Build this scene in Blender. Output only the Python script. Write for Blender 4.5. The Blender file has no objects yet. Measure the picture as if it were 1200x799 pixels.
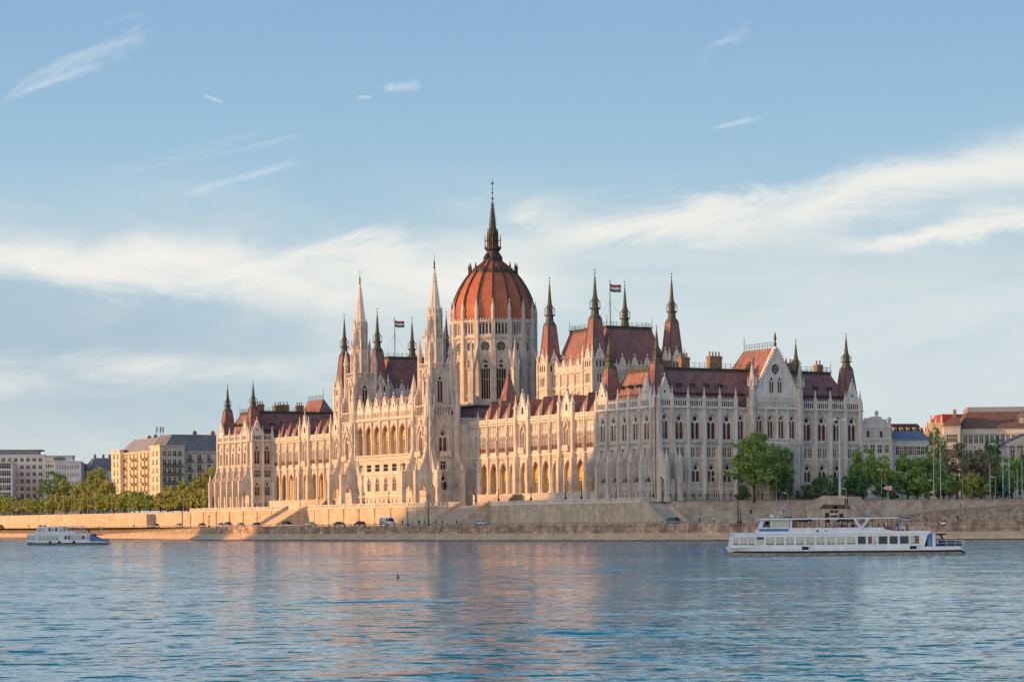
import bpy, bmesh, math, random
from mathutils import Matrix, Vector
R = math.radians
rnd = random.Random(7)
scene = bpy.context.scene
col = scene.collection
H0 = 618.0
WATER_Z = 0.7
ROAD_Z = 4.55
LAND_Z = 10.2
def at(px, py, Y):
    """a point of the place from where it shows in the photo and how far away it is"""
    return Vector(((px-600)/2800*Y, Y, 5+(H0-.0075*px-py)*Y/2800))
# the parliament's own axes: a runs away from the river, b upstream along it
CORNER = Vector((36.2, 596, 0))
BM = Matrix.Translation(CORNER) @ Matrix.Rotation(R(30), 4, 'Z')
def ab(a, b, z=0): return BM @ Vector((a, b, z))
def bof(px, a):
    t = (px-600)/2800
    return (36.2+.866*a-t*(596+.5*a))/(.5+.866*t)
def T(x, y, z): return Matrix.Translation((x, y, z))
def RZ(d): return Matrix.Rotation(R(d), 4, 'Z')
def S(x, y, z): return Matrix.Diagonal((x, y, z, 1))

# ------------------------------------------------------------------ materials
MATS = {}
def nodes(m):
    m.use_nodes = True
    nt = m.node_tree; nt.nodes.clear()
    return nt
def mat(name, rgb, rough=.8, var=.25, scale=.35, bump=0, bscale=6, spec=.3, metal=0, streak=0, brick=None, rgb2=None, coord='pos', transl=0):
    if name in MATS: return MATS[name]
    m = bpy.data.materials.new(name); nt = nodes(m); N = nt.nodes.new; L = nt.links.new
    out = N('ShaderNodeOutputMaterial'); p = N('ShaderNodeBsdfPrincipled')
    L(p.outputs[0], out.inputs[0])
    p.inputs['Roughness'].default_value = rough; p.inputs['Metallic'].default_value = metal
    p.inputs['Specular IOR Level'].default_value = spec
    if coord == 'pos': src = N('ShaderNodeNewGeometry').outputs['Position']
    else: src = N('ShaderNodeTexCoord').outputs['Object']
    n1 = N('ShaderNodeTexNoise'); n1.inputs['Scale'].default_value = scale; n1.inputs['Detail'].default_value = 6; n1.inputs['Roughness'].default_value = .65
    L(src, n1.inputs['Vector'])
    ramp = N('ShaderNodeMapRange'); ramp.inputs[1].default_value = .3; ramp.inputs[2].default_value = .7
    ramp.inputs[3].default_value = 1-var; ramp.inputs[4].default_value = 1+var*.45
    L(n1.outputs['Fac'], ramp.inputs[0])
    fac = ramp.outputs[0]
    def mul(a, b):
        q = N('ShaderNodeMath'); q.operation = 'MULTIPLY'; L(a, q.inputs[0]); L(b, q.inputs[1]); return q.outputs[0]
    if streak:
        mp = N('ShaderNodeMapping'); mp.inputs['Scale'].default_value = (1.1, 1.1, .09); L(src, mp.inputs[0])
        n2 = N('ShaderNodeTexNoise'); n2.inputs['Scale'].default_value = 1.0; n2.inputs['Detail'].default_value = 4; L(mp.outputs[0], n2.inputs['Vector'])
        r2 = N('ShaderNodeMapRange'); r2.inputs[1].default_value = .35; r2.inputs[2].default_value = .68; r2.inputs[3].default_value = 1-streak; r2.inputs[4].default_value = 1.05
        L(n2.outputs['Fac'], r2.inputs[0]); fac = mul(fac, r2.outputs[0])
    base = N('ShaderNodeRGB'); base.outputs[0].default_value = (*rgb, 1)
    c = base.outputs[0]
    if rgb2:
        n3 = N('ShaderNodeTexNoise'); n3.inputs['Scale'].default_value = scale*2.3; n3.inputs['Detail'].default_value = 5; L(src, n3.inputs['Vector'])
        r3 = N('ShaderNodeMapRange'); r3.inputs[1].default_value = .42; r3.inputs[2].default_value = .6; L(n3.outputs['Fac'], r3.inputs[0])
        mx = N('ShaderNodeMix'); mx.data_type = 'RGBA'; L(r3.outputs[0], mx.inputs[0]); L(c, mx.inputs[6]); mx.inputs[7].default_value = (*rgb2, 1); c = mx.outputs[2]
    if brick:      # brick = (block width, block height, dirx, diry, contrast)
        bw, bh, dx, dy, con = brick
        d = N('ShaderNodeVectorMath'); d.operation = 'DOT_PRODUCT'; L(src, d.inputs[0]); d.inputs[1].default_value = (dx, dy, 0)
        sx = N('ShaderNodeSeparateXYZ'); L(src, sx.inputs[0])
        cx = N('ShaderNodeCombineXYZ'); L(d.outputs['Value'], cx.inputs[0]); L(sx.outputs[2], cx.inputs[1])
        bt = N('ShaderNodeTexBrick'); L(cx.outputs[0], bt.inputs['Vector']); bt.inputs['Scale'].default_value = 1
        bt.inputs['Brick Width'].default_value = bw; bt.inputs['Row Height'].default_value = bh
        bt.inputs['Mortar Size'].default_value = .045; bt.inputs['Mortar Smooth'].default_value = .3; bt.inputs['Bias'].default_value = -.1
        bt.inputs['Color1'].default_value = (1, 1, 1, 1); bt.inputs['Color2'].default_value = (1-con, 1-con*1.05, 1-con*1.1, 1); bt.inputs['Mortar'].default_value = (1-con*1.5,)*3+(1,)
        mb_ = N('ShaderNodeMix'); mb_.data_type = 'RGBA'; mb_.blend_type = 'MULTIPLY'; mb_.inputs[0].default_value = 1; L(c, mb_.inputs[6]); L(bt.outputs['Color'], mb_.inputs[7]); c = mb_.outputs[2]
    hs = N('ShaderNodeHueSaturation'); L(c, hs.inputs['Color']); L(fac, hs.inputs['Value'])
    L(hs.outputs[0], p.inputs['Base Color'])
    if bump:
        n4 = N('ShaderNodeTexNoise'); n4.inputs['Scale'].default_value = bscale; n4.inputs['Detail'].default_value = 5; L(src, n4.inputs['Vector'])
        b = N('ShaderNodeBump'); b.inputs['Strength'].default_value = bump; b.inputs['Distance'].default_value = .3; L(n4.outputs['Fac'], b.inputs['Height']); L(b.outputs[0], p.inputs['Normal'])
    if transl:
        tr = N('ShaderNodeBsdfTranslucent'); L(hs.outputs[0], tr.inputs[0]); ms = N('ShaderNodeMixShader'); ms.inputs[0].default_value = transl
        L(p.outputs[0], ms.inputs[1]); L(tr.outputs[0], ms.inputs[2]); L(ms.outputs[0], out.inputs[0])
    MATS[name] = m
    return m
STONE = mat('pale_limestone', (.79, .69, .59), .85, .18, .18, rgb2=(.66, .58, .50), streak=.20, brick=(1.3, .55, .87, .9, .07))
TRIM = mat('carved_limestone', (.86, .77, .67), .85, .14, .3, streak=.16)
WEST = mat('embankment_stone', (.78, .63, .47), .9, .25, .2, bump=.2, bscale=1.5, brick=(1.6, .62, -.5, .866, .13), rgb2=(.68, .54, .40), streak=.15)
QUAYM = mat('quay_stone', (.78, .53, .36), .9, .4, .22, bump=.4, bscale=1.5, brick=(1.9, .8, -.45, .87, .38), rgb2=(.54, .38, .28), streak=.42)
FRONT = mat('rampart_stone', (.76, .61, .46), .9, .28, .22, bump=.3, bscale=1.5, brick=(1.7, .6, 1, .1, .2), rgb2=(.60, .49, .39), streak=.15)
APRON = mat('pale_concrete_apron', (.78, .57, .35), .9, .22, .3, bump=.2, streak=0, rgb2=(.66, .48, .30))
ROOF = mat('clay_tile_roof', (.37, .185, .165), .75, .3, .35, bump=.15, bscale=3, rgb2=(.29, .16, .155), streak=.2)
DOMER = mat('dome_red_covering', (.52, .165, .085), .6, .14, .3, rgb2=(.47, .145, .08), streak=.14)
COPPER = mat('patinated_copper', (.075, .10, .085), .6, .35, .8, rgb2=(.13, .105, .06))
DARKM = mat('dark_bronze', (.06, .048, .04), .55, .3, 1, rgb2=(.10, .075, .05))
GLASS = mat('dark_window_glass', (.018, .02, .025), .25, .5, .7, spec=.25)
MAROON = mat('maroon_shutter', (.12, .045, .035), .6, .4, .6)
BLIND = mat('rust_brown_blind', (.26, .105, .055), .7, .4, .5)
BRICKM = mat('chimney_brick', (.34, .22, .14), .9, .3, 1)
IRON = mat('black_iron', (.03, .03, .035), .6, .2, 1)
PANELO = mat('ochre_interior_wall', (.82, .52, .17), .9, .2, .4)

# ------------------------------------------------------------------ mesh builder
class MB:
    def __init__(s): s.v = []; s.f = []; s.mi = []; s.M = Matrix.Identity(4); s.k = 0
    def add(s, vs, fs, k=None):
        o = len(s.v); M = s.M
        s.v += [tuple(M @ Vector(p)) for p in vs]
        s.f += [tuple(o+i for i in f) for f in fs]; s.mi += [s.k if k is None else k]*len(fs)
    def box(s, x0, x1, y0, y1, z0, z1, k=None):
        s.add([(x0,y0,z0),(x1,y0,z0),(x1,y1,z0),(x0,y1,z0),(x0,y0,z1),(x1,y0,z1),(x1,y1,z1),(x0,y1,z1)],
              [(0,3,2,1),(4,5,6,7),(0,1,5,4),(1,2,6,5),(2,3,7,6),(3,0,4,7)], k)
    def hexa(s, lo, hi, k=None):
        """lo, hi: four points each, the same way round"""
        s.add(list(lo)+list(hi), [(3,2,1,0),(4,5,6,7),(0,1,5,4),(1,2,6,5),(2,3,7,6),(3,0,4,7)], k)
    def frustum(s, r0, z0, r1, z1, k=None):
        a = [(r0[0],r0[2],z0),(r0[1],r0[2],z0),(r0[1],r0[3],z0),(r0[0],r0[3],z0)]
        b = [(r1[0],r1[2],z1),(r1[1],r1[2],z1),(r1[1],r1[3],z1),(r1[0],r1[3],z1)]
        s.hexa(a, b, k)
    def prism(s, pts, y0, y1, k=None):
        n = len(pts)
        s.add([(x,y0,z) for x,z in pts]+[(x,y1,z) for x,z in pts], [tuple(range(n)), tuple(range(2*n-1,n-1,-1))]+[(i,i+n,(i+1)%n+n,(i+1)%n) for i in range(n)], k)
    def prismx(s, pts, x0, x1, k=None):
        n = len(pts)
        s.add([(x0,y,z) for y,z in pts]+[(x1,y,z) for y,z in pts], [tuple(range(n-1,-1,-1)), tuple(range(n,2*n))]+[(i,(i+1)%n,(i+1)%n+n,i+n) for i in range(n)], k)
    def prismz(s, pts, z0, z1, k=None):
        n = len(pts)
        s.add([(x,y,z0) for x,y in pts]+[(x,y,z1) for x,y in pts], [tuple(range(n-1,-1,-1)), tuple(range(n,2*n))]+[(i,(i+1)%n,(i+1)%n+n,i+n) for i in range(n)], k)
    def lathe(s, prof, n=8, cx=0, cy=0, rot=0, k=None):
        vs = []; fs = []
        for r, z in prof:
            for i in range(n):
                t = 2*math.pi*i/n+rot; vs.append((cx+r*math.cos(t), cy+r*math.sin(t), z))
        for j in range(len(prof)-1):
            for i in range(n):
                fs.append((j*n+i, j*n+(i+1)%n, (j+1)*n+(i+1)%n, (j+1)*n+i))
        fs.append(tuple(range(n-1,-1,-1))); fs.append(tuple(range((len(prof)-1)*n, len(prof)*n)))
        s.add(vs, fs, k)
    def tube(s, p, q, r, n=6, r2=None, k=None):
        p = Vector(p); q = Vector(q); d = q-p
        if d.length < 1e-6: return
        z = d.normalized(); x = z.orthogonal().normalized(); y = z.cross(x); r2 = r if r2 is None else r2
        vs = [tuple(p+(x*math.cos(2*math.pi*i/n)+y*math.sin(2*math.pi*i/n))*r) for i in range(n)]+[tuple(q+(x*math.cos(2*math.pi*i/n)+y*math.sin(2*math.pi*i/n))*r2) for i in range(n)]
        s.add(vs, [tuple(range(n-1,-1,-1)), tuple(range(n,2*n))]+[(i,(i+1)%n,(i+1)%n+n,i+n) for i in range(n)], k)
    def cell(s, x0, x1, z0, z1, con=None, depth=.5, y=0, k=None, hood=0, back=False):
        """a piece of wall, with an opening of outline con and its reveals"""
        if not con:
            s.add([(x0,y,z0),(x1,y,z0),(x1,y,z1),(x0,y,z1)], [(0,1,2,3)], k); return
        cx = sum(p[0] for p in con)/len(con); cz = (min(p[1] for p in con)+max(p[1] for p in con))/2
        A = sorted([math.atan2(p[1]-cz, p[0]-cx) for p in con]+[math.atan2(q-cz, p-cx) for p in (x0, x1) for q in (z0, z1)])
        inn = []; out = []
        for a in A:
            c, d = math.cos(a), math.sin(a); best = None
            for i in range(len(con)):
                (ax, az), (bx, bz) = con[i], con[(i+1) % len(con)]
                ex, ez = bx-ax, bz-az; den = c*ez-d*ex
                if abs(den) < 1e-9: continue
                t = ((ax-cx)*ez-(az-cz)*ex)/den; u = ((ax-cx)*d-(az-cz)*c)/den
                if t > 1e-6 and -1e-6 <= u <= 1+1e-6: best = t if best is None else max(best, t)
            if best is None: continue
            ro = min([t for t in (((x1-cx)/c if c > 1e-9 else 9e9), ((x0-cx)/c if c < -1e-9 else 9e9), ((z1-cz)/d if d > 1e-9 else 9e9), ((z0-cz)/d if d < -1e-9 else 9e9))])
            inn.append((cx+c*best, cz+d*best)); out.append((cx+c*ro, cz+d*ro))
        n = len(inn)
        vs = [(x,y,z) for x,z in inn]+[(x,y,z) for x,z in out]+[(x,y+depth,z) for x,z in inn]
        fs = [(i,i+n,(i+1)%n+n,(i+1)%n) for i in range(n)]+[(i,(i+1)%n,(i+1)%n+2*n,i+2*n) for i in range(n)]
        s.add(vs, fs, k)
        if back: s.add([(x,y+depth,z) for x,z in inn], [tuple(range(n))], k)
        if hood:
            top = [p for p in con]; zb = min(p[1] for p in con)
            o = [(cx+(x-cx)*(1+hood*1.6), zb+(z-zb)*(1+hood*.75)) for x, z in top]; m = len(top)
            vs = [(x,y,z) for x,z in top]+[(x,y-.22,z) for x,z in o]+[(x,y,z) for x,z in o]+[(x,y-.12,z) for x,z in top]
            fs = []
            for i in range(m):
                j = (i+1) % m
                if top[i][1] <= zb+1e-6 and top[j][1] <= zb+1e-6: continue
                fs += [(i+3*m,j+3*m,j+m,i+m),(i+m,j+m,j+2*m,i+2*m),(i,j,j+3*m,i+3*m)]
            s.add(vs, fs, k)
    def mesh(s, name, mats, smooth=False):
        me = bpy.data.meshes.new(name); me.from_pydata(s.v, [], s.f)
        for m in (mats if isinstance(mats, (list, tuple)) else [mats]): me.materials.append(m)
        me.polygons.foreach_set('material_index', s.mi)
        if smooth: me.polygons.foreach_set('use_smooth', [True]*len(s.f))
        me.update(); return me
    def build(s, name, mats, parent=None, smooth=False, M=None):
        return link(name, s.mesh(name, mats, smooth), parent, M)
def link(name, data, parent=None, M=None):
    o = bpy.data.objects.new(name, data); col.objects.link(o)
    if parent is not None: o.parent = parent
    if M is not None: o.matrix_basis = M
    return o
def tag(o, label=None, cat=None, group=None, kind=None):
    if label: o['label'] = label
    if cat: o['category'] = cat
    if group: o['group'] = group
    if kind: o['kind'] = kind
    return o
def empty(name, M, label, cat, group=None):
    o = link(name, None, None, M); return tag(o, label, cat, group)
def copy_tree(o, M=None, parent=None):
    c = o.copy(); col.objects.link(c)
    if parent is not None: c.parent = parent
    if M is not None: c.matrix_basis = M
    for ch in KIDS.get(o.name, []): copy_tree(ch, None, c)
    return c
KIDS = {}
def kids_index():
    KIDS.clear()
    for o in col.objects:
        if o.parent: KIDS.setdefault(o.parent.name, []).append(o)

# ------------------------------------------------------------------ window outlines
def arch(w, h, x=0, z=0, rise=None):
    rise = w*.8 if rise is None else rise
    hs = h-rise; P = [(x-w/2, z), (x+w/2, z), (x+w/2, z+hs)]
    for i in range(1, 5):
        t = i/5; P.append((x+w/2*(1-t**1.9), z+hs+rise*t**.93))
    P.append((x, z+h))
    for i in range(4, 0, -1):
        t = i/5; P.append((x-w/2*(1-t**1.9), z+hs+rise*t**.93))
    P.append((x-w/2, z+hs)); return P
def rect(w, h, x=0, z=0): return [(x-w/2, z), (x+w/2, z), (x+w/2, z+h), (x-w/2, z+h)]
def disc(w, h=None, x=0, z=0, n=12): return [(x+w/2*math.cos(2*math.pi*(i+.5)/n), z+w/2+w/2*math.sin(2*math.pi*(i+.5)/n)) for i in range(n)]
OUTL = dict(arch=arch, rect=rect, disc=disc)
WPROTO = {}
def wproto(kind, w, h, style, depth, pm):
    """mesh pair (frame, pane) of one sort of window, its sill at the origin"""
    key = (kind, round(w, 2), round(h, 2), style, depth, pm)
    if key in WPROTO: return WPROTO[key]
    c = OUTL[kind](w, h); f = MB(); cx = 0; cz = h/2; n = len(c)
    i_ = [(x*.93, cz+(z-cz)*.97) for x, z in c]
    y0, y1 = max(.04, depth-.3), depth-.04
    f.add([(x,y0,z) for x,z in c]+[(x,y0,z) for x,z in i_]+[(x,y1,z) for x,z in i_], [(i,(i+1)%n,(i+1)%n+n,i+n) for i in range(n)]+[(i+n,(i+1)%n+n,(i+1)%n+2*n,i+2*n) for i in range(n)])
    if style == 'two':
        zs = h-w*.78
        f.box(-.028*w, .028*w, y0-.1, y1, 0, zs+.1*w)
        for sx in (-1, 1):      # heads of the two lights and the oculus above
            f.cell(min(0, sx*w*.47), max(0, sx*w*.47), zs-w*.30, zs+w*.1, arch(w*.42, w*.36, sx*w*.245, zs-w*.30+.01, w*.3), .12, y0-.02)
        zc = zs+w*.1
        f.cell(-w*.27, w*.27, zc, zc+w*.5, disc(w*.46, 0, 0, zc+w*.02, 10), .12, y0-.02)
        for sx in (-1, 1): f.add([(sx*w*.27, y0-.02, zc), (sx*w*.49, y0-.02, zc), (sx*w*.27, y0-.02, zc+w*.38)], [(0, 1, 2)])
    elif style == 'cross':
        f.box(-.06, .06, y0-.03, y1, 0, h*.97); f.box(-w*.45, w*.45, y0-.02, y1, h*.6, h*.6+.12)
    elif style == 'lancets':
        for k in (-1, 0, 1): f.box(k*w*.25-.045, k*w*.25+.045, y0-.05, y1, 0, h-w*.6)
        f.box(-w*.44, w*.44, y0-.04, y1, h*.5, h*.5+.1)
        if kind == 'arch': f.cell(-w*.42, w*.42, h-w*.9, h-w*.3, disc(w*.42, 0, 0, h-w*.86, 8), .12, y0-.02)
    elif style == 'rose':
        for k in range(8):
            t = k*math.pi/4+.39; f.tube((w*.1*math.cos(t), y0, h/2+w*.1*math.sin(t)), (w*.47*math.cos(t), y0, h/2+w*.47*math.sin(t)), w*.022, 4)
    p = MB(); j = [(x*.93, cz+(z-cz)*.97) for x, z in c]
    p.add([(x,depth-.05,z) for x,z in j], [tuple(range(n))], 0)
    if pm == 'blind' and h > 3:
        p.add([(x,depth-.07,z) for x,z in rect(w*.84, h*.27, 0, .05)], [(0,1,2,3)], 1)
    elif pm == 'blind': pass
    pmats = {'glass': [GLASS, MAROON], 'blind': [BLIND, MAROON], 'maroon': [MAROON, GLASS]}[pm]
    fm = f.mesh('window', TRIM); pme = p.mesh('pane', pmats)
    WPROTO[key] = (fm, pme); return WPROTO[key]
# parts asked for; made at the end, the hundred that show largest as parts of their own
REQ = {}
def want(name, mesh, M, subs=(), size=1.0, parent=None, label=None):
    REQ.setdefault((name, parent), []).append((size, mesh, M.copy(), subs, label))
def realise(root_of, stuffname, world):
    for (name, parent), L_ in REQ.items():
        root = root_of[parent]
        def key(r):
            p = world @ r[2] @ Vector((0, 0, 0)); return -r[0]/max(p.y, 1)
        L_.sort(key=key)
        for size, me, M, subs, label in L_[:98]:
            o = link(name, me, root, M)
            if label: o['label'] = label
            for sn, sm in subs: link(sn, sm, o)
        rest = L_[98:]
        if rest:
            bm = bmesh.new(); mats = []
            for size, me, M, subs, label in rest:
                for m_ in [me]+[q[1] for q in subs]:
                    off = []
                    for mm in m_.materials:
                        if mm not in mats: mats.append(mm)
                        off.append(mats.index(mm))
                    nf = len(bm.faces); nv = len(bm.verts)
                    bm.from_mesh(m_); bm.verts.ensure_lookup_table(); bm.faces.ensure_lookup_table()
                    for v in bm.verts[nv:]: v.co = M @ v.co
                    for f in bm.faces[nf:]: f.material_index = off[f.material_index]
            me = bpy.data.meshes.new(name); bm.to_mesh(me); bm.free()
            for mm in mats: me.materials.append(mm)
            o = link(stuffname.get(name, name+'s'), me, root); o['kind'] = 'stuff'
    REQ.clear()
# ================================================================== the parliament
PARL = empty('parliament_building', BM, 'vast neo-gothic riverside palace of pale stone with red ribbed dome, spires and arcades', 'parliament building')
def F(a, b, d):
    return T(a, b, 0) @ RZ({'W': -90, 'S': 0, 'E': 90, 'N': 180}[d])
def win(Fm, kind, w, h, x, z, style, depth=.5, pm='glass', name='window'):
    f, p = wproto(kind, w, h, style, depth, pm)
    want(name, f, Fm @ T(x, 0, z), [('pane', p)], w*h)
def row(mb, Fm, x0, x1, z0, z1, n, kind=None, w=1, h=1, zb=None, style='cross', depth=.5, pm='glass', hood=0, wins=True, back=False):
    zb = z0+.2 if zb is None else zb; W = (x1-x0)/n
    for i in range(n):
        xa = x0+W*i; xc = xa+W/2
        if kind is None: mb.cell(xa, xa+W, z0, z1); continue
        mb.cell(xa, xa+W, z0, z1, [(x+xc, z+zb) for x, z in OUTL[kind](w, h)], depth, hood=hood, back=back)
        if wins: win(Fm, kind, w, h, xc, zb, style, depth, pm)
def strings(mb, x0, x1, zs, d=.3, hh=.35):
    mb.k = 2 if len(zs) == 1 and d == .6 else 1
    for z in zs: mb.box(x0, x1, -d, .1, z, z+hh, 1)
    mb.k = 0
def pinnacle_mesh(tall=4.5, w=.6):
    m = MB(); h = tall*.42
    m.box(-w/2, w/2, -w/2, w/2, 0, h)
    m.box(-w*.66, w*.66, -w*.66, w*.66, h*.9, h*1.02)
    for q in range(4):
        m.M = RZ(90*q); m.prism([(-w*.5, h), (w*.5, h), (0, h+w*1.1)], -w*.62, -w*.4)
    m.M = Matrix.Identity(4)
    m.lathe([(w*.52, h), (w*.12, tall*.93), (w*.22, tall*.95), (w*.05, tall)], 4, rot=R(45))
    for k in range(1, 4):
        z = h+(tall*.9-h)*k/4; r = w*.52*(1-k/4)+w*.1
        m.box(-r, r, -.06, .06, z, z+.16); m.box(-.06, .06, -r, r, z, z+.16)
    return m.mesh('pinnacle', TRIM)
PIN = pinnacle_mesh(5.2, .75); PIN_S = pinnacle_mesh(3.6, .5); PIN_L = pinnacle_mesh(8.5, 1.1)
def pin(Fm, x, y, z, me=None, s=1): want('pinnacle', me or PIN, Fm @ T(x, y, z) @ S(s, s, s), (), 4*s)
def parapet(Fm, x0, x1, z0, z1, step=.62, y0=-.35, name='balustrade', spikes=True):
    m = MB(); m.box(x0, x1, y0, y0+.35, z0, z0+.22); m.box(x0, x1, y0-.03, y0+.38, z1-.25, z1)
    n = max(1, int((x1-x0)/step))
    for i in range(n+1):
        x = x0+(x1-x0)*i/n; m.box(x-.1, x+.1, y0+.08, y0+.28, z0+.22, z1-.25)
        if i < n:
            xm = x+(x1-x0)/n/2; W = (x1-x0)/n
            m.prism([(x+.1, z1-.25), (x+.1, z1-.5), (xm, z1-.28), (x+W-.1, z1-.5), (x+W-.1, z1-.25)], y0+.1, y0+.26)
            if spikes: m.prism([(x-.1, z1), (x+.1, z1), (x, z1+.55)], y0+.05, y0+.3)
    o = m.build(name, TRIM, PARL, M=Fm)
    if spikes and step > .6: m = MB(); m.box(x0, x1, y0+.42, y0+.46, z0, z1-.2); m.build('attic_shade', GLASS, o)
def gable_mesh(w, h, rose=True, thick=.6):
    m = MB(); c = disc(w*.2, 0, 0, h*.28, 10) if rose else arch(w*.22, h*.3, 0, h*.2)
    # triangle with a round opening: two cells bounded by the slopes
    A, B, C = (-w/2, 0), (w/2, 0), (0, h)
    zc = sum(p[1] for p in c)/len(c); n = len(c); ang = sorted([math.atan2(z-zc, x) for x, z in c]+[math.atan2(p[1]-zc, p[0]) for p in (A, B, C)])
    def ray(poly, a):
        cc, d = math.cos(a), math.sin(a); best = 0
        for i in range(len(poly)):
            (ax, az), (bx, bz) = poly[i], poly[(i+1) % len(poly)]; ex, ez = bx-ax, bz-az; den = cc*ez-d*ex
            if abs(den) < 1e-9: continue
            t = (ax*ez-(az-zc)*ex)/den; u = (ax*d-(az-zc)*cc)/den
            if t > 0 and -1e-6 <= u <= 1+1e-6: best = max(best, t)
        return (cc*best, zc+d*best)
    I = [ray(c, a) for a in ang]; O = [ray([A, B, C], a) for a in ang]; n = len(I)
    m.add([(x,0,z) for x,z in I]+[(x,0,z) for x,z in O]+[(x,.35,z) for x,z in I]+[(x,thick,z) for x,z in O], [(i,i+n,(i+1)%n+n,(i+1)%n) for i in range(n)]+[(i,(i+1)%n,(i+1)%n+2*n,i+2*n) for i in range(n)]+[(i+n,i+3*n,(i+1)%n+3*n,(i+1)%n+n) for i in range(n)])
    m.add([(A[0],thick,0),(B[0],thick,0),(0,thick,h)], [(0,1,2)])
    m.k = 1; m.add([(x,.34,z) for x,z in I], [tuple(range(n))]); m.k = 0
    L_ = math.hypot(w/2, h)
    for sx in (-1, 1):       # coping and crockets
        m.hexa([(sx*w/2,-.2,-.1),(sx*(w/2+.3),-.2,-.1),(sx*(w/2+.3),thick,-.1),(sx*w/2,thick,-.1)], [(0,-.2,h),(sx*.15,-.2,h+.35),(sx*.15,thick,h+.35),(0,thick,h)])
        k = max(3, int(L_/1.0))
        for i in range(1, k):
            t = i/k; x = sx*(w/2*(1-t)+.28); m.box(x-.14, x+.14, -.12, .28, h*t+.1, h*t+.42)
    m.lathe([(.14, h), (.1, h+.9), (.3, h+1.0), (.12, h+1.3), (.02, h+1.5)], 6, cy=.15)
    if not rose or w > 4:
        for k in (-1, 1): m.box(k*w*.23-.08, k*w*.23+.08, -.1, 0, 0, h*.45)
    return m.mesh('gable', [TRIM, GLASS])
def buttress_mesh(out=3.9, foot=1.05, zt=26, zf=20.2, zb=LAND_Z-.05, top=34, wd=.95, gap=True):
    m = MB(); d = .75; P = [(0, top), (-d, top), (-d, zt)]
    for i in range(1, 6):
        t = i/6; P.append((-d-(out-foot-d)*t**1.5, zt-(zt-zf)*t**.75))
    P += [(-(out-foot), zf-.4), (-(out-foot), zf), (-out, zf), (-out, zb), (-(out-foot), zb), (-(out-foot), 15)]
    i0 = out-foot
    for t in (.2, .5, .8): P.append((-(i0-(i0-.2)*t), 15+1.6*math.sin(math.pi*t)))
    P += [(-.2, 15), (-.2, zb), (0, zb)]
    m.prismx(P, -wd/2, wd/2)
    m.box(-wd*.62, wd*.62, -out-.12, -out+foot+.12, zf-.25, zf+.1); m.box(-wd*.62, wd*.62, -out-.15, -out+foot+.1, zb, zb+.9)
    m.box(-wd*.6, wd*.6, -out-.1, -out+foot+.1, 15.2, 15.45)
    # crockets down the curved back
    for i in range(1, 5):
        t = i/5.2; y = -d-(out-foot-d)*t**1.5; z = zt-(zt-zf)*t**.75; m.box(-.12, .12, y-.25, y+.1, z, z+.45)
    return m.mesh('buttress', STONE)
BUT = buttress_mesh(); BUT_T = buttress_mesh(out=4.6, foot=1.3, zt=30, zf=20.5, top=36, wd=1.3)
def buttress(Fm, x, me=None, ph=1.0):
    me = me or BUT; want('buttress', me, Fm @ T(x, 0, 0), (), 30)
    out = 4.6 if me is BUT_T else 3.9
    pin(Fm, x, -out+.55, 20.2, PIN_S, .9*ph)
def pilaster(mb, x, z0, z1, w=.8, d=.6):
    mb.k = 1; mb.box(x-w/2, x+w/2, -d, 0, z0, z1)
    for z in (13.6, 21.2, 25.3, 30.5):
        if z0 < z < z1: mb.box(x-w/2-.08, x+w/2+.08, -d-.12, 0, z, z+.3)
    mb.box(x-w/2+.1, x+w/2-.1, -d-.25, -d+.02, z0, (z0+z1)/2); mb.k = 0
def corbels(mb, x0, x1, z, h=.55, step=.8, d=.3):
    n = int((x1-x0)/step)
    for i in range(n): x = x0+(i+.5)*(x1-x0)/n; mb.box(x-.16, x+.16, -d, 0, z, z+h)

# ---- a bay of the two end pavilions' kind
def bay_pav(mb, Fm, x0, x1, narrow=False, pm='blind', D=1.0):
    w = min(3.0, (x1-x0)*.58); c = (x0+x1)/2
    row(mb, Fm, x0, x1, LAND_Z, 13.3, 2, 'rect', 1.0, 1.15, 11.4, depth=.35*D)
    row(mb, Fm, x0, x1, 13.3, 21, 1, 'arch', w*.9, 4.7, 15.2, 'two', .6*D, 'maroon' if pm == 'maroon' else 'blind', .16)
    k_ = (x1-x0)*.17; mb.cell(x0, x0+k_, 21, 25.2); mb.cell(x1-k_, x1, 21, 25.2); row(mb, Fm, x0+k_, x1-k_, 21, 25.2, 2, 'rect', 1.25, 2.3, 21.5, depth=.45*D, pm='maroon' if pm == 'maroon' else 'glass')
    row(mb, Fm, x0, x1, 25.2, 33.1, 1, 'arch', w, 6.6, 25.75, 'two', .7*D, pm, .2)
    mb.cell(x0, x1, 33.1, 34.2)
    mb.box(c-w*.55, c+w*.55, -.5, 0, 25.0, 25.2); mb.box(c-w*.55, c+w*.55, -.5, -.35, 25.2, 26.0)

def pav_side(F0, n, x0, pitch, xs=None, but=True, gables=(), name='wall', pm='blind'):
    xs = xs or [x0+pitch*i for i in range(n+1)]
    m = MB(); 
    for i in range(len(xs)-1): bay_pav(m, F0, xs[i], xs[i+1], pm=pm)
    a, b = xs[0], xs[-1]
    return m, xs

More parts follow.
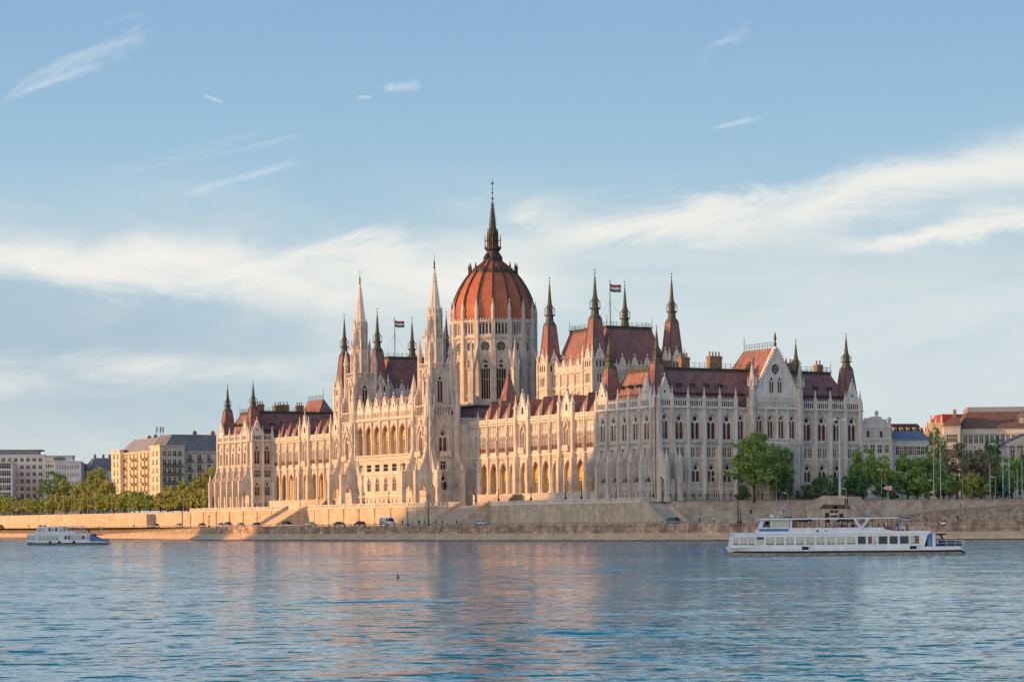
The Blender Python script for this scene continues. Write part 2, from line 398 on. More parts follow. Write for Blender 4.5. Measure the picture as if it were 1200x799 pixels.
# levels common to all walls
def finish_wall(m, F0, a, b, xs, piers='pilaster', gables=(), pins=True, zt=34, name='wall', ends=True):
    strings(m, a, b, (13.25, 20.9, 25.0), .3); strings(m, a, b, (33.75,), .6, .3); corbels(m, a, b, 33.1)
    for i, x in enumerate(xs):
        if piers == 'pilaster': pilaster(m, x, LAND_Z, 34)
        if pins and x not in ('',): pin(F0, x, -.3, 34, PIN)
    m.build(name, [STONE, TRIM], PARL, M=F0)
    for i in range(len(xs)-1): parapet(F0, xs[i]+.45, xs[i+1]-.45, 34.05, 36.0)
    for g, (x, w, h) in enumerate(gables): want('gable', gable_mesh(w, h), F0 @ T(x, -.2, 36.0), (), 20)

for b0, north in ((0, False), (249.5, True)):
    b1 = b0+28.5
    # river face, buttressed
    Fw = F(0, b1, 'W'); xs = [.9+5.15*i for i in range(6)]
    m = MB()
    for i in range(5): bay_pav(m, Fw, xs[i], xs[i+1], D=.45)
    m.cell(0, .9, LAND_Z, 34.2); m.cell(xs[-1], 28.5, LAND_Z, 34.2)
    finish_wall(m, Fw, 0, 28.5, xs+[28.1], piers='none', gables=((xs[0]+2.6, 4.2, 5), (xs[4]+2.6, 4.2, 5)))
    for x in xs: buttress(Fw, x)
# south end face of the southern wing; side face of the northern pavilion above the arcade
Fs = F(0, 0, 'S')
xs = [.5, 4.6, 9.4, 14.3, 19.1, 24.0, 27.6]
m = MB(); m.cell(0, .5, LAND_Z, 34.2)
for i in range(6): bay_pav(m, Fs, xs[i], xs[i+1], pm='maroon' if i > 1 else 'blind')
finish_wall(m, Fs, 0, 27.6, xs[:-1], gables=((2.5, 3.9, 5),))
for x in (1.2, 5.0): pass
want('buttress', BUT, Fs @ T(.8, 0, 0), (), 40); pin(Fs, .8, -3.35, 20.2, PIN_S)
want('buttress', BUT, Fs @ T(4.7, 0, 0), (), 40); pin(Fs, 4.7, -3.35, 20.2, PIN_S)
m = MB(); m.tube((-.55, -.35, 11), (-.55, -.35, 34), .14, 6); m.tube((-.55, -.35, 34), (-.3, -.2, 36.5), .14, 6); m.build('rain_pipe', mat('rusty_red_pipe', (.30, .09, .05), .6, .2, 1), PARL)
# central gabled part of the end face, 2 m proud
Fg = F(27.6, -2, 'S'); m = MB(); W = 15.6; xs = [.9+3.45*i for i in range(5)]
for i in range(4): bay_pav(m, Fg, xs[i], xs[i+1], pm='maroon')
m.cell(0, .9, LAND_Z, 34.2); m.cell(xs[-1], W, LAND_Z, 34.2); m.cell(0, W, 34.2, 36.8)
for xx in (0, W): m.add([(xx, 0, LAND_Z), (xx, 2, LAND_Z), (xx, 2, 36.8), (xx, 0, 36.8)], [(0, 1, 2, 3)])
for x in xs[1:-1]: pilaster(m, x, 25, 34, .5, .4)
for x in (.3, W-.3):      # corner turrets
    m.lathe([(1.05, LAND_Z), (1.0, 34), (1.2, 34.2), (1.2, 34.8), (.9, 35), (.85, 39.4), (1.1, 39.6), (1.1, 40)], 8, cx=x, cy=-.1, rot=R(22.5))
    m.lathe([(1.0, 40), (.1, 45.6), (.25, 45.8), (.02, 46.4)], 8, cx=x, cy=-.1, rot=R(22.5))
    for k in range(8):
        t = R(45*k+22.5); m.lathe([(.16, 39.5), (.14, 41.2), (.02, 42.2)], 4, cx=x+1.15*math.cos(t), cy=-.1+1.15*math.sin(t))
m.box(1.2, W-1.2, -1.6, 0, 24.6, 25.2); m.box(3, 5, -3.5, 0, LAND_Z, 24.6); m.box(W-5, W-3, -3.5, 0, LAND_Z, 24.6)
m.box(4.9, W-4.9, -3.2, -1.2, 21, 24.7)
finish_wall(m, Fg, 1.3, W-1.3, [], 'none')
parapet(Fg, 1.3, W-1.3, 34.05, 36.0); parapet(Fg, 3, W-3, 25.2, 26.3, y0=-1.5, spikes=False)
# great gable with two traceried windows and a rose
m = MB(); gw = 14.2; gh = 12.4; z0 = 36.8; c = W/2
def gx(z): return gw/2*(1-(z-z0)/gh)
zs = [z0, 38.0, 43.2, 46.2, z0+gh]
m.prism([(c-gx(36.8), 36.8), (c+gx(36.8), 36.8), (c+gx(37.6), 37.6), (c-gx(37.6), 37.6)], 0, .6)
m.k = 0
m.cell(c-2.6, c, 37.6, 42.4, [(x+c-1.3, z+37.9) for x, z in arch(1.5, 4.2)], .5); m.cell(c, c+2.6, 37.6, 42.4, [(x+c+1.3, z+37.9) for x, z in arch(1.5, 4.2)], .5)
for sx in (-1, 1):
    win(Fg, 'arch', 1.5, 4.2, c+sx*1.3, 37.9, 'two', .5)
    m.add([(c+sx*2.6,0,37.6),(c+sx*gx(37.6),0,37.6),(c+sx*gx(42.4),0,42.4),(c+sx*2.6,0,42.4)], [(0,1,2,3)] if sx > 0 else [(3,2,1,0)])
m.cell(c-1.9, c+1.9, 42.4, 45.8, [(x+c, z+42.7) for x, z in disc(2.7, n=16)], .5)
win(Fg, 'disc', 2.7, 2.7, c, 42.7, 'rose', .5)
for sx in (-1, 1): m.add([(c+sx*1.9,0,42.4),(c+sx*gx(42.4),0,42.4),(c+sx*1.9,0,45.8)], [(0,1,2)])
m.add([(c-1.9,0,45.8),(c+1.9,0,45.8),(c,0,z0+gh)], [(0,1,2)])
m.add([(c-gw/2,.6,36.8),(c+gw/2,.6,36.8),(c,.6,z0+gh)], [(0,1,2)])
for sx in (-1, 1):
    m.hexa([(c+sx*gw/2,-.4,36.7),(c+sx*(gw/2+.5),-.4,36.7),(c+sx*(gw/2+.5),.7,36.7),(c+sx*gw/2,.7,36.7)], [(c-sx*.05,-.4,z0+gh),(c+sx*.2,-.4,z0+gh+.6),(c+sx*.2,.7,z0+gh+.6),(c-sx*.05,.7,z0+gh)])
    for i in range(1, 17):
        t = i/17; x = c+sx*(gw/2*(1-t)+.5); m.box(x-.2, x+.2, -.35, .3, z0+gh*t+.25, z0+gh*t+.75)
for i in range(9):
    x = c-3.2+i*.8
    if abs(x-c) > 2.5: m.box(x-.07, x+.07, -.12, 0, 37.6, z0+gh*(1-abs(x-c)/(gw/2))-.6)
g = m.build('gable', TRIM, PARL, M=Fg); g['label'] = 'great stepped gable with rose window'
m = MB(); m.lathe([(.3,49.3),(.25,50),(.42,50.3),(.2,51.3),(.4,51.9),(.28,52.6),(.16,52.9),(.2,53.2),(.03,53.6)], 8, cx=c, cy=.2); m.build('statue', COPPER, PARL, M=Fg)
# east part of the end face
xs = [1.1+4.9*i for i in range(5)]; Fe = F(43.2, 0, 'S'); m = MB()
for i in range(4): bay_pav(m, Fe, xs[i], xs[i+1], pm='maroon')
m.cell(0, 1.1, LAND_Z, 34.2); m.cell(xs[-1], 21.8, LAND_Z, 34.2)
finish_wall(m, Fe, 0, 21.8, xs, gables=((xs[3]+2.45, 3.9, 5),))
# backs and flanks of both end blocks
m = MB()
for b0 in (0, 249.5):
    m.add([(65,b0,LAND_Z),(65,b0+28.5,LAND_Z),(65,b0+28.5,35.8),(65,b0,35.8)], [(0,1,2,3)])
m.add([(0,278,LAND_Z),(65,278,LAND_Z),(65,278,35.8),(0,278,35.8)], [(0,1,2,3)]); m.add([(0,28.5,LAND_Z),(65,28.5,LAND_Z),(65,28.5,35.8),(0,28.5,35.8)], [(0,1,2,3)])
m.add([(8,249.5,LAND_Z),(65,249.5,LAND_Z),(65,249.5,35.8),(8,249.5,35.8)], [(0,1,2,3)])
for b0 in (0, 249.5): m.box(.5, 64.5, b0+.5, b0+28, 33.9, 34.3)
m.build('wall', STONE, PARL)
Fn = F(0, 249.5, 'S'); m = MB(); m.cell(0, .4, LAND_Z, 34.2)
for i in range(2): bay_pav(m, Fn, .4+3.8*i, 4.2+3.8*i)
finish_wall(m, Fn, 0, 8, [.4, 4.2, 7.8], gables=((2.3, 3.4, 4.6),))
# pavilion roofs
def mansard(a0, a1, b0, b1, z0, z1, ins, mt=ROOF, rail=True, name='roof', crest=1.3, inb=None):
    inb = ins if inb is None else inb
    m = MB(); m.frustum((a0, a1, b0, b1), z0, (a0+ins, a1-ins, b0+inb, b1-inb), z1-.9)
    r = m.build(name, mt, PARL)
    m = MB(); m.frustum((a0+ins-.15, a1-ins+.15, b0+inb-.15, b1-inb+.15), z1-.9, (a0+ins+.1, a1-ins-.1, b0+inb+.1, b1-inb-.1), z1-.25)
    m.box(a0+ins-.25, a1-ins+.25, b0+inb-.25, b1-inb+.25, z1-.25, z1)
    m.build('ridge_crest', COPPER, r)
    if rail:
        m = MB(); q = (a0+ins, a1-ins, b0+inb, b1-inb)
        for p, s_ in (((q[0],q[2]),(q[1],q[2])), ((q[0],q[2]),(q[0],q[3])), ((q[1],q[2]),(q[1],q[3])), ((q[0],q[3]),(q[1],q[3]))):
            d = math.dist(p, s_); n = max(2, int(d/1.6))
            for zz in (.45, crest*.85): m.tube((*p, z1+zz), (*s_, z1+zz), .05, 4)
            for i in range(n+1):
                t = i/n; x, y = p[0]+(s_[0]-p[0])*t, p[1]+(s_[1]-p[1])*t; m.tube((x, y, z1), (x, y, z1+crest), .06, 4)
        for x in (q[0], q[1]):
            for y in (q[2], q[3]): m.tube((x, y, z1), (x, y, z1+3), .09, 5, .03)
        m.build('ridge_railing', COPPER, r)
    return r
def skylights(r, pts):
    for x, y, z, d in pts:
        m = MB(); m.M = T(x, y, z) @ RZ(d)
        m.prismx([(-.7, 0), (-.7, .75), (.6, .95), (.6, 0)], -.4, .4); m.box(-.3, .3, -.74, -.68, .12, .62, 1)
        m.build('dormer', [COPPER, GLASS], r)
for b0 in (0, 249.5):
    r = mansard(1.3, 63.7, b0+1.3, b0+27.2, 34.3, 44.4, 4.6)
    skylights(r, [(x, b0+3.2 if b0 == 0 else b0+3.2, 39.4, 0) for x in (9, 13.2, 17.4, 21.6, 47.5, 52, 56.5)]+[(3.2, b0+y, 39.4, -90) for y in (9, 13, 17, 21)])
    m = MB(); n = 60      # snow guards
    m.tube((4, b0+2.35, 37.6), (61, b0+2.35, 37.6), .09, 4); m.tube((2.35, b0+4, 37.6), (2.35, b0+25, 37.6), .09, 4)
    for i in range(58): m.box(3.9+i, 4.1+i, b0+2.2, b0+2.6, 37.3, 37.9)
    m.build('snow_guard', IRON, r)
def spire_parts(a, b, z0, zr, zt, w0, w1, name='spire', red=ROOF, seg=4):
    """slim pyramid of tiles with a railed copper gallery and a needle"""
    P = link(name, None, PARL, T(a, b, 0))
    m = MB(); rt = math.sqrt(2)
    m.lathe([(w0/2*rt, z0), (w1/2*rt*1.15, z0+(zr-z0)*.78), (w1/2*rt, zr)], 4, rot=R(45)); m.build('spire_roof', red, P)
    m = MB(); g = w1*.62; H = zt-zr
    for q in range(4):       # copper hips
        t = R(45+90*q); m.tube((w0/2*rt*math.cos(t), w0/2*rt*math.sin(t), z0), (w1/2*rt*math.cos(t), w1/2*rt*math.sin(t), zr), .13, 4)
    m.lathe([(g*1.1, zr-.2), (g*1.0, zr+.5), (g*.75, zr+.7), (g*.68, zr+H*.17), (g*1.02, zr+H*.18), (g*1.02, zr+H*.2), (g*.62, zr+H*.21), (g*.5, zr+H*.36), (g*.58, zr+H*.37), (g*.38, zr+H*.45), (.13, zr+H*.86)], 8)
    for q in range(8):
        t = R(45*q); x, y = g*.98*math.cos(t), g*.98*math.sin(t)
        m.tube((x, y, zr+H*.2), (x, y, zr+H*.36), .05, 4, .02); m.tube((x, y, zr+H*.27), (g*.98*math.cos(t+R(45)), g*.98*math.sin(t+R(45)), zr+H*.27), .035, 4)
        m.tube((x*.95, y*.95, zr+H*.3), (x*.4, y*.4, zr+H*.4), .07, 4)
    for k in range(6):
        z = zr+H*(.48+.06*k); r = g*.35*(1-(z-zr-H*.45)/(H*.45))+.12; m.box(-r, r, -.06, .06, z, z+.18); m.box(-.06, .06, -r, r, z, z+.18)
    m.build('spire_needle', COPPER, P)
    m = MB(); m.tube((0, 0, zr+H*.85), (0, 0, zt), .07, 5, .03); m.lathe([(.05, zr+H*.88), (.22, zr+H*.9), (.05, zr+H*.92)], 6); m.lathe([(.04, zr+H*.94), (.14, zr+H*.95), (.03, zr+H*.96)], 6)
    m.box(-.35, .35, -.03, .03, zr+H*.965, zr+H*.975)
    m.build('finial', DARKM, P)
    return P
for b0 in (0, 249.5):
    for a in (2.5, 62.3):
        for bb in (3.4, 25.4): spire_parts(a, b0+bb, 36.6, 45.2, 54.6, 4.3, 2.3)
# cross roof behind the great gable, with a hip at the back; the same at the north end
for s_, e in ((1, -1.4), (-1, 279.4)):
    zr = 49.4; a0, a1, am = 28.4, 42.6, 35.4; bb = e; b1 = e+s_*13.2; b2 = e+s_*19
    m = MB(); m.add([(a0,bb,36.6),(a1,bb,36.6),(am,bb,zr),(a0,b2,36.6),(a1,b2,36.6),(am,b1,zr)], [(0,1,2),(0,2,5,3),(1,4,5,2),(3,5,4),(0,3,4,1)])
    r = m.build('roof', ROOF, PARL)
    m = MB()
    for zz in (.1, .9, 1.6): m.tube((am, e+s_*.6, zr+zz), (am, b1, zr+zz), .07, 4)
    for i in range(12): y = e+s_*(.6+12.6*i/11); m.tube((am, y, zr), (am, y, zr+1.7), .06, 4)
    m.tube((am, b1, zr), (am, b1, zr+3.6), .08, 4)
    for a_ in (a0, a1): m.tube((a_, b2, 36.6), (am, b1, zr), .15, 4)
    m.build('ridge_railing', COPPER, r)
if True:   # north gable front, seen only from behind
    want('gable', gable_mesh(14, 12), T(35.4, 279, 36.6) @ RZ(180), (), 50)
# chimneys
def chimney(a, b, z0, z1, w, l, pots=4, label=None):
    l *= .85; z1 -= .4; m = MB(); m.box(a-l/2, a+l/2, b-w/2, b+w/2, z0, z1); m.box(a-l/2-.15, a+l/2+.15, b-w/2-.15, b+w/2+.15, z1-.5, z1-.2); m.box(a-l/2-.1, a+l/2+.1, b-w/2-.1, b+w/2+.1, z1, z1+.2)
    c = m.build('chimney', BRICKM, PARL)
    m = MB()
    for i in range(pots): x = a-l/2+.4+(l-.8)*i/max(1, pots-1); m.lathe([(.22, z1+.2), (.2, z1+1.1), (.27, z1+1.15), (.27, z1+1.3)], 8, cx=x, cy=b)
    m.build('chimney_pot', BRICKM, c)
for a, b, z, l, p in ((8.5, 8.5, 46.4, 3.4, 0), (14.5, 9, 47.4, 3, 3), (24.3, 9.5, 48.0, 4.4, 4), (46.5, 8.5, 46.8, 4.2, 3), (52.3, 14, 47.0, 2.0, 2), (57, 8.6, 46.6, 2.2, 2),
                      (9, 262, 47.2, 3, 3), (14, 259, 46.8, 2.4, 2), (18, 262, 47.2, 4, 3), (24, 262, 47, 3, 3), (46, 262, 47, 3, 3)):
    chimney(a, b, 44.3, z, 1.6, l, p)

COLW = MB(); COLW.lathe([(.62, 13.4), (.62, 13.9), (.42, 14.1), (.40, 18.9), (.62, 19.4), (.62, 19.7)], 8); COLW = COLW.mesh('column', TRIM)
COLC = MB(); COLC.lathe([(.5, 25.6), (.3, 26), (.28, 31.6), (.5, 32.1), (.5, 32.5)], 8); COLC = COLC.mesh('column', TRIM)
# ---- the arcaded wings
def wing(b1, seq, mirror=False):
    """seq: (kind, width) from the north end b1 southward, at a = 8"""
    Fw = F(8, b1, 'W'); x = 0; m = MB(); back = MB(); colm = MB(); gab = []
    L_ = sum(w for k, w in seq)
    for kind, w in seq:
        a, b = x, x+w; c = (a+b)/2
        if kind == 'plain':
            row(m, Fw, a, b, LAND_Z, 14, 2, 'rect', .9, 1.3, 11.6, depth=.4)
            row(m, Fw, a, b, 14, 18.4, 1, 'arch', 1.9, 3.4, 14.6, 'two', .5, 'glass', .14); row(m, Fw, a, b, 18.4, 24.2, 1, 'arch', 2.0, 3.6, 19.3, 'two', .5, 'glass', .14)
            row(m, Fw, a, b, 24.2, 33, 2, 'arch', 1.35, 4.2, 26, 'cross', .5, 'glass', .12)
        else:
            ow = min(4.1, w-1.25)
            m.cell(a, b, 13.4, 24.0, [(p+c, q+13.4) for p, q in arch(ow, 9.0, rise=3.2)], .5, hood=.07)
            m.cell(a, b, LAND_Z, 13.4)
            for xx in (a,):
                want('column', COLW, Fw @ T(xx, -.25, 0), (), 3)
            # back of the loggia with its doors
            back.cell(a, b, 13.4, 24, [(p+c, q+13.6) for p, q in arch(1.5, 4.2)], .4, y=3.9)
            win(Fw @ T(0, 3.9, 0), 'arch', 1.5, 4.2, c, 13.6, 'two', .4, 'glass')
            if kind == 'gable':
                m.cell(a, b, 24, 33, [(p+c, q+25.6) for p, q in arch(1.9, 5.2)], 1.3, hood=.16, back=True)
                # canopied niche with a balcony, framed by two tall buttresses
                m.prism([(c-1.7, 30.2), (c-1.35, 30.2), (c, 32.8), (c+1.35, 30.2), (c+1.7, 30.2), (c, 33.9)], -.75, 0)
                m.box(c-1.6, c+1.6, -1.2, 0, 24.6, 25.1); m.box(c-1.5, c+1.5, -1.2, -1.0, 25.1, 26.2)
                for k in (-1, 1): m.box(c+k*1.4-.13, c+k*1.4+.13, -.7, 0, 25.1, 30.4)
                for s_ in (-1, 1):
                    xx = c+s_*(w/2)
                    m.box(xx-.55, xx+.55, -1.1, 0, LAND_Z, 35); m.box(xx-.65, xx+.65, -1.5, 0, LAND_Z, 22); m.prismx([(-1.5, 22), (-1.1, 24), (-1.1, 22)], xx-.55, xx+.55)
                    pin(Fw, xx, -.6, 35, PIN, 1.15)
                want('gable', gable_mesh(w*.78, 7.2, False), Fw @ T(c, -.5, 34.1), (), 24)
            else:
                n = 3; ww = (w-1.0)/3
                m.cell(a, a+.5, 24, 33); m.cell(b-.5, b, 24, 33)
                row(m, Fw, a+.5, b-.5, 24, 30.1, 3, 'arch', 1.15, 4.3, 25.5, 'cross', .2, 'blind', .12)
                row(m, Fw, a+.5, b-.5, 30.1, 33, 3, 'arch', .7, 2.0, 30.6, depth=.2, wins=False, back=True)
                m.box(a+.5, b-.5, -.18, 0, 25.35, 26.5, 2)
                m.box(a-.33, a+.33, -.6, 0, 19.7, 34); m.box(a-.2, a+.2, -.85, -.5, 24.4, 28.8)
                m.prism([(a-.4, 29.6), (a+.4, 29.6), (a, 30.8)], -.8, -.3)
                pin(Fw, a, -.35, 34, PIN_S)
            # small hipped roof of the bay
            if kind == 'arc':
                r = MB(); h = 6.3; zr = 33.9+h
                r.add([(a+.05,.3,33.9),(b-.05,.3,33.9),(b-.05,13,33.9),(a+.05,13,33.9),(c,2.9,zr),(c,13,zr)], [(0,1,4),(1,2,5,4),(3,0,4,5)])
                r.k = 1
                for q in ((a+.05, .3), (b-.05, .3)): r.tube((q[0], q[1], 33.9), (c, 2.9, zr), .12, 4)
                r.tube((c, 2.9, zr), (c, 13, zr), .12, 4); r.tube((c, 2.9, zr-.2), (c, 2.9, zr+1.2), .07, 4)
                want('bay_roof', r.mesh('bay_roof', [ROOF, COPPER]), Fw, (), 30)
            # white lower band of the loggia
            for i in range(5): pass
        x = b
    for q_ in (0, 6.2) if not mirror else (L_-6.2, L_): back.add([(q_,.3,LAND_Z),(q_,4.6,LAND_Z),(q_,4.6,33),(q_,.3,33)], [(0,1,2,3)])
    back.add([(.02 if mirror else L_-.02,.3,LAND_Z),(.02 if mirror else L_-.02,4.6,LAND_Z),(.02 if mirror else L_-.02,4.6,33),(.02 if mirror else L_-.02,.3,33)], [(0,1,2,3)])
    strings(m, 0, L_, (33.0,), .45, .35); strings(m, 0, L_, (23.9,), .35, .3)
    corbels(m, 0, L_, 32.5, .5, .8, .3); m.box(0, L_, -.5, 13, 33.5, 33.88)
    m.build('wall', [STONE, TRIM, MAROON], PARL, M=Fw); back.box(0, L_, 0, 4.6, 23.0, 23.3); back.build('loggia_wall', PANELO, PARL, M=Fw)
    parapet(Fw, .4, L_-.4, 33.9, 34.8, .55, spikes=False)
    # plinth of the arcade, set forward
    m = MB(); m.box(6.5 if not mirror else .5, L_-.5 if not mirror else L_-6.5, -2.6, -.01, LAND_Z-.1, 13.1); m.box(6.5 if not mirror else .5, L_-.5 if not mirror else L_-6.5, -2.75, -2.45, 13.1, 13.4); m.build('plinth', STONE, PARL, M=Fw)
SEQ = [('plain', 6.2)]+[('arc', 5.55)]*4+[('gable', 6.9)]+[('arc', 5.6)]*3+[('gable', 6.9)]+[('arc', 5.55)]*4
SEQ.append(('arc', 82.5-sum(w for k, w in SEQ)))
wing(111, SEQ)
wing(249.5, list(reversed(SEQ)), True)
# body of the wings and the long main roof
m = MB()
m.add([(57,28.5,LAND_Z),(57,249.5,LAND_Z),(57,249.5,34),(57,28.5,34)], [(0,1,2,3)]); m.build('wall', STONE, PARL)
m = MB(); m.box(13, 56.9, 28.5, 249.5, 33.0, 33.6); m.build('flat_roof', COPPER, PARL)
mansard(17.5, 55, 28, 108, 33.8, 39.2, 3.5, rail=False); mansard(17.5, 55, 170, 250, 33.8, 39.2, 3.5, rail=False); mansard(8.6, 57, 110.4, 168, 33.95, 40.0, 5, rail=False)
# small red turret roofs beside the dome
for b in (98, 180):
    m = MB(); m.box(12, 16, b-2, b+2, 33.8, 39.5); m.build('turret', STONE, PARL)
    m = MB(); m.lathe([(3.1, 39.5), (.08, 49)], 4, cx=14, cy=b, rot=R(45)); m.build('turret_roof', ROOF, PARL)

# ---- the chamber blocks
def chamber(b0, b1):
    a0, a1 = 20, 45.4
    for Fm, L_ in ((F(a0-.4, b1, 'W'), b1-b0), (F(a0, b0-.4, 'S'), a1-a0)):
        m = MB(); n = 5; W = (L_-5)/n; x0 = 2.5
        for i in range(n):
            xa = x0+W*i; c = xa+W/2
            m.cell(xa, xa+W, 36.5, 43, [(x+c, z+37.2) for x, z in arch(2.2, 4.4)], .5, hood=.14); win(Fm, 'arch', 2.2, 4.4, c, 37.2, 'lancets', .5)
            row(m, Fm, xa, xa+W, 43, 47.2, 3, 'rect', .55, 2.3, 43.8, depth=.35)
            m.box(xa-.25, xa+.25, -.4, 0, 36.5, 47.6); pin(Fm, xa, -.1, 47.6, PIN_S, .8)
            want('gable', gable_mesh(2.6, 3.0), Fm @ T(c, -.1, 47.6), (), 5)
        strings(m, 0, L_, (42.8, 47.0), .35); corbels(m, x0, L_-x0, 46.5, .5, .7, .25)
        m.build('wall', [STONE, TRIM], PARL, M=Fm); parapet(Fm, x0, L_-x0, 47.5, 48.6, .6, y0=-.2)
    m = MB(); m.box(a0, a1+.4, b0, b1+.4, 36.5, 47.4); m.build('wall', STONE, PARL)
    r = mansard(a0+.6, a1-.6, b0+.3, b1-.3, 47.4, 59.8, 4.6, inb=2.0, crest=1.2)
    for a in (a0, a1):
        for b in (b0, b1):
            m = MB(); w = 2.5
            m.box(a-w, a+w, b-w, b+w, 34, 50.2)
            for z in (42.8, 47.0, 50.0): m.box(a-w-.3, a+w+.3, b-w-.3, b+w+.3, z, z+.35)
            for Fm in (F(a-w-.02, b, 'W'), F(a, b-w-.02, 'S')):
                m.M = Fm
                for i in (-1, 0, 1):
                    m.k = 1; m.box(i*.8-.2, i*.8+.2, -.02, .1, 43.8, 46.1); m.box(i*1.1-.24, i*1.1+.24, -.02, .1, 48.0, 49.6); m.k = 0
                    for e in (-.32, .32): m.box(i*.8+e-.08, i*.8+e+.08, -.14, 0, 43.6, 46.4)
                for k in (-1, 1): m.box(k*w-.35, k*w+.35, -.35, .3, 36, 50.4)
                m.M = Matrix.Identity(4)
                want('gable', gable_mesh(2.6, 2.6), Fm @ T(0, .1, 50.3), (), 5)
                for k in (-1, 1): pin(Fm, k*w, 0, 50.3, PIN_S, 1.0)
                pin(Fm, 0, .2, 50.3, PIN_S, .01)
            m.build('turret', [STONE, GLASS], PARL)
            spire_parts(a, b, 50.2, 61.5, 75.2, 4.5, 2.5)
    return r
r1 = chamber(60.4, 84.7); r2 = chamber(193.3, 217.6)
# flags over both chambers
def flag_mesh(w=3.4, h=2.1, mats=None):
    m = MB(); n = 10
    for k in range(3):
        vs = []
        for i in range(n+1):
            t = i/n; y = .32*math.sin(t*7)*t; dz = -.55*t-.18*math.sin(t*5)
            for z in (h*(1-k/3), h*(1-(k+1)/3)): vs.append((w*t*.96, y, z+dz-h))
        m.add(vs, [(2*i, 2*i+1, 2*i+3, 2*i+2) for i in range(n)], k)
    return m.mesh('flag', mats)
FR = mat('red_flag_cloth', (.45, .03, .035), .8, .1); FWH = mat('white_flag_cloth', (.75, .75, .73), .8, .1); FG = mat('green_flag_cloth', (.03, .19, .09), .8, .1)
FLAG = flag_mesh(mats=[FR, FWH, FG])
for b, px in ((72.5, 717), (205.5, 465)):
    a = 32.6
    m = MB(); m.tube((a, b, 59.7), (a, b, 73.2), .16, 6, .1); m.lathe([(.05, 73.1), (.25, 73.3), (.05, 73.5)], 6, cx=a, cy=b)
    for q in range(4):
        t = R(90*q+45); m.tube((a, b, 68), (a+5*math.cos(t), b+5*math.sin(t), 59.9), .03, 3)
    p = m.build('flagpole', DARKM, PARL)
    o = link('flag', FLAG, p, T(a, b, 72.6) @ RZ(-30+12)); o['label'] = 'red, white and green striped flag'

# ---- the central river block with its two towers
Fc = F(-5, 158.5, 'W'); m = MB(); L_ = 39; pt = L_/7; bk = MB(); colm = MB()
for i in range(7):
    a, b = i*pt, (i+1)*pt; c = (a+b)/2
    row(m, Fc, a, b, LAND_Z, 13.4, 2, 'rect', 1.0, 1.3, 11.5, depth=.2)
    row(m, Fc, a, b, 13.4, 20.1, 1, 'arch', 2.0, 4.1, 15, 'cross', .22, 'glass', .14)
    row(m, Fc, a, b, 20.1, 24.3, 1, 'rect', 3.3, 2.2, 20.9, 'lancets', .22)
    m.cell(a, b, 24.3, 36.4, [(x+c, z+25.6) for x, z in arch(4.2, 9.3, rise=2.9)], .4, hood=.06)
    bk.cell(a, b, 24.3, 36.4, [(x+c, z+25.6) for x, z in arch(1.5, 6.0)], .4, y=3.4); win(Fc @ T(0, 3.4, 0), 'arch', 1.5, 6.0, c, 25.6, 'two', .4, 'blind')
    m.box(c-pt/2+.35, c+pt/2-.35, -.3, 0, 36.9, 38.6)
    for k in range(5): m.box(c-1.8+k*.9-.12, c-1.8+k*.9+.12, -.5, -.29, 37.1, 38.4)
    want('gable', gable_mesh(4.0, 4.3), Fc @ T(c, -.15, 38.7), (), 16)
    for xx in (a, b) if i == 6 else (a,):
        m.box(xx-.3, xx+.3, -.75, 0, LAND_Z, 24.3) if xx in (0, L_) else None
        want('column', COLC, Fc @ T(xx, -.3, 0), (), 3); m.box(xx-.3, xx+.3, -.6, 0, 32.5, 38.6)
        pin(Fc, xx, -.3, 38.6, PIN_S)
strings(m, 0, L_, (13.3, 20.0, 24.2), .4); strings(m, 0, L_, (36.4,), .6, .45); corbels(m, 0, L_, 35.9, .5, .7, .4); m.box(0, L_, -.7, .02, 24.5, 24.9); m.box(0, L_, 0, 4, 36.4, 36.8)
m.build('wall', [STONE, TRIM], PARL, M=Fc); bk.box(0, L_, .9, 4.2, 35.4, 35.6); bk.box(0, L_, .9, 4.2, 25.2, 25.5); bk.build('loggia_wall', PANELO, PARL, M=Fc)
parapet(Fc, .2, L_-.2, 24.9, 25.9, .7, y0=-.65, spikes=False)
m = MB(); m.frustum((-4.2, 6, 120.5, 157.5), 37, (0, 6, 121, 157), 43.2); m.build('roof', ROOF, PARL)

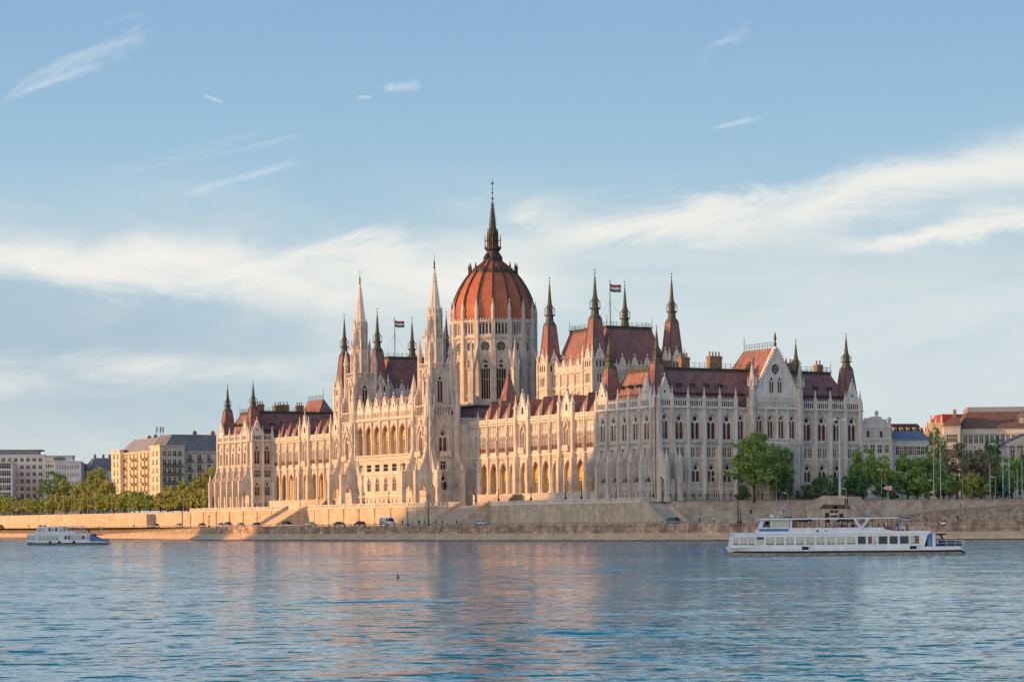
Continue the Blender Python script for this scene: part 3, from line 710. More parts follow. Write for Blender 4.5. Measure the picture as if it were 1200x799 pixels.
def stone_tower(bc):
    ac = -1.0; TW = link('tower', None, PARL, T(ac, bc, 0)); TW['label'] = 'tall pale stone tower with crocketed needle spire'
    faces = [('W', RZ(-90)), ('S', RZ(0)), ('E', RZ(90)), ('N', RZ(180))]
    hw = 4.7; m = MB()
    for nm, Q in faces:
        Fm = Q @ T(0, -hw, 0); m.M = Fm; vis = nm in 'WS'
        m.cell(-hw, hw, 10, 13.4); 
        for z0, z1, kind, w, h, zb, st, pm in ((13.4, 20, 'arch', 2.6, 4.4, 14.9, 'two', 'glass'), (20, 24.4, 'rect', 1.9, 2.3, 20.9, 'cross', 'glass'), (24.4, 33.6, 'arch', 2.9, 6.8, 25.6, 'two', 'blind')):
            m.cell(-hw, hw, z0, z1, [(x, z+zb) for x, z in OUTL[kind](w, h)], .8, hood=.16 if kind == 'arch' else 0)
            if vis: win(T(ac, bc, 0) @ Fm, kind, w, h, 0, zb, st, .8, pm)
        m.cell(-hw, hw, 33.6, 36.4)
        m.prism([(-2.3, 31.2), (-1.8, 31.2), (0, 34.2), (1.8, 31.2), (2.3, 31.2), (0, 35.4)], -.6, 0)
        m.box(-1.9, 1.9, -1.4, 0, 24.6, 25.1); m.box(-1.8, 1.8, -1.4, -1.2, 25.1, 26.1)
        for z in (13.3, 19.9, 24.3, 36.2, 33.4): m.box(-hw-.3, hw+.3, -.35, .0, z, z+.35)
        for k in (-1, 1): m.box(k*(hw-.5)-.7, k*(hw-.5)+.7, -.9, 0, 10, 39.5)
        for i in range(8): x = -hw+1.4+i*(2*hw-2.8)/7; m.box(x-.12, x+.12, -.3, -.1, 36.6, 39.2)
        m.box(-hw+.9, hw-.9, -.4, 0, 39.0, 39.4)
        for k in (-1, 1):
            for zq in (17, 23, 28.5, 33):
                x = k*(hw-.5); m.prism([(x-.85, zq), (x-.6, zq), (x, zq+1.5), (x+.6, zq), (x+.85, zq), (x, zq+2.3)], -1.15, -.85); m.box(x-.12, x+.12, -1.05, -.9, zq-3.2, zq)
        for xx in (-2.6, 2.6): m.box(xx-.15, xx+.15, -.3, 0, 13.6, 36)
        # flying fins up to the next stage
        for k in (-1, 1):
            x = k*3.1; m.prismx([(.2, 38), (-.5, 38), (-.5, 41.5), (1.7, 47.2), (1.7, 45.4), (.6, 42)], x-.3, x+.3)
        # second stage, tall lancets
        h2 = 3.15; y2 = hw-h2
        m.M = Q @ T(0, -h2, 0)
        m.cell(-h2, h2, 36, 50, [(x, z+40.2) for x, z in arch(1.8, 7.8)], .6, hood=.18)
        if vis: win(T(ac, bc, 0) @ Q @ T(0, -h2, 0), 'arch', 1.8, 7.8, 0, 40.2, 'two', .6)
        m.prism([(-1.7, 46.8), (-1.3, 46.8), (0, 49.6), (1.3, 46.8), (1.7, 46.8), (0, 51)], -.5, 0)
        m.box(-h2-.4, h2+.4, -.5, 0, 49.9, 50.3); m.box(-h2-.3, h2+.3, -.4, -.2, 51.4, 51.65)
        for i in range(9): x = -h2+i*2*h2/8; m.box(x-.09, x+.09, -.38, -.22, 50.3, 51.4)
        for k in (-1, 1): m.box(k*(h2-.2)-.5, k*(h2-.2)+.5, -.5, .2, 38, 50)
        m.M = Matrix.Identity(4)
    # corner turrets of the shaft and of the second stage
    for q in range(4):
        t = R(45+90*q); x, y = math.cos(t)*math.sqrt(2)*hw, math.sin(t)*math.sqrt(2)*hw
        m.lathe([(.95, 36), (.85, 43.3), (1.05, 43.5), (1.0, 43.8), (.08, 48.6)], 8, cx=x*.98, cy=y*.98)
        x, y = math.cos(t)*math.sqrt(2)*h2*1.05, math.sin(t)*math.sqrt(2)*h2*1.05
        m.lathe([(.75, 44), (.7, 54), (.9, 54.2), (.85, 54.5), (.06, 58.8)], 8, cx=x, cy=y)
    m.build('tower_shaft', STONE, TW)
    # octagonal stages
    m = MB(); r3 = 2.75
    for q in range(8):
        t = q*45; ap = r3*math.cos(R(22.5)); sw = r3*math.sin(R(22.5))
        Q = RZ(t); m.M = Q @ T(0, -ap, 0)
        m.cell(-sw, sw, 50.3, 59, [(x, z+52.2) for x, z in arch(.95, 5.2)], .35, back=True)
        m.prism([(-1.0, 57.6), (0, 60.4), (1.0, 57.6)], -.35, .05)
        m.M = Q @ T(0, -1.95*math.cos(R(22.5)), 0); s2 = 1.95*math.sin(R(22.5))
        m.cell(-s2, s2, 58.5, 65.8, [(x, z+60) for x, z in arch(.62, 4.4)], .3, back=True); m.prism([(-.75, 65.2), (0, 67.6), (.75, 65.2)], -.25, .05)
        m.M = RZ(t+22.5)
        m.lathe([(.34, 50.3), (.3, 59.6), (.42, 59.8), (.04, 62.4)], 4, cx=0, cy=-r3-.1); m.lathe([(.25, 58.5), (.22, 65.6), (.32, 65.8), (.03, 68.4)], 4, cx=0, cy=-2.05)
        m.box(-.18, .18, -r3-1.0, -r3, 59.1, 59.4)
    m.M = Matrix.Identity(4)
    m.lathe([(r3+.2, 58.6), (r3+.25, 59.1), (r3-.4, 59.3)], 8, rot=R(22.5)); m.lathe([(2.2, 65.6), (2.2, 66.0), (1.7, 66.1)], 8, rot=R(22.5))
    m.build('tower_lantern', STONE, TW)
    m = MB(); m.lathe([(1.72, 66), (.22, 78.4), (.4, 78.6), (.3, 78.9), (.1, 79.1)], 8, rot=R(22.5))
    for k in range(22):
        z = 66.6+k*.53; r = 1.72-(z-66)*1.5/12.4
        for q in range(8):
            t = R(22.5+45*q); x, y = (r+.1)*math.cos(t), (r+.1)*math.sin(t); m.box(x-.15, x+.15, y-.15, y+.15, z, z+.24)
    m.build('tower_spire', TRIM, TW)
    m = MB(); m.lathe([(.12, 79), (.28, 79.4), (.2, 80.4), (.3, 80.8), (.14, 81.2), (.18, 81.45), (.05, 81.7)], 8); m.tube((0, 0, 81.5), (0, 0, 83.8), .05, 4, .02); m.box(-.3, .3, -.02, .02, 82.8, 82.9); m.build('statue', DARKM, TW)
    Fm = F(ac-hw, bc, 'W')
    for x in (-4.2, 4.2): buttress(Fm, x, BUT_T)
    for y in (-4.2,) : 
        Fm2 = F(ac, bc-hw, 'S'); buttress(Fm2, -3.9, BUT_T); 
        buttress(Fm2, 3.9, BUT_T)
for bc in (114.7, 163.4): stone_tower(bc)
m = MB()     # flanks of the central block back to the wings
m.add([(3.7,110,LAND_Z),(12,110,LAND_Z),(12,110,34),(3.7,110,34)], [(0,1,2,3)]); m.build('wall', STONE, PARL); m = MB(); m.add([(3.7,168,LAND_Z),(12,168,LAND_Z),(12,168,34),(3.7,168,34)], [(0,1,2,3)]); m.build('wall', STONE, PARL); m = MB(); m.add([(3.7,111,34),(57,111,34),(57,111,36),(3.7,111,36)], [(0,1,2,3)])
m.build('wall', STONE, PARL)

# ---- drum and dome
DA, DB = 32.4, 139.0
D = link('dome', None, PARL, T(DA, DB, 0) @ RZ(-120+90)); D['label'] = 'red ribbed dome on a tall arcaded drum with gilded dark lantern'
m = MB(); n = 16; Rd = 12.7; ap = Rd*math.cos(R(11.25)); sw = Rd*math.sin(R(11.25))
for q in range(16):
    Q = RZ(22.5*q+11.25); m.M = Q @ T(0, -ap, 0)
    m.cell(-sw, sw, 36, 56.0, [(x, z+42.6) for x, z in arch(3.1, 12.0)], .9, hood=.09)
    m.cell(-sw, sw, 56.0, 61.4, [(x, z+57.0) for x, z in disc(3.0, n=14)], .6)
    for i in range(4):
        W = (2*sw-.8)/4; m.cell(-sw+.4+W*i, -sw+.4+W*(i+1), 61.4, 66.2, [(x-sw+.4+W*(i+.5), z+62.3) for x, z in rect(W*.66, 3.2)], .6)
    m.cell(-sw, -sw+.4, 61.4, 66.2); m.cell(sw-.4, sw, 61.4, 66.2)
    m.prism([(-2.0, 52.2), (-1.7, 52.2), (0, 55.6), (1.7, 52.2), (2.0, 52.2), (0, 56.6)], -.5, 0); m.box(-.2, .2, -.5, -.1, 56.3, 57.4)
    for kk in (-1, 1): m.box(kk*1.85-.13, kk*1.85+.13, -.3, 0, 42, 60.4)
    m.box(-sw, sw, -.3, 0, 48.0, 48.3) if False else None
    m.box(-sw-.1, sw+.1, -.55, 0, 61.2, 61.6); m.box(-sw-.1, sw+.1, -.6, 0, 65.9, 66.4); corbels(m, -sw, sw, 60.6, .6, .7, .4)
    m.box(-sw, sw, -.35, 0, 41.7, 42.1); m.box(-sw, sw, -.3, 0, 55.9, 56.2)
    for i in range(6): x = -sw+.4+i*(2*sw-.8)/5; m.prism([(x-.22, 66.4), (x+.22, 66.4), (x+.16, 67.1), (x-.16, 67.1)], -.55, -.2)
    m.k = 1; m.box(-sw+.3, sw-.3, .75, .8, 61.6, 66); m.k = 0
    m.M = RZ(22.5*q) @ T(0, -Rd, 0)      # piers on every corner
    m.box(-.62, .62, -.75, .6, 36, 66.4); m.box(-.8, .8, -.95, .5, 36, 56.4); m.prismx([(-.95, 56.4), (-.75, 58), (-.75, 56.4)], -.7, .7)
    m.lathe([(.62, 66.4), (.55, 69.2), (.72, 69.4), (.62, 69.7), (.07, 72.4), (.18, 72.5), (.02, 73)], 8, cy=-.2)
    m.M = Matrix.Identity(4)
for q in range(16):
    Q = RZ(22.5*q+11.25) @ T(0, -ap, 0)
    f, p = wproto('arch', 3.1, 12.0, 'lancets', .9, 'glass'); w_ = link('window', f, D, Q @ T(0, 0, 42.6)); link('pane', p, w_)
    f, p = wproto('disc', 3.0, 3.0, 'rose', .6, 'glass'); w_ = link('window', f, D, Q @ T(0, 0, 57.0)); link('pane', p, w_)
m.lathe([(10.6, 33), (10.6, 66)], 16); 
m.build('drum', [STONE, GLASS], D)
m = MB()        # outer piers with flying buttresses
for q in range(8):
    m.M = RZ(45*q+22.5)
    ro = 17.2
    m.box(-.9, .9, -ro-.9, -ro+.9, 34, 51.5); m.box(-1.1, 1.1, -ro-1.1, -ro+1.1, 43, 43.5); m.box(-1.1, 1.1, -ro-1.1, -ro+1.1, 51.3, 51.8)
    m.box(-.6, .6, -ro-.6, -ro+.6, 51.5, 54.6); m.lathe([(.85, 54.6), (.06, 61.0)], 4, cy=-ro, rot=R(45))
    for k in (-1, 1): m.lathe([(.28, 51.8), (.25, 53.5), (.02, 55.4)], 4, cx=k*.95, cy=-ro-.8)
    m.prismx([(-ro+.5, 49), (-ro+.5, 51.5), (-Rd-.2, 59.8), (-Rd-.2, 57.5), (-Rd-1.3, 55), (-ro+1.6, 50)], -.5, .5)
    m.cell(-4, 4, 34, 45, None) if False else None
    m.prismx([(-ro+.8, 34), (-ro+.8, 43.5), (-Rd, 43.5), (-Rd, 34)], -.7, .7)
    for k in (-1, 1):
        m.M = RZ(45*q+22.5+k*11.25); m.box(-1.9, 1.9, -15.4, -14.9, 34, 41.5)
m.M = Matrix.Identity(4)
m.lathe([(15.2, 34), (15.2, 41.2), (12.5, 42.4)], 16, rot=R(11.25)); m.build('flying_buttress', STONE, D)
def dome_r(z):      # pointed dome outline
    t = (z-66.4)/(85.4-66.4); P_ = [(0, 12.3), (.1, 12.65), (.25, 12.45), (.4, 11.7), (.55, 10.4), (.7, 8.65), (.8, 7.1), (.9, 5.0), (1, 2.7)]
    for (a, ra), (b, rb) in zip(P_, P_[1:]):
        if t <= b: return ra+(rb-ra)*(t-a)/(b-a)
    return 2.6
zs = [66.4+19*i/28 for i in range(29)]
m = MB(); m.lathe([(dome_r(z), z) for z in zs], 16, rot=R(-90)); m.build('dome_shell', DOMER, D)
for q in range(16):
    m = MB(); t = R(22.5*q-90); d = Vector((math.cos(t), math.sin(t), 0)); s_ = Vector((-d.y, d.x, 0))
    vs = []
    for z in zs:
        r = dome_r(z)
        for e, o in ((-.3, -.1), (-.25, .4), (.25, .4), (.3, -.1)): p = d*(r+o)+s_*e*(.5+.5*r/12.6); vs.append((p.x, p.y, z))
    fs = [(4*i+k, 4*i+k+1, 4*i+k+5, 4*i+k+4) for i in range(len(zs)-1) for k in range(3)]; m.add(vs, fs)
    link('dome_rib', m.mesh('dome_rib', DARKM), D)
m = MB()
for q in range(16):      # crown of finials around the neck
    m.M = RZ(22.5*q)
    r = dome_r(81.8); m.lathe([(.34, 81), (.28, 83), (.4, 83.1), (.03, 84.9)], 6, cy=-r-.5); m.box(-.12, .12, -r-.6, -r+1.2, 81.4, 82.2)
    m.M = RZ(22.5*q+11.25); r2 = r*math.cos(R(11.25)); m.box(-r*.2, r*.2, -r2-.45, -r2, 81.1, 81.7); m.prism([(-.9, 81.7), (.9, 81.7), (.4, 82.2), (0, 83.1), (-.4, 82.2)], -r2-.35, -r2-.1)
    for k in (-.7, .7): m.lathe([(.1, 81.7), (.02, 83)], 4, cx=k, cy=-r2-.25)
m.M = Matrix.Identity(4); m.build('dome_crown', DARKM, D)
L0 = link('lantern', None, D, Matrix.Identity(4))
m = MB(); m.lathe([(3.1, 85.0), (3.0, 85.6), (2.1, 86.4), (1.85, 88.4), (2.4, 89), (2.6, 89.3), (2.6, 89.8), (1.6, 90)], 16)
for q in range(8):
    m.M = RZ(45*q); m.box(-.18, .18, -1.75, -1.35, 89.8, 94.2); m.prism([(-.75, 93.4), (0, 95.4), (.75, 93.4)], -1.6, -1.4)
    m.lathe([(.16, 89.8), (.14, 92.6), (.02, 93.8)], 4, cy=-2.35); m.box(-.06, .06, -2.35, -1.5, 91.6, 91.9); m.prismx([(-3.0, 85.4), (-2.9, 86.6), (-1.8, 88.4), (-1.8, 86)], -.1, .1)
m.M = Matrix.Identity(4); m.lathe([(1.0, 89.8), (1.0, 94.2)], 8); m.lathe([(1.65, 94.2), (1.3, 95.4), (1.05, 96.2), (.22, 103.6)], 8, rot=R(22.5))
for k in range(14):
    z = 96.4+k*.5; r = 1.05-(z-96.2)*.83/7.4+.14
    for q in range(8): t = R(45*q+22.5); m.box(r*math.cos(t)-.09, r*math.cos(t)+.09, r*math.sin(t)-.09, r*math.sin(t)+.09, z, z+.2)
m.build('lantern_body', DARKM, L0)
m = MB(); m.tube((0, 0, 103.4), (0, 0, 110.6), .11, 6, .05)
for z, r in ((104.6, .4), (106.4, .3), (107.6, .22), (109.2, .34)): m.lathe([(.08, z-r), (r*.8, z-r*.5), (r, z), (r*.8, z+r*.5), (.08, z+r)], 8)
m.box(-.55, .55, -.04, .04, 109.5, 109.65); m.build('finial', DARKM, L0)
realise({None: PARL}, dict(window='upper_windows', pinnacle='small_pinnacles', gable='gablets', buttress='buttresses', bay_roof='bay_roofs'), BM)
# ================================================================== land, river, embankments
def sheet(name, pts, z, m, kind='structure'):
    b = MB(); b.add([(x, y, z if not callable(z) else z(x, y)) for x, y in pts], [tuple(range(len(pts)))]); o = b.build(name, m); o['kind'] = kind; return o
ASPH = mat('asphalt', (.06, .06, .062), .85, .3, .3, bump=.1)
PAVE = mat('paving', (.30, .26, .22), .9, .25, .4)
GRAV = mat('park_ground', (.13, .13, .08), .95, .4, .15, rgb2=(.07, .10, .035))
WAT = [(-620, 1550), (-330, 1180), (-215, 1003), (-143.3, 836), (-92.1, 717), (-46.5, 650.8), (0, 593), (33.9, 558), (66.5, 533), (112, 521), (190, 512), (420, 500), (900, 480)]
def off(P, d):
    out = []
    for i, p in enumerate(P):
        a = Vector(P[max(0, i-1)]); b = Vector(P[min(len(P)-1, i+1)]); t = (b-a).normalized(); out.append((p[0]-t.y*d, p[1]+t.x*d))
    return out
def strip(mb, A, za, B, zb, k=0):
    n = len(A); mb.add([(x, y, za) for x, y in A]+[(x, y, zb) for x, y in B], [(i, i+1, i+1+n, i+n) for i in range(n-1)], k)
# ---- water
b = MB(); b.add([(-3000, -600, WATER_Z), (3000, -600, WATER_Z), (3000, 2600, WATER_Z), (-3000, 2600, WATER_Z)], [(0, 1, 2, 3)])
wm = bpy.data.materials.new('river_water'); nt = nodes(wm); N = nt.nodes.new; L = nt.links.new
out = N('ShaderNodeOutputMaterial'); p = N('ShaderNodeBsdfPrincipled'); L(p.outputs[0], out.inputs[0])
p.inputs['Base Color'].default_value = (.012, .24, .32, 1); p.inputs['Roughness'].default_value = .09; p.inputs['IOR'].default_value = 1.33; p.inputs['Specular IOR Level'].default_value = .5
geo = N('ShaderNodeNewGeometry'); 
def mth(op, a, b_=None, c=None):
    q = N('ShaderNodeMath'); q.operation = op
    for i, v in enumerate((a, b_, c)):
        if v is None: continue
        if isinstance(v, (int, float)): q.inputs[i].default_value = v
        else: L(v, q.inputs[i])
    return q.outputs[0]
def wn(sx, sy, det, rough=.6, dist=0, rot=0, out='Color'):
    mp = N('ShaderNodeMapping'); mp.inputs['Scale'].default_value = (sx, sy, 1); mp.inputs['Rotation'].default_value = (0, 0, R(rot)); L(geo.outputs['Position'], mp.inputs[0])
    q = N('ShaderNodeTexNoise'); q.inputs['Scale'].default_value = 1; q.inputs['Detail'].default_value = det; q.inputs['Roughness'].default_value = rough; q.inputs['Distortion'].default_value = dist; L(mp.outputs[0], q.inputs['Vector'])
    if out == 'Fac': return q.outputs['Fac']
    sp = N('ShaderNodeSeparateColor'); L(q.outputs['Color'], sp.inputs[0]); return sp.outputs
big = wn(.055, .10, 4, .62, .3, 6); mid = wn(.55, .85, 4, .6, .3, -5); small = wn(1.9, 2.6, 4, .65, .2, 8); patch = wn(.008, .020, 3, .6, .5, 5, 'Fac'); patch2 = wn(.05, .11, 3, .6, .3, -8, 'Fac')
amp = N('ShaderNodeMapRange'); amp.inputs[1].default_value = .36; amp.inputs[2].default_value = .64; amp.inputs[3].default_value = .55; amp.inputs[4].default_value = 1.35; L(patch, amp.inputs[0])
amp2 = N('ShaderNodeMapRange'); amp2.inputs[1].default_value = .36; amp2.inputs[2].default_value = .64; amp2.inputs[3].default_value = .5; amp2.inputs[4].default_value = 1.5; L(patch2, amp2.inputs[0])
A12 = mth('MULTIPLY', amp.outputs[0], amp2.outputs[0])
def slope(ch, kb, km, ks, bias):
    t = None
    for src, k_ in ((big, kb), (mid, km), (small, ks)):
        q = mth('MULTIPLY', mth('SUBTRACT', src[ch], .5), k_); t = q if t is None else mth('ADD', t, q)
    return mth('ADD', mth('MULTIPLY', t, A12), bias)
steep = mth('ADD', mth('MULTIPLY', mth('MAXIMUM', mth('SUBTRACT', mid[2], .565), 0), 4.6), mth('ADD', mth('MULTIPLY', mth('MAXIMUM', mth('SUBTRACT', big[2], .60), 0), .8), mth('MULTIPLY', mth('MAXIMUM', mth('SUBTRACT', small[2], .575), 0), 2.9)))
sy = mth('SUBTRACT', slope(1, .08, .17, .18, -.018), mth('MULTIPLY', steep, A12))
cn = N('ShaderNodeCombineXYZ'); L(slope(0, .10, .22, .24, 0), cn.inputs[0]); L(sy, cn.inputs[1]); cn.inputs[2].default_value = 1
nn = N('ShaderNodeVectorMath'); nn.operation = 'NORMALIZE'; L(cn.outputs[0], nn.inputs[0]); L(nn.outputs[0], p.inputs['Normal'])
o = b.build('river_water', wm); o['kind'] = 'structure'
# ---- quay: sloping apron, wall, coping
Q1 = off(WAT, 3.0); Q2 = off(WAT, 3.6)
b = MB(); q0 = [Vector(p_) for p_ in off(WAT, -1.2)]; q1 = [Vector(p_) for p_ in Q1]; qm = [a_.lerp(c_, .46) for a_, c_ in zip(q0, q1)]; strip(b, q0, -.4, qm, .957, 1); strip(b, qm, .957, Q1, 2.55); q = b.build('quay_apron', [APRON, mat('wet_tide_line', (.10, .085, .05), .5, .5, .6, rgb2=(.20, .15, .09))]); q['kind'] = 'structure'
Lw = [i for i, p_ in enumerate(WAT) if p_[0] < -100]      # sloped stone bank upstream, upright wall downstream
b = MB()
k = 4
strip(b, Q1[k:], 2.55, Q2[k:], ROAD_Z+.15); n_ = len(Q2)
strip(b, Q2[k:], ROAD_Z+.15, off(Q2, .7)[k:], ROAD_Z+.15)
cop = off(Q2, -.12)
strip(b, cop[k:], ROAD_Z-.15, cop[k:], ROAD_Z+.2); strip(b, cop[k:], ROAD_Z+.2, off(Q2, .75)[k:], ROAD_Z+.2)
q = b.build('quay_wall', QUAYM); tag(q, 'long weathered stone quay wall rising straight above the river apron', 'quay wall')
b = MB(); Q3 = [(Q2[i][0], Q2[i][1]) for i in range(len(Q2))]; Q4 = off(WAT, 9)
strip(b, Q1[:k+1], 2.55, Q4[:k]+[Q2[k]], ROAD_Z+.1)
SLOPEM = mat('sloped_bank_stone', (.55, .43, .31), .95, .35, .3, bump=.3, brick=(1.8, .35, -.5, .866, .25), rgb2=(.45, .35, .25))
q = b.build('sloped_bank', SLOPEM); tag(q, 'sloping stone river bank with diagonal steps, upstream of the quay wall', 'river bank')
b = MB()
for px in (10, 140, 165):      # diagonal steps in the bank
    for kk in range(1): pass
road = off(WAT, 4.2); far = off(WAT, 120)
b = MB(); strip(b, road, ROAD_Z, far, ROAD_Z)
o = b.build('road', ASPH); o['kind'] = 'structure'
b = MB(); strip(b, off(WAT, 8.6), ROAD_Z+.004, off(WAT, 8.75), ROAD_Z+.004); strip(b, off(WAT, 15.6), ROAD_Z+.004, off(WAT, 15.75), ROAD_Z+.004); o = b.build('road_markings', mat('road_paint', (.7, .7, .68), .7, .2)); o['kind'] = 'structure'
b = MB(); strip(b, off(WAT, 4.0), ROAD_Z+.13, off(WAT, 6.2), ROAD_Z+.13); strip(b, off(WAT, 6.2), ROAD_Z+.13, off(WAT, 6.2), ROAD_Z); o = b.build('pavement', PAVE); o['kind'] = 'structure'
# ---- ground behind
terr = [(-4.3, -.2), (-4.3, 100), (-10.8, 103), (-10.8, 176), (-4.3, 178), (-4.3, 292)]
TW_ = [ab(a, b_).xy for a, b_ in terr]
UPW = [(-900, 2600), (-560, 1900)]+[tuple(ab(a, b_).xy) for a, b_ in ((2, 620), (-2, 505), (-4, 408), (-4.0, 300))]     # upstream wall line
RAMP = [(39.5, 594.5), (60, 600), (90, 607), (132, 615), (200, 624), (700, 650), (1500, 700)]
gb = MB(); gp = UPW+[tuple(p_) for p_ in reversed(TW_)]+RAMP[0:]+[(2500, 720), (3500, 6000), (-4500, 6000), (-2500, 2700)]
gb.add([(x, y, LAND_Z) for x, y in gp], [tuple(range(len(gp)))]); o = gb.build('ground', GRAV); o['kind'] = 'structure'
# parliament terrace paving
b = MB(); pv = [ab(a, b_).xy for a, b_ in ((-4, 0), (-4, 100), (-10.4, 103.3), (-10.4, 175.7), (-4, 178), (-4, 292), (10, 292), (10, -.3))]
b.add([(x, y, LAND_Z+.006) for x, y in pv], [tuple(range(len(pv)))]); o = b.build('terrace_paving', PAVE); o['kind'] = 'structure'
# ---- terrace wall under the parliament, with balustrade, buttress strips and stairs
TWALL = empty('terrace_wall', Matrix.Identity(4), 'high pale ashlar terrace wall along the river front of the palace, topped by a balustrade', 'terrace wall')
wb = MB(); bb = MB()
def wallrun(wb, bb, P, z0, z1, t=.8, pil=10.8, bal=True, skip=()):
    for i in range(len(P)-1):
        a = Vector(P[i]); c = Vector(P[i+1]); d = (c-a); L_ = d.length; ang = math.atan2(d.y, d.x)
        M = T(a.x, a.y, 0) @ Matrix.Rotation(ang, 4, 'Z')
        wb.M = M; wb.box(0, L_, -t/2, t/2, z0-.5, z1-.05); wb.box(-.05, L_+.05, -t/2-.12, t/2+.12, z1-.35, z1-.1)
        n = max(1, round(L_/pil))
        for j in range(n+1):
            x = L_*j/n
            wb.box(x-.35, x+.35, -t/2-.3, t/2+.3, z0-.5, z1-.35)
            if bal: bb.M = M; bb.box(x-.36, x+.36, -.32, .32, z1-.1, z1+1.2)
        if bal:
            bb.M = M; bb.box(0, L_, -.2, .2, z1+.88, z1+1.05); bb.box(0, L_, -.2, .2, z1-.1, z1+.12)
            k_ = int(L_/.9)
            for j in range(k_): x = (j+.5)*L_/k_; bb.box(x-.2, x+.2, -.12, .12, z1+.12, z1+.88)
STAIRS = [(-4.3, 77, 94, 5), (-4.3, 196, 211, 5)]
def fl(a, lo, hi):
    return [tuple(ab(a, lo).xy), tuple(ab(a, hi).xy)]
for seg in ([( -4.3, 78), (-4.3, -.2)], [(-10.8, 103), (-4.3, 100), (-4.3, 94)], [(-10.8, 176), (-10.8, 103)], [(-4.3, 196), (-4.3, 178), (-10.8, 176)], [(-4.3, 292), (-4.3, 211)]):
    wallrun(wb, bb, [tuple(ab(a, q_).xy) for a, q_ in seg], ROAD_Z, LAND_Z)
wb.build('wall', WEST, TWALL); bb.build('balustrade', TRIM, TWALL)
PAVL = mat('stair_stone', (.5, .43, .35), .9, .2, .5)
for a0, lo, hi, _ in STAIRS:
    s = MB(); s.M = BM; n = 34; H_ = LAND_Z-ROAD_Z; W = 10.5
    for i in range(n): s.box(a0-W*(n-i)/n, a0+.4-W*(n-i-1)/n if i < n-1 else a0+1.0, lo+.5, hi-.5, ROAD_Z-.2, ROAD_Z+H_*(i+1)/n-.004)
    s.build('staircase', PAVL, TWALL)
    s = MB(); s.M = BM
    for q_ in (lo, hi):
        s.add([(a0+.3, q_-.45, ROAD_Z-.3), (a0-W-.6, q_-.45, ROAD_Z-.3), (a0-W-.6, q_-.45, ROAD_Z+1.0), (a0-W+.3, q_-.45, ROAD_Z+1.3), (a0-.3, q_-.45, LAND_Z+1.1), (a0+.3, q_-.45, LAND_Z+1.1),
               (a0+.3, q_+.45, ROAD_Z-.3), (a0-W-.6, q_+.45, ROAD_Z-.3), (a0-W-.6, q_+.45, ROAD_Z+1.0), (a0-W+.3, q_+.45, ROAD_Z+1.3), (a0-.3, q_+.45, LAND_Z+1.1), (a0+.3, q_+.45, LAND_Z+1.1)],
              [(0,1,2,3,4,5), (11,10,9,8,7,6), (1,7,8,2), (2,8,9,3), (3,9,10,4), (4,10,11,5)])
    s.build('stair_parapet', WEST, TWALL)
# upper short flights in front of the arcades
for lo, hi in ((76, 92), (196, 211)):
    s = MB(); s.M = BM
    for i in range(14): s.box(3.2-3.4*(14-i)/14-.3, 5.4, lo, hi, LAND_Z, LAND_Z+3.1*(i+1)/14)
    s.build('staircase', PAVL, TWALL)
# stair at the southern corner, running down along the wall
s = MB(); s.M = BM
for i in range(30):
    s.box(-3.6, 1.6, -10.2*(30-i)/30-.3, -10.2*(29-i)/30+(.3 if i < 29 else .6), ROAD_Z-.2, ROAD_Z+(LAND_Z-ROAD_Z)*(i+1)/30-.01)
s.build('staircase', mat('worn_stair_stone', (.56, .49, .42), .9, .2, .5), TWALL)
s = MB(); s.M = BM
for a_ in (-4.3, 2.0):
    s.prismx([(.2, ROAD_Z-.3), (.2, LAND_Z+.9), (-.2, LAND_Z+.9), (-10.8, ROAD_Z+.9), (-11, ROAD_Z-.3)], a_-.4, a_+.4)
s.build('stair_parapet', WEST, TWALL)
# ---- rampart under the park, downstream
RAMPART = empty('park_retaining_wall', Matrix.Identity(4), 'long rough stone retaining wall below the park railings, right of the palace', 'retaining wall')
wb = MB(); bb = MB()
wallrun(wb, bb, RAMP, ROAD_Z, LAND_Z+.02, 1.0, 1e6, False)
wb.build('wall', FRONT, RAMPART)
b = MB()
for i in range(len(RAMP)-1):
    a = Vector(RAMP[i]); c = Vector(RAMP[i+1]); d = c-a; b.M = T(a.x, a.y, 0) @ Matrix.Rotation(math.atan2(d.y, d.x), 4, 'Z'); b.box(0, d.length, -.65, .65, LAND_Z, LAND_Z+.3)
b.build('coping', mat('pink_coping_stone', (.45, .3, .23), .9, .2, .6), RAMPART)
# projecting stair block of the rampart
s = MB(); c0 = at(968, 600, 598); x0 = c0.x
s.M = T(0, 0, 0)
xl, xa, xb, xr = at(948, 0, 600).x, at(963, 0, 600).x, at(990, 0, 600).x, at(1014, 0, 600).x
s.prism([(xl, ROAD_Z-.3), (xr, ROAD_Z-.3), (xr, ROAD_Z+.9), (xb, LAND_Z+1.2), (xa, LAND_Z+1.2), (xl-1, LAND_Z-1.0)], 599.6, 600.4)
s.prism([(xl, ROAD_Z-.3), (xb+1, ROAD_Z-.3), (xb+1, LAND_Z-.2), (xa, LAND_Z-.2), (xl, LAND_Z-2)], 600.4, 605)
for i in range(26): s.box(xb+1+(xr-xb)*i/26, xb+1+(xr-xb)*(i+1)/26+.2, 600.5, 604.5, ROAD_Z-.2, LAND_Z-(LAND_Z-ROAD_Z)*(i+.5)/26)
s.prism([(xb, ROAD_Z), (xr+5.5, ROAD_Z), (xb+4.5, LAND_Z+1.0), (xb, LAND_Z+1.0)], 604.5, 605.2)
s.k = 1
for xx, w_, zz, h_ in ((969.3, 1.0, 4.6, 2.6), (986.0, 1.0, 5.2, 1.8), (975, .9, 7.2, .6), (980, .9, 7.2, .6), (977.5, 1.6, 6.1, .4)):
    X = at(xx, 0, 599.6).x; s.box(X-w_/2, X+w_/2, 599.5, 599.7, zz, zz+h_)
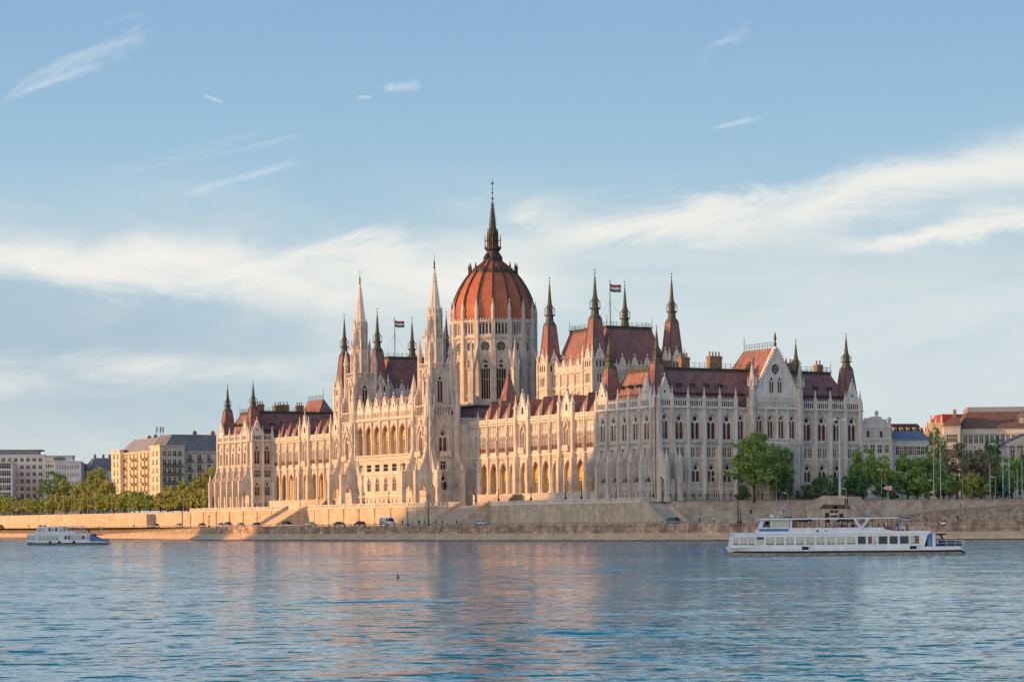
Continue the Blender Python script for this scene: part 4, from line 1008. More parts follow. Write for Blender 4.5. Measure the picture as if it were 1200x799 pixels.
s.k = 2
for xx in (971, 986):
    X = at(xx, 0, 599.6).x; s.prism([(X-2.4, 8.2), (X+2.4, 8.2), (X+1.6, 9.2), (X-1.2, 9.3)], 599.3, 599.62)
s.build('stair_block', [FRONT, GLASS, mat('brown_rubble', (.16, .1, .06), .95, .4, 1)], RAMPART)
# low ramp wall that climbs to the right in front of it
rw = empty('ramp_wall', Matrix.Identity(4), 'low rough stone wall climbing to the right along a ramp, below the park wall', 'ramp wall')
def prof(y0):
    A = at(1012, 0, y0).x; B = at(1110, 0, y0).x; C_ = at(1260, 0, y0).x
    return [(A, ROAD_Z-.3), (C_+200, ROAD_Z-.3), (C_+200, LAND_Z-.3), (C_, LAND_Z-.8), (B, ROAD_Z+2.9), (A, ROAD_Z+.5)]
s = MB(); s.prism(prof(588), 588, 589); s.k = 0; s.build('wall', mat('rubble_stone_wall', (.60, .48, .36), .95, .4, .5, bump=.6, bscale=1.2, brick=(1.4, .5, 1, .1, .25), rgb2=(.42, .33, .25)), rw)
s = MB(); P_ = prof(588); P2 = [(P_[5][0], P_[5][1]), (P_[4][0], P_[4][1]), (P_[3][0], P_[3][1]), (P_[3][0], P_[3][1]+.3), (P_[4][0], P_[4][1]+.3), (P_[5][0], P_[5][1]+.3)]
s.prism(P2, 587.8, 589.2); s.build('coping', MATS['pink_coping_stone'], rw)
b = MB(); b.add([(P_[5][0], 589, ROAD_Z+.3), (P_[4][0], 589, ROAD_Z+2.8), (P_[3][0], 589, LAND_Z-.9), (P_[2][0], 589, LAND_Z-.4), (P_[2][0], 660, LAND_Z-.4), (P_[3][0], 612, LAND_Z-.9), (P_[4][0], 604, ROAD_Z+2.8), (P_[5][0], 600, ROAD_Z+.3)], [(0, 1, 6, 7), (1, 2, 5, 6), (2, 3, 4, 5)])
o = b.build('ramp_road', ASPH); o['kind'] = 'structure'
# ---- upstream embankment wall
uw = empty('embankment_wall', Matrix.Identity(4), 'sunlit stone embankment wall upstream of the palace, below the row of small trees', 'embankment wall')
wb = MB(); bb = MB()
P_ = [tuple(ab(a, b_).xy) for a, b_ in ((-4.3, 300), (-4, 408), (-2, 505), (2, 620))]+[(-560, 1900)]
for i in range(len(P_)-1):
    a = Vector(P_[i]); c = Vector(P_[i+1]); d = c-a; wb.M = T(a.x, a.y, 0) @ Matrix.Rotation(math.atan2(d.y, d.x), 4, 'Z'); wb.box(0, d.length, -.5, .5, ROAD_Z-.5, LAND_Z-.4); wb.box(0, d.length, -.6, .6, LAND_Z-.4, LAND_Z-.05)
wb.M = BM      # square stair bastion
wb.box(-8, -4.2, 326, 345, ROAD_Z-.5, LAND_Z-.6); wb.prismx([(-8, ROAD_Z-.4), (-7.2, ROAD_Z-.4), (-7.2, LAND_Z-.6), (-8, LAND_Z-.6)], 318, 326)
wb.box(-4.35, -3.6, 292, 300.5, ROAD_Z-.5, LAND_Z)
wb.build('wall', WEST, uw)
# ---- Buda hillside added out of view, its ridge shaped to shade pavilion and quay

hp = []
TAN = math.tan(R(9.0)); sh = Vector((-.985, -.17)).normalized()
KEYS = [(37, 300, 48, -430), (37, 470, 48, -430), (37, 575, 46, -440), (33, 600, 42, -450), (24, 618, 34, -450), (16, 636, 24, -450), (8, 655, 11, -450), (-15, 690, 8, -450), (-78, 696, 6.5, -480), (-79, 699, -2, -480), (-88, 708, -2, -488), (-89, 710, 6.5, -490), (-99, 733, 6.5, -496), (-100, 737, -4, -497), (-140, 836, -10, -520), (-215, 1040, -14, -560), (-300, 1200, -16, -640)]
for X, Y, zs_, xr_ in KEYS:
    Dd = (X-xr_)/-sh.x; hp.append((xr_, Y+sh.y*Dd, max(3, zs_+Dd*TAN)))
b = MB(); n = len(hp)
vs = [(x+30, y, .2) for x, y, z in hp]+[(x, y, z) for x, y, z in hp]+[(x-160, y, z*.8) for x, y, z in hp]+[(x-400, y, .2) for x, y, z in hp]
b.add(vs, [(r_*n+i, r_*n+i+1, (r_+1)*n+i+1, (r_+1)*n+i) for r_ in range(3) for i in range(n-1)]+[(0, n, 2*n, 3*n), (n-1, 2*n-1, 3*n-1, 4*n-1)])
o = b.build('shade_hills', mat('wooded_hill', (.05, .07, .03), .95, .4, .05)); o['kind'] = 'structure'
# ================================================================== the neighbouring buildings
def ext(P, d, px):
    k = (px-600)/2800; return (k*P.y-P.x)/(d.x-k*d.y)
def near(P, py, px=None):
    px = 600+2800*P.x/P.y if px is None else px
    return 5+(H0-.0075*px-py)*P.y/2800
PLASTER = {}
def pm_(name, c, **k):
    return mat(name, c, .9, .2, .25, streak=.12, **k)
def pwin(M, parent, w, h, x, z, y=0, style='cross', kind='rect', pane='glass', balc=None):
    f, p = wproto(kind, w, h, style, .14, pane); o = link('window', f, parent, M @ T(x, y, z)); link('pane', p, o)
    return o
def faceholes(mb, M, x0, x1, z0, z1, nx, nz, w, h, parent, mx=0, mz=0, style='cross', zoff=.9, skip=None, balc=None, bmesh_=None, kind='rect', blinds=.2):
    mb.M = M; mb.cell(x0, x0+mx, z0, z1) if mx else None; mb.cell(x1-mx, x1, z0, z1) if mx else None
    xa, xb = x0+mx, x1-mx; W = (xb-xa)/nx; Hh = (z1-z0-mz)/nz
    if mz: mb.cell(xa, xb, z1-mz, z1)
    for j in range(nz):
        for i in range(nx):
            c = xa+W*(i+.5); zz = z0+Hh*j
            if skip and skip(i, j): mb.cell(xa+W*i, xa+W*(i+1), zz, zz+Hh); continue
            mb.cell(xa+W*i, xa+W*(i+1), zz, zz+Hh, [(x+c, z+zz+zoff) for x, z in OUTL[kind](w, h)], .14)
            pwin(M, parent, w, h, c, zz+zoff, 0, style, kind, 'blind' if rnd.random() < blinds else 'glass')
            if balc and balc(i, j): bmesh_.M = M; bmesh_.box(c-w*.75, c+w*.75, -.9, 0, zz+.1, zz+.25); [bmesh_.box(c-w*.75+q*w*1.5/7-.04, c-w*.75+q*w*1.5/7+.04, -.9, -.82, zz+.25, zz+1.15) for q in range(8)]; bmesh_.box(c-w*.75, c+w*.75, -.92, -.8, zz+1.1, zz+1.2)
# --- the apartment block with its sunlit river face
P0 = Vector(ab(28.3, 404, 0)); P0.z = 0
uS, uW = Vector((.866, .5, 0)), Vector((-.5, .866, 0))
CREAM = pm_('cream_render', (.76, .62, .42)); GREYST = pm_('grey_stone_facing', (.76, .64, .48)); SLATE = mat('slate_roof', (.24, .235, .23), .6, .25, .3); SLATE2 = mat('pale_metal_roof', (.34, .34, .35), .5, .2, .3)
A = empty('apartment_building', T(P0.x, P0.y, 0) @ RZ(30), 'six-storey cream apartment block, its river side glowing orange, left of the palace', 'apartment building')
zt = 37.4; fh = 3.45; m = MB(); bc = MB(); z0 = zt-1.6-fh*7
Ls = ext(P0, uS, 217); Lw1 = ext(P0, uW, 176.5); Lw2 = ext(P0, uW, 141.5); Lw3 = ext(P0, uW, 131)
FS = T(0, 0, 0); 
faceholes(m, FS, 0, Ls, z0, zt, 4, 7, 1.5, 2.0, A, mx=1.0, mz=1.6, balc=lambda i, j: j < 6, bmesh_=bc)
FS2 = T(Ls, 2.5, 0); faceholes(m, FS2, 0, 48, z0, zt-2.2, 12, 7, 1.5, 2.0, A, mx=1.0, mz=.2, balc=lambda i, j: True, bmesh_=bc) if False else None
f2 = MB(); faceholes(f2, T(Ls, 2.6, 0), 0, 36, z0, zt-2.4, 8, 6, 1.6, 2.2, A, mx=1.2, mz=.3, balc=lambda i, j: True, bmesh_=bc)
m.M = Matrix.Identity(4); m.add([(Ls, 0, z0), (Ls, 2.6, z0), (Ls, 2.6, zt), (Ls, 0, zt)], [(0, 1, 2, 3)])
def FW(a, b): return T(a, b, 0) @ RZ(-90)
faceholes(m, FW(0, Lw1), 0, Lw1, z0, zt, 2, 7, 1.7, 2.2, A, mx=1.2, mz=1.6)
m2 = MB(); faceholes(m2, FW(1.8, Lw2), 0, Lw2-Lw1, z0, zt-2.0, 8, 7, 1.8, 2.3, A, mx=.6, mz=.2, balc=lambda i, j: i % 3 != 1, bmesh_=bc)
faceholes(m, FW(0, Lw3), 0, Lw3-Lw2, z0, zt-.6, 2, 7, 1.7, 2.2, A, mx=1.0, mz=1.0)
m.M = Matrix.Identity(4); m.add([(0, Lw2, z0), (1.8, Lw2, z0), (1.8, Lw2, zt-.6), (0, Lw2, zt-.6)], [(0, 1, 2, 3)])
m.add([(0, Lw1, z0), (1.8, Lw1, z0), (1.8, Lw1, zt), (0, Lw1, zt)], [(0, 1, 2, 3)]); m.box(-.3, Ls+.3, -.35, 1, zt-.1, zt+.35); m.box(-.35, 1, 0, Lw1+.3, zt-.12, zt+.33); m.box(-.3, 6, Lw2, Lw3, zt-.6, zt-.2)
m.box(2.2, Ls+35, 3.0, Lw3-1, z0, zt-2.4); m.box(1, Ls-1, 1, Lw1-1, zt-3, zt-.2)
m2.M = Matrix.Identity(4); m2.box(1.2, 6, Lw1+.1, Lw2-.1, zt-2.1, zt-1.6)
m.build('wall', GREYST, A); m2.build('wall', CREAM, A); f2.M = Matrix.Identity(4); f2.box(Ls, Ls+36, 2.0, 4, zt-2.45, zt-1.9); f2.build('wall', GREYST, A); bc.build('balcony', IRON, A)['label'] = 'small iron balconies in rows'
m = MB(); m.frustum((2.5, 50, 4.5, 26), zt-2.2, (9, 46, 9, 22), zt+5); r = m.build('roof', SLATE, A)
m = MB(); m.frustum((2.2, 22, 17, Lw3-1), zt-2, (8, 16, 20, Lw3-6), zt+4.2); m.build('roof', SLATE2, A)
for x, y, z in ((20, 12, 5), (28, 12, 5), (35, 12, 5), (40, 13, 5), (10, 30, 4), (12, 42, 4)):
    m = MB(); m.box(x-.8, x+.8, y-.5, y+.5, zt+z-3, zt+z+1.4); m.box(x-.3, x+.3, y-.2, y+.2, zt+z+1.4, zt+z+1.9); m.build('chimney', BRICKM, r)
m = MB(); 
for x, y in ((9, 26), (10.5, 25.5), (12, 26.5)): m.tube((x, y, zt+3), (x, y, zt+9), .12, 5); m.box(x-.3, x+.3, y-.2, y+.2, zt+6.5, zt+8.6)
m.build('antenna_mast', SLATE2, A)
# --- grey office blocks, far left
def simple_block(name, label, cat, pL, pR, yT, yB, Y, rot, wallm, nx, nz, w, h, depth=30, zoff=1.0, mx=.8, mz=1.0, roofm=None, style='cross', parent=None, group=None, blinds=.15, kind='rect', side=True, zground=LAND_Z):
    PL = at(pL, yT, Y); d = Vector((math.cos(R(rot)), math.sin(R(rot)), 0)); LL = ext(Vector((PL.x, PL.y, 0)), d, pR); zt = PL.z
    o = empty(name, T(PL.x, PL.y, 0) @ RZ(rot), label, cat, group) if parent is None else parent
    zb = zt-(yB-yT)*Y/2800
    mb = MB(); M = Matrix.Identity(4) if parent is None else parent.matrix_basis.inverted() @ (T(PL.x, PL.y, 0) @ RZ(rot))
    faceholes(mb, M, 0, LL, zb, zt, nx, nz, w, h, o, mx=mx, mz=mz, style=style, zoff=zoff, blinds=blinds, kind=kind)
    mb.M = M; mb.box(.02, LL-.02, .5, depth, min(zb, zground), zt-.02); mb.add([(0,0,zb),(0,depth,zb),(0,depth,zt),(0,0,zt)], [(0,1,2,3)]); mb.add([(LL,0,zb),(LL,depth,zb),(LL,depth,zt),(LL,0,zt)], [(0,1,2,3)]); mb.add([(0,0,zt),(LL,0,zt),(LL,depth,zt),(0,depth,zt)], [(0,1,2,3)])
    if zb > zground: mb.cell(0, LL, zground, zb)
    mb.box(-.2, LL+.2, -.25, depth, zt, zt+.35)
    mb.build('wall', wallm, o)
    return o, M, LL, zt, zb
OFF = pm_('pink_grey_cladding', (.80, .75, .70)); OFF2 = pm_('pale_cladding', (.84, .78, .71)); DARKG = mat('dark_ribbon_glass', (.03, .04, .06), .15, .2, 1, spec=.7)
o, M, LL, zt, zb = simple_block('office_building', 'large grey office block with a grid of square windows, at the far left', 'office building', -30, 53.5, 533.5, 586, 1120, 8, OFF, 11, 6, 1.7, 1.7, zoff=1.2, mz=.8)
m = MB(); m.box(-.3, LL-3, 1.5, 18, zt+.3, zt+2.3); m.box(-.5, LL-1, 1.2, 18.5, zt+2.3, zt+2.7); m.build('roof', SLATE, o)
m = MB(); m.box(0, LL, -.15, .1, LAND_Z+4, LAND_Z+9); m.build('shop_front', DARKG, o)
o, M, LL, zt, zb = simple_block('office_building', 'pale narrow office wing with paired slot windows, at the left edge', 'office building', -20, 15.2, 541.5, 594, 1085, 8, OFF2, 6, 6, 1.9, 2.4, zoff=1.0, mz=.6)
o, M, LL, zt, zb = simple_block('office_building', 'low pinkish windowless block with a glazed penthouse, beside the big left tree', 'office building', 64.3, 95.5, 541, 590, 1090, 8, OFF, 9, 5, .5, 1.8, zoff=1.0, mz=.6)
m = MB(); m.box(-4.5, LL-3.4, 1.5, 14, zt+.3, zt+2.6); m.build('penthouse', OFF2, o); m = MB(); m.box(-.5, 4.8, 1.3, 1.5, zt+.7, zt+2.2); m.box(8.5, LL-3.8, 1.3, 1.5, zt+.7, zt+2.2); m.build('ribbon_window', DARKG, o); m = MB(); m.box(-5, LL-3, 1, 14.5, zt+2.6, zt+3.0); m.build('roof', OFF2, o)
m = MB(); m.box(-4.4, -.1, 2, 12, LAND_Z, zt); 
for j in range(4):
    for i in range(4): m.k = 1; m.box(-4.0+i*1.0, -3.5+i*1.0, 1.9, 2.05, zt-2.6-3.4*j, zt-1.0-3.4*j); m.k = 0
m.build('stair_wing', [OFF2, GLASS], o)
# --- small sunlit house with grey mansard
YEL = pm_('yellow_render', (.72, .54, .30))
o, M, LL, zt, zb = simple_block('house', 'small yellow house with a grey mansard roof, between the offices and the apartment block', 'house', 95.6, 104, 551.5, 590, 1120, 20, YEL, 2, 4, 1.2, 1.9, depth=16)
m = MB(); m.box(LL, LL+20, .4, 16, LAND_Z, zt); m.build('wall', OFF2, o)
m = MB(); m.frustum((LL-.5, LL+22, .1, 17), zt, (LL+4, LL+19, 6, 12), zt+6.2); m.frustum((-.3, LL+6, -.3, 15), zt+.3, (1.5, LL+3, 5, 10), zt+3.4); r = m.build('roof', SLATE, o)
for x in (8, 12, 15): m = MB(); m.box(x-.5, x+.5, 8, 9, zt+3, zt+8); m.build('chimney', BRICKM, r)
bb_ = at(96.4, 551, 1118); o = empty('billboard', T(bb_.x, bb_.y, 0) @ RZ(8), 'small red and magenta rooftop billboard above the yellow house', 'billboard')
m = MB(); m.box(0, 2.0, 0, .2, bb_.z, bb_.z+3.1); m.k = 1; m.prism([(.3, bb_.z+.4), (1.0, bb_.z+.5), (1.3, bb_.z+1.7), (.8, bb_.z+2.6), (.3, bb_.z+2.2)], -.05, 0); m.k = 2; m.prism([(1.2, bb_.z+1.2), (1.9, bb_.z+.4), (1.9, bb_.z+2.9), (1.4, bb_.z+2.9)], -.05, 0)
m.build('panel', [mat('poster_red', (.5, .06, .05), .6, .2, 2), mat('poster_white', (.7, .62, .5), .6, .1, 2), mat('poster_magenta', (.35, .04, .22), .6, .1, 2)], o)
m = MB(); m.tube((.4, .3, bb_.z-2.5), (.4, .3, bb_.z), .1); m.tube((1.6, .3, bb_.z-2.5), (1.6, .3, bb_.z), .1); m.tube((1.0, .3, bb_.z), (1.0, .3, bb_.z+6.5), .06); m.build('support_frame', IRON, o)
# --- right of the palace: small domed classical block
CLS = pm_('classical_stucco', (.66, .62, .55)); BLUER = mat('blue_tin_roof', (.17, .26, .33), .5, .2, .4)
o, M, LL, zt, zb = simple_block('classical_building', 'pale classical pavilion with urns and a curved attic, just right of the palace', 'classical building', 1008, 1047, 516, 560, 760, 4, CLS, 4, 2, 1.3, 2.6, depth=20, zoff=2.2, mz=.5)
m = MB(); q = LL-10.2
m.prism([(q+.3, zt+.3), (LL-.3, zt+.3), (LL-.3, zt+4.6), (LL-1.3, zt+5.3), (LL-2, zt+6.6), (LL-3.4, zt+6.9), (LL-3.6, zt+7.6), (LL-6.4, zt+7.6), (LL-6.6, zt+6.9), (LL-8, zt+6.5), (LL-8.7, zt+5.3), (q+.3, zt+4.6)], .2, 10)
m.box(q, LL, -.1, 10.2, zt+3.9, zt+4.3)
for k in range(5): m.box(q+.7+k*2.1, q+1.3+k*2.1, -.05, .3, zt+.3, zt+3.9)
for k in (0, 1): m.prism([(q+1.9+k*4.2, zt+1), (q+2.6+k*4.2, zt+1), (q+2.6+k*4.2, zt+3), (q+1.9+k*4.2, zt+3)], .05, .25, 1)
m.build('attic', [CLS, GLASS], o)
for xx, hh in ((LL-5, 9.7), (LL-.9, 7.6), (LL-8.6, 7.4), (q+.6, 6.5)):
    m = MB(); m.lathe([(.5, zt+4.3), (.4, zt+hh-1.6), (.65, zt+hh-1.2), (.7, zt+hh-.7), (.3, zt+hh-.3), (.1, zt+hh)], 8, cx=xx, cy=.8); m.build('urn', CLS, o)
o, M, LL, zt, zb = simple_block('classical_building', 'long low stucco wing with a blue tin roof, beside the domed pavilion', 'classical building', 1047.2, 1092, 517, 560, 765, 6, CLS, 8, 2, 1.2, 2.7, depth=20, zoff=2.0, mz=1.0)
m = MB(); m.frustum((-.1, LL+.3, -.4, 20), zt+.35, (1.0, LL-2.4, 4, 16), zt+3.4); m.build('roof', BLUER, o)
# dark-roofed and ornate blocks behind
DKR = mat('dark_brown_roof', (.09, .055, .045), .8, .3, .4); ORN = pm_('ochre_stucco', (.72, .57, .36)); REDR = mat('red_tin_roof', (.38, .055, .045), .7, .2, .5)
o, M, LL, zt, zb = simple_block('terraced_house', 'dark-roofed house with a row of lit dormers, behind the blue tin roof', 'house', 1040, 1084, 508, 560, 905, 6, CLS, 7, 4, 1.3, 2.0, depth=20)
m = MB(); m.frustum((-.1, LL+.1, -.3, 20), zt+.35, (1.5, LL-1.5, 4, 16), zt+3.9); r = m.build('roof', DKR, o)
for k in range(5):
    m = MB(); x = 3.2+k*2.6; m.prismx([(.2, zt+.5), (.2, zt+1.9), (.9, zt+2.3), (2.6, zt+2.3), (2.6, zt+.5)], x-.6, x+.6); m.k = 1; m.box(x-.35, x+.35, .1, .19, zt+.8, zt+1.8); m.build('dormer', [ORN, GLASS], r)
o, M, LL, zt, zb = simple_block('ornate_building', 'ornate ochre building with rooftop statues catching the last sun', 'ornate building', 1083, 1107, 508, 560, 905, -12, ORN, 5, 4, 1.2, 2.1, depth=26, mz=.6)
m = MB(); m.frustum((.5, LL-.5, .3, 20), zt+.3, (1.5, LL-1.5, 3, 16), zt+2.5); m.box(LL*.3, LL*.95, .1, 6, zt+.3, zt+4.0); m.box(LL*.3-.3, LL*.95+.3, -.2, 6.3, zt+3.4, zt+3.8); m.build('attic', ORN, o)
for xx, hh in ((.6, 3.0), (LL*.36, 7.2), (LL*.62, 6.2), (LL*.9, 7.6), (LL*.18, 4.6)):
    m = MB(); b0_ = zt+(3.9 if xx > LL*.3 else .4); m.lathe([(.5, b0_), (.35, b0_+.8), (.5, zt+hh*.62), (.45, zt+hh*.8), (.22, zt+hh*.86), (.3, zt+hh*.93), (.1, zt+hh)], 8, cx=xx, cy=.8); m.build('statue', ORN, o)
o, M, LL, zt, zb = simple_block('terraced_house', 'house with a bright red tin roof, behind the ornate ochre building', 'house', 1104, 1142, 497.5, 560, 960, 4, ORN, 8, 5, 1.2, 2.0, depth=20)
m = MB(); m.frustum((-.2, LL+.3, -.3, 20), zt+.35, (1.2, LL-3, 4, 15), zt+4.4); r = m.build('roof', REDR, o); m = MB(); m.box(5.6, 6.8, 1.2, 3, zt+.8, zt+3.2); m.build('dormer', ORN, r)
# long ministry building
MIN = pm_('ministry_stucco', (.70, .63, .53)); BRR = mat('brown_tile_roof', (.22, .135, .10), .85, .3, .4)
o, M, LL, zt, zb = simple_block('ministry_building', 'long stone ministry building under a broad brown tiled roof with dormers, at the right edge', 'ministry building', 1126, 1226, 503.5, 560, 800, -6, MIN, 15, 3, 1.3, 3.0, depth=34, zoff=1.9, mz=1.6)
mm = MB()
for k in range(16): x = .8+(LL-1.6)*k/15; mm.box(x-.3, x+.3, -.3, 0, zb, zt-1.2)
mm.box(-.2, LL, -.5, 0, zt-1.5, zt-1.0); mm.box(-.2, LL, -.25, 0, zt-6.8, zt-6.4)
for k in range(15):
    x = .8+(LL-1.6)*(k+.5)/15; mm.prism([(x-1, zt-1.9), (x+1, zt-1.9), (x, zt-1.5)], -.3, 0)
mm.build('pilaster_order', MIN, o)
m = MB(); m.frustum((-.6, LL+1, -.6, 34), zt+.4, (3.2, LL, 8, 26), zt+6.3); r = m.build('roof', BRR, o)
m = MB(); m.box(3.2, LL, 8, 26, zt+6.3, zt+7.9); m.build('roof_lantern', SLATE2, r)
for x in (20.5, 31): 
    m = MB(); m.prismx([(2, zt+1.6), (2, zt+4.3), (3, zt+4.9), (6, zt+4.9), (6, zt+1.6)], x-1, x+1); m.k = 1; m.box(x-.6, x+.6, 1.9, 2.0, zt+2, zt+4); m.k = 0; m.prism([(x-1.4, zt+4.3), (x+1.4, zt+4.3), (x, zt+5.6)], 1.7, 4); m.build('dormer', [SLATE, MIN], r)
o2, M2, LL2, zt2, zb2 = simple_block('corner_pavilion', 'projecting corner pavilion of stone with a small hipped roof, left end of the ministry', 'corner pavilion', 1107, 1126, 500.5, 560, 796, -6, MIN, 3, 3, 1.2, 2.6, depth=12, zoff=1.8, mz=1.8)
m = MB(); m.frustum((-.3, LL2+.2, -.3, 12), zt2+.4, (LL2*.75, LL2-.2, 3, 8), zt2+4.4); m.build('roof', BRR, o2); m = MB(); m.box(LL2*.62, LL2*.62+1, 2, 3.4, zt2, zt2+6); m.build('chimney', BRICKM, o2)
# portico at the edge
Pp = at(1180, 521, 765); o = empty('portico_building', T(Pp.x, Pp.y, 0) @ RZ(-4), 'classical stone portico with a low pediment and columns, at the right edge', 'portico')
m = MB(); z = Pp.z; W_ = 11; m.box(0, W_, .8, 20, LAND_Z, z-.3); m.box(-.4, W_+.4, -1.2, 20, z-.4, z+.2); m.prism([(-.6, z+.2), (W_+.6, z+.2), (W_/2, z+3.0)], -1.3, 14); m.build('wall', MIN, o)
m = MB(); m.prism([(-.9, z+.25), (W_/2, z+3.25), (W_+.9, z+.25), (W_+.9, z+.5), (W_/2, z+3.6), (-.9, z+.5)], -1.5, 14); m.build('roof', BLUER, o)
for k in range(5):
    m = MB(); m.lathe([(.5, LAND_Z), (.5, LAND_Z+.5), (.38, LAND_Z+.6), (.33, z-1.1), (.5, z-.8), (.5, z-.42)], 10, cx=.5+k*(W_-1)/4, cy=-.5); m.build('column', MIN, o)
for k in range(3): pwin(Matrix.Identity(4), o, 1.2, 3.0, 2+k*3.3, z-4.6, .5)
# white kiosk by the northern pavilion
Pk = at(222.5, 601, 880); o = empty('kiosk', T(Pk.x, Pk.y, LAND_Z) @ RZ(12), 'small white flat-roofed kiosk beside the palace, among the small trees', 'kiosk')
m = MB(); m.box(0, 4.8, 0, 3, 0, 2.6); m.build('wall', mat('white_panel', (.7, .68, .64), .6, .1, 1), o); m = MB(); m.box(-.2, 5, -.3, 3.2, 2.6, 2.85); m.build('roof', SLATE2, o); m = MB(); m.box(.5, 2.6, -.06, 0, 1.0, 2.1); m.box(3.4, 4.3, -.06, 0, .05, 2.1); m.build('window', GLASS, o)
# ================================================================== trees
def leafmat(n, c1, c2):
    c1 = tuple(min(.6, v*1.6) for v in c1); c2 = tuple(min(.6, v*1.65) for v in c2)
    return mat(n, c1, .75, .45, .5, rgb2=c2, spec=.15, coord='pos', transl=.22)
LG = dict(deep=leafmat('deep_olive_leaves', (.17, .26, .07), (.10, .17, .05)), green=leafmat('green_leaves', (.25, .34, .09), (.15, .25, .06)), bright=leafmat('bright_green_leaves', (.36, .48, .08), (.24, .36, .07)), dark=leafmat('dark_green_leaves', (.11, .20, .08), (.07, .14, .07)),
          olive=leafmat('olive_leaves', (.36, .36, .10), (.24, .26, .07)), gold=leafmat('golden_leaves', (.46, .38, .10), (.30, .29, .09)), brown=leafmat('russet_leaves', (.27, .21, .14), (.17, .18, .09)))
BARK = mat('bark', (.10, .075, .05), .9, .4, 2, coord='obj')
def tree_meshes(H, W, base, n, leaf, seed, shape='round', lobes=9):
    r = random.Random(seed); lo = []
    ht = H-base
    for i in range(lobes):
        t = (i+.5)/lobes; z = base+ht*(.12+.78*t)
        if shape == 'round': prof = math.sin(math.pi*min(1, .18+.82*t))**.6
        elif shape == 'tall': prof = .55+.45*math.sin(math.pi*min(1, .1+.9*t))
        else: prof = max(.16, 1-t)
        a = i*2.4+r.random(); rr = W/2*prof
        lo.append((rr*.58*math.cos(a), rr*.58*math.sin(a), z, rr*r.uniform(.42, .62), ht/lobes*r.uniform(1.5, 2.2)))
    if shape != 'cone': lo.append((0, 0, base+ht*.5, W*.30, ht*.42)); lo.append((r.uniform(-.1, .1)*W, 0, H-ht*.16, W*.2, ht*.16))
    lo = [(x, y, z, a, min(b, (H-z)*1.0, max(.4, z-base*.75))) for x, y, z, a, b in lo]
    vs = []; fs = []
    tot = sum(a*a*b for *_, a, b in lo)
    for x, y, z, a, b in lo:
        k = int(n*a*a*b/tot)
        sub = [(r.uniform(-1, 1), r.uniform(-1, 1), r.uniform(-1, 1)) for _ in range(max(5, k//55))]
        for _ in range(k):
            c = r.choice(sub); q = Vector(c)
            if q.length > 1: q.normalize()
            if q.length < .55: q = q.normalized()*.7
            q += Vector((r.gauss(0, .17), r.gauss(0, .17), r.gauss(0, .15)))
            P = Vector((x+q.x*a, y+q.y*a, z+q.z*b)); s = leaf*r.uniform(.6, 1.3)
            n_ = Vector((r.gauss(0, 1), r.gauss(0, 1), r.gauss(.5, 1))).normalized(); u = n_.orthogonal().normalized(); v = n_.cross(u); o = len(vs)
            vs += [tuple(P+u*s), tuple(P+v*s*.6), tuple(P-u*s*.8), tuple(P-v*s*.6)]; fs.append((o, o+1, o+2, o+3))
    tr = MB(); tw = max(.12, W*.028); top = base+ht*.45
    tr.tube((0, 0, -.4), (0, 0, base), tw*1.2, 7, tw*.85); tr.tube((0, 0, base), (r.uniform(-.3, .3), 0, top), tw*.85, 6, tw*.35)
    for x, y, z, a, b in lo[:8]:
        tr.tube((0, 0, base*.8+ht*.08*r.random()), (x*.8, y*.8, z), tw*.45, 5, tw*.12)
    return vs, fs, tr
def tree(name, label, px, py, Y, H, W, kind, seed, shape='round', base=None, n=3200, leaf=.42, lobes=9, group=None, z=None, trunks=1):
    P = at(px, py, Y); z = LAND_Z if z is None else z
    base = H*.2 if base is None else base
    vs, fs, tr = tree_meshes(H, W, base, n, leaf, seed, shape, lobes)
    o = empty(name, T(P.x, P.y, z) @ RZ(seed*47), label, 'tree' if 'bush' not in name and 'shrub' not in name else 'bush', group)
    b = MB(); b.add(vs, fs); b.build('crown', LG[kind], o); tr.build('trunk', BARK, o)
    return o
# big pair in front of the end face
tree('lime_tree', 'tallest leafy green tree with a pale trunk, in front of the end face', 884, 584, 597, 17.2, 12.4, 'green', 3, 'tall', 3.2, 5200, .40, 13)
tree('lime_tree', 'dark green tree close behind and right of the tallest tree, against the end face', 911, 584, 606, 14.5, 8, 'green', 5, 'tall', 2.2, 2600, .40, 9)
tree('fir_tree', 'narrow dark conifer between the two leafy trees and the portal', 921, 585, 604, 8, 4.5, 'dark', 9, 'tall', .8, 1500, .32)
for i, (px, h, w, kd, lb) in enumerate(((945, 4.2, 5, 'dark', 'low dark bush at the foot of the end face, left of the high lamp'), (958, 6.2, 5.6, 'dark', 'rounded dark yew bush left of the slim lamp'), (971, 7.0, 6, 'dark', 'tallest dark yew, behind the slim lamp'), (981, 6.0, 5, 'dark', 'dark yew right behind the tall mast'), (869, 4, 4, 'dark', 'low dark bush under the tall leafy tree'))):
    tree('yew_bush', lb, px, 585, 608, h, w, kd, 20+i, 'round', .2, 1500, .3, 7)
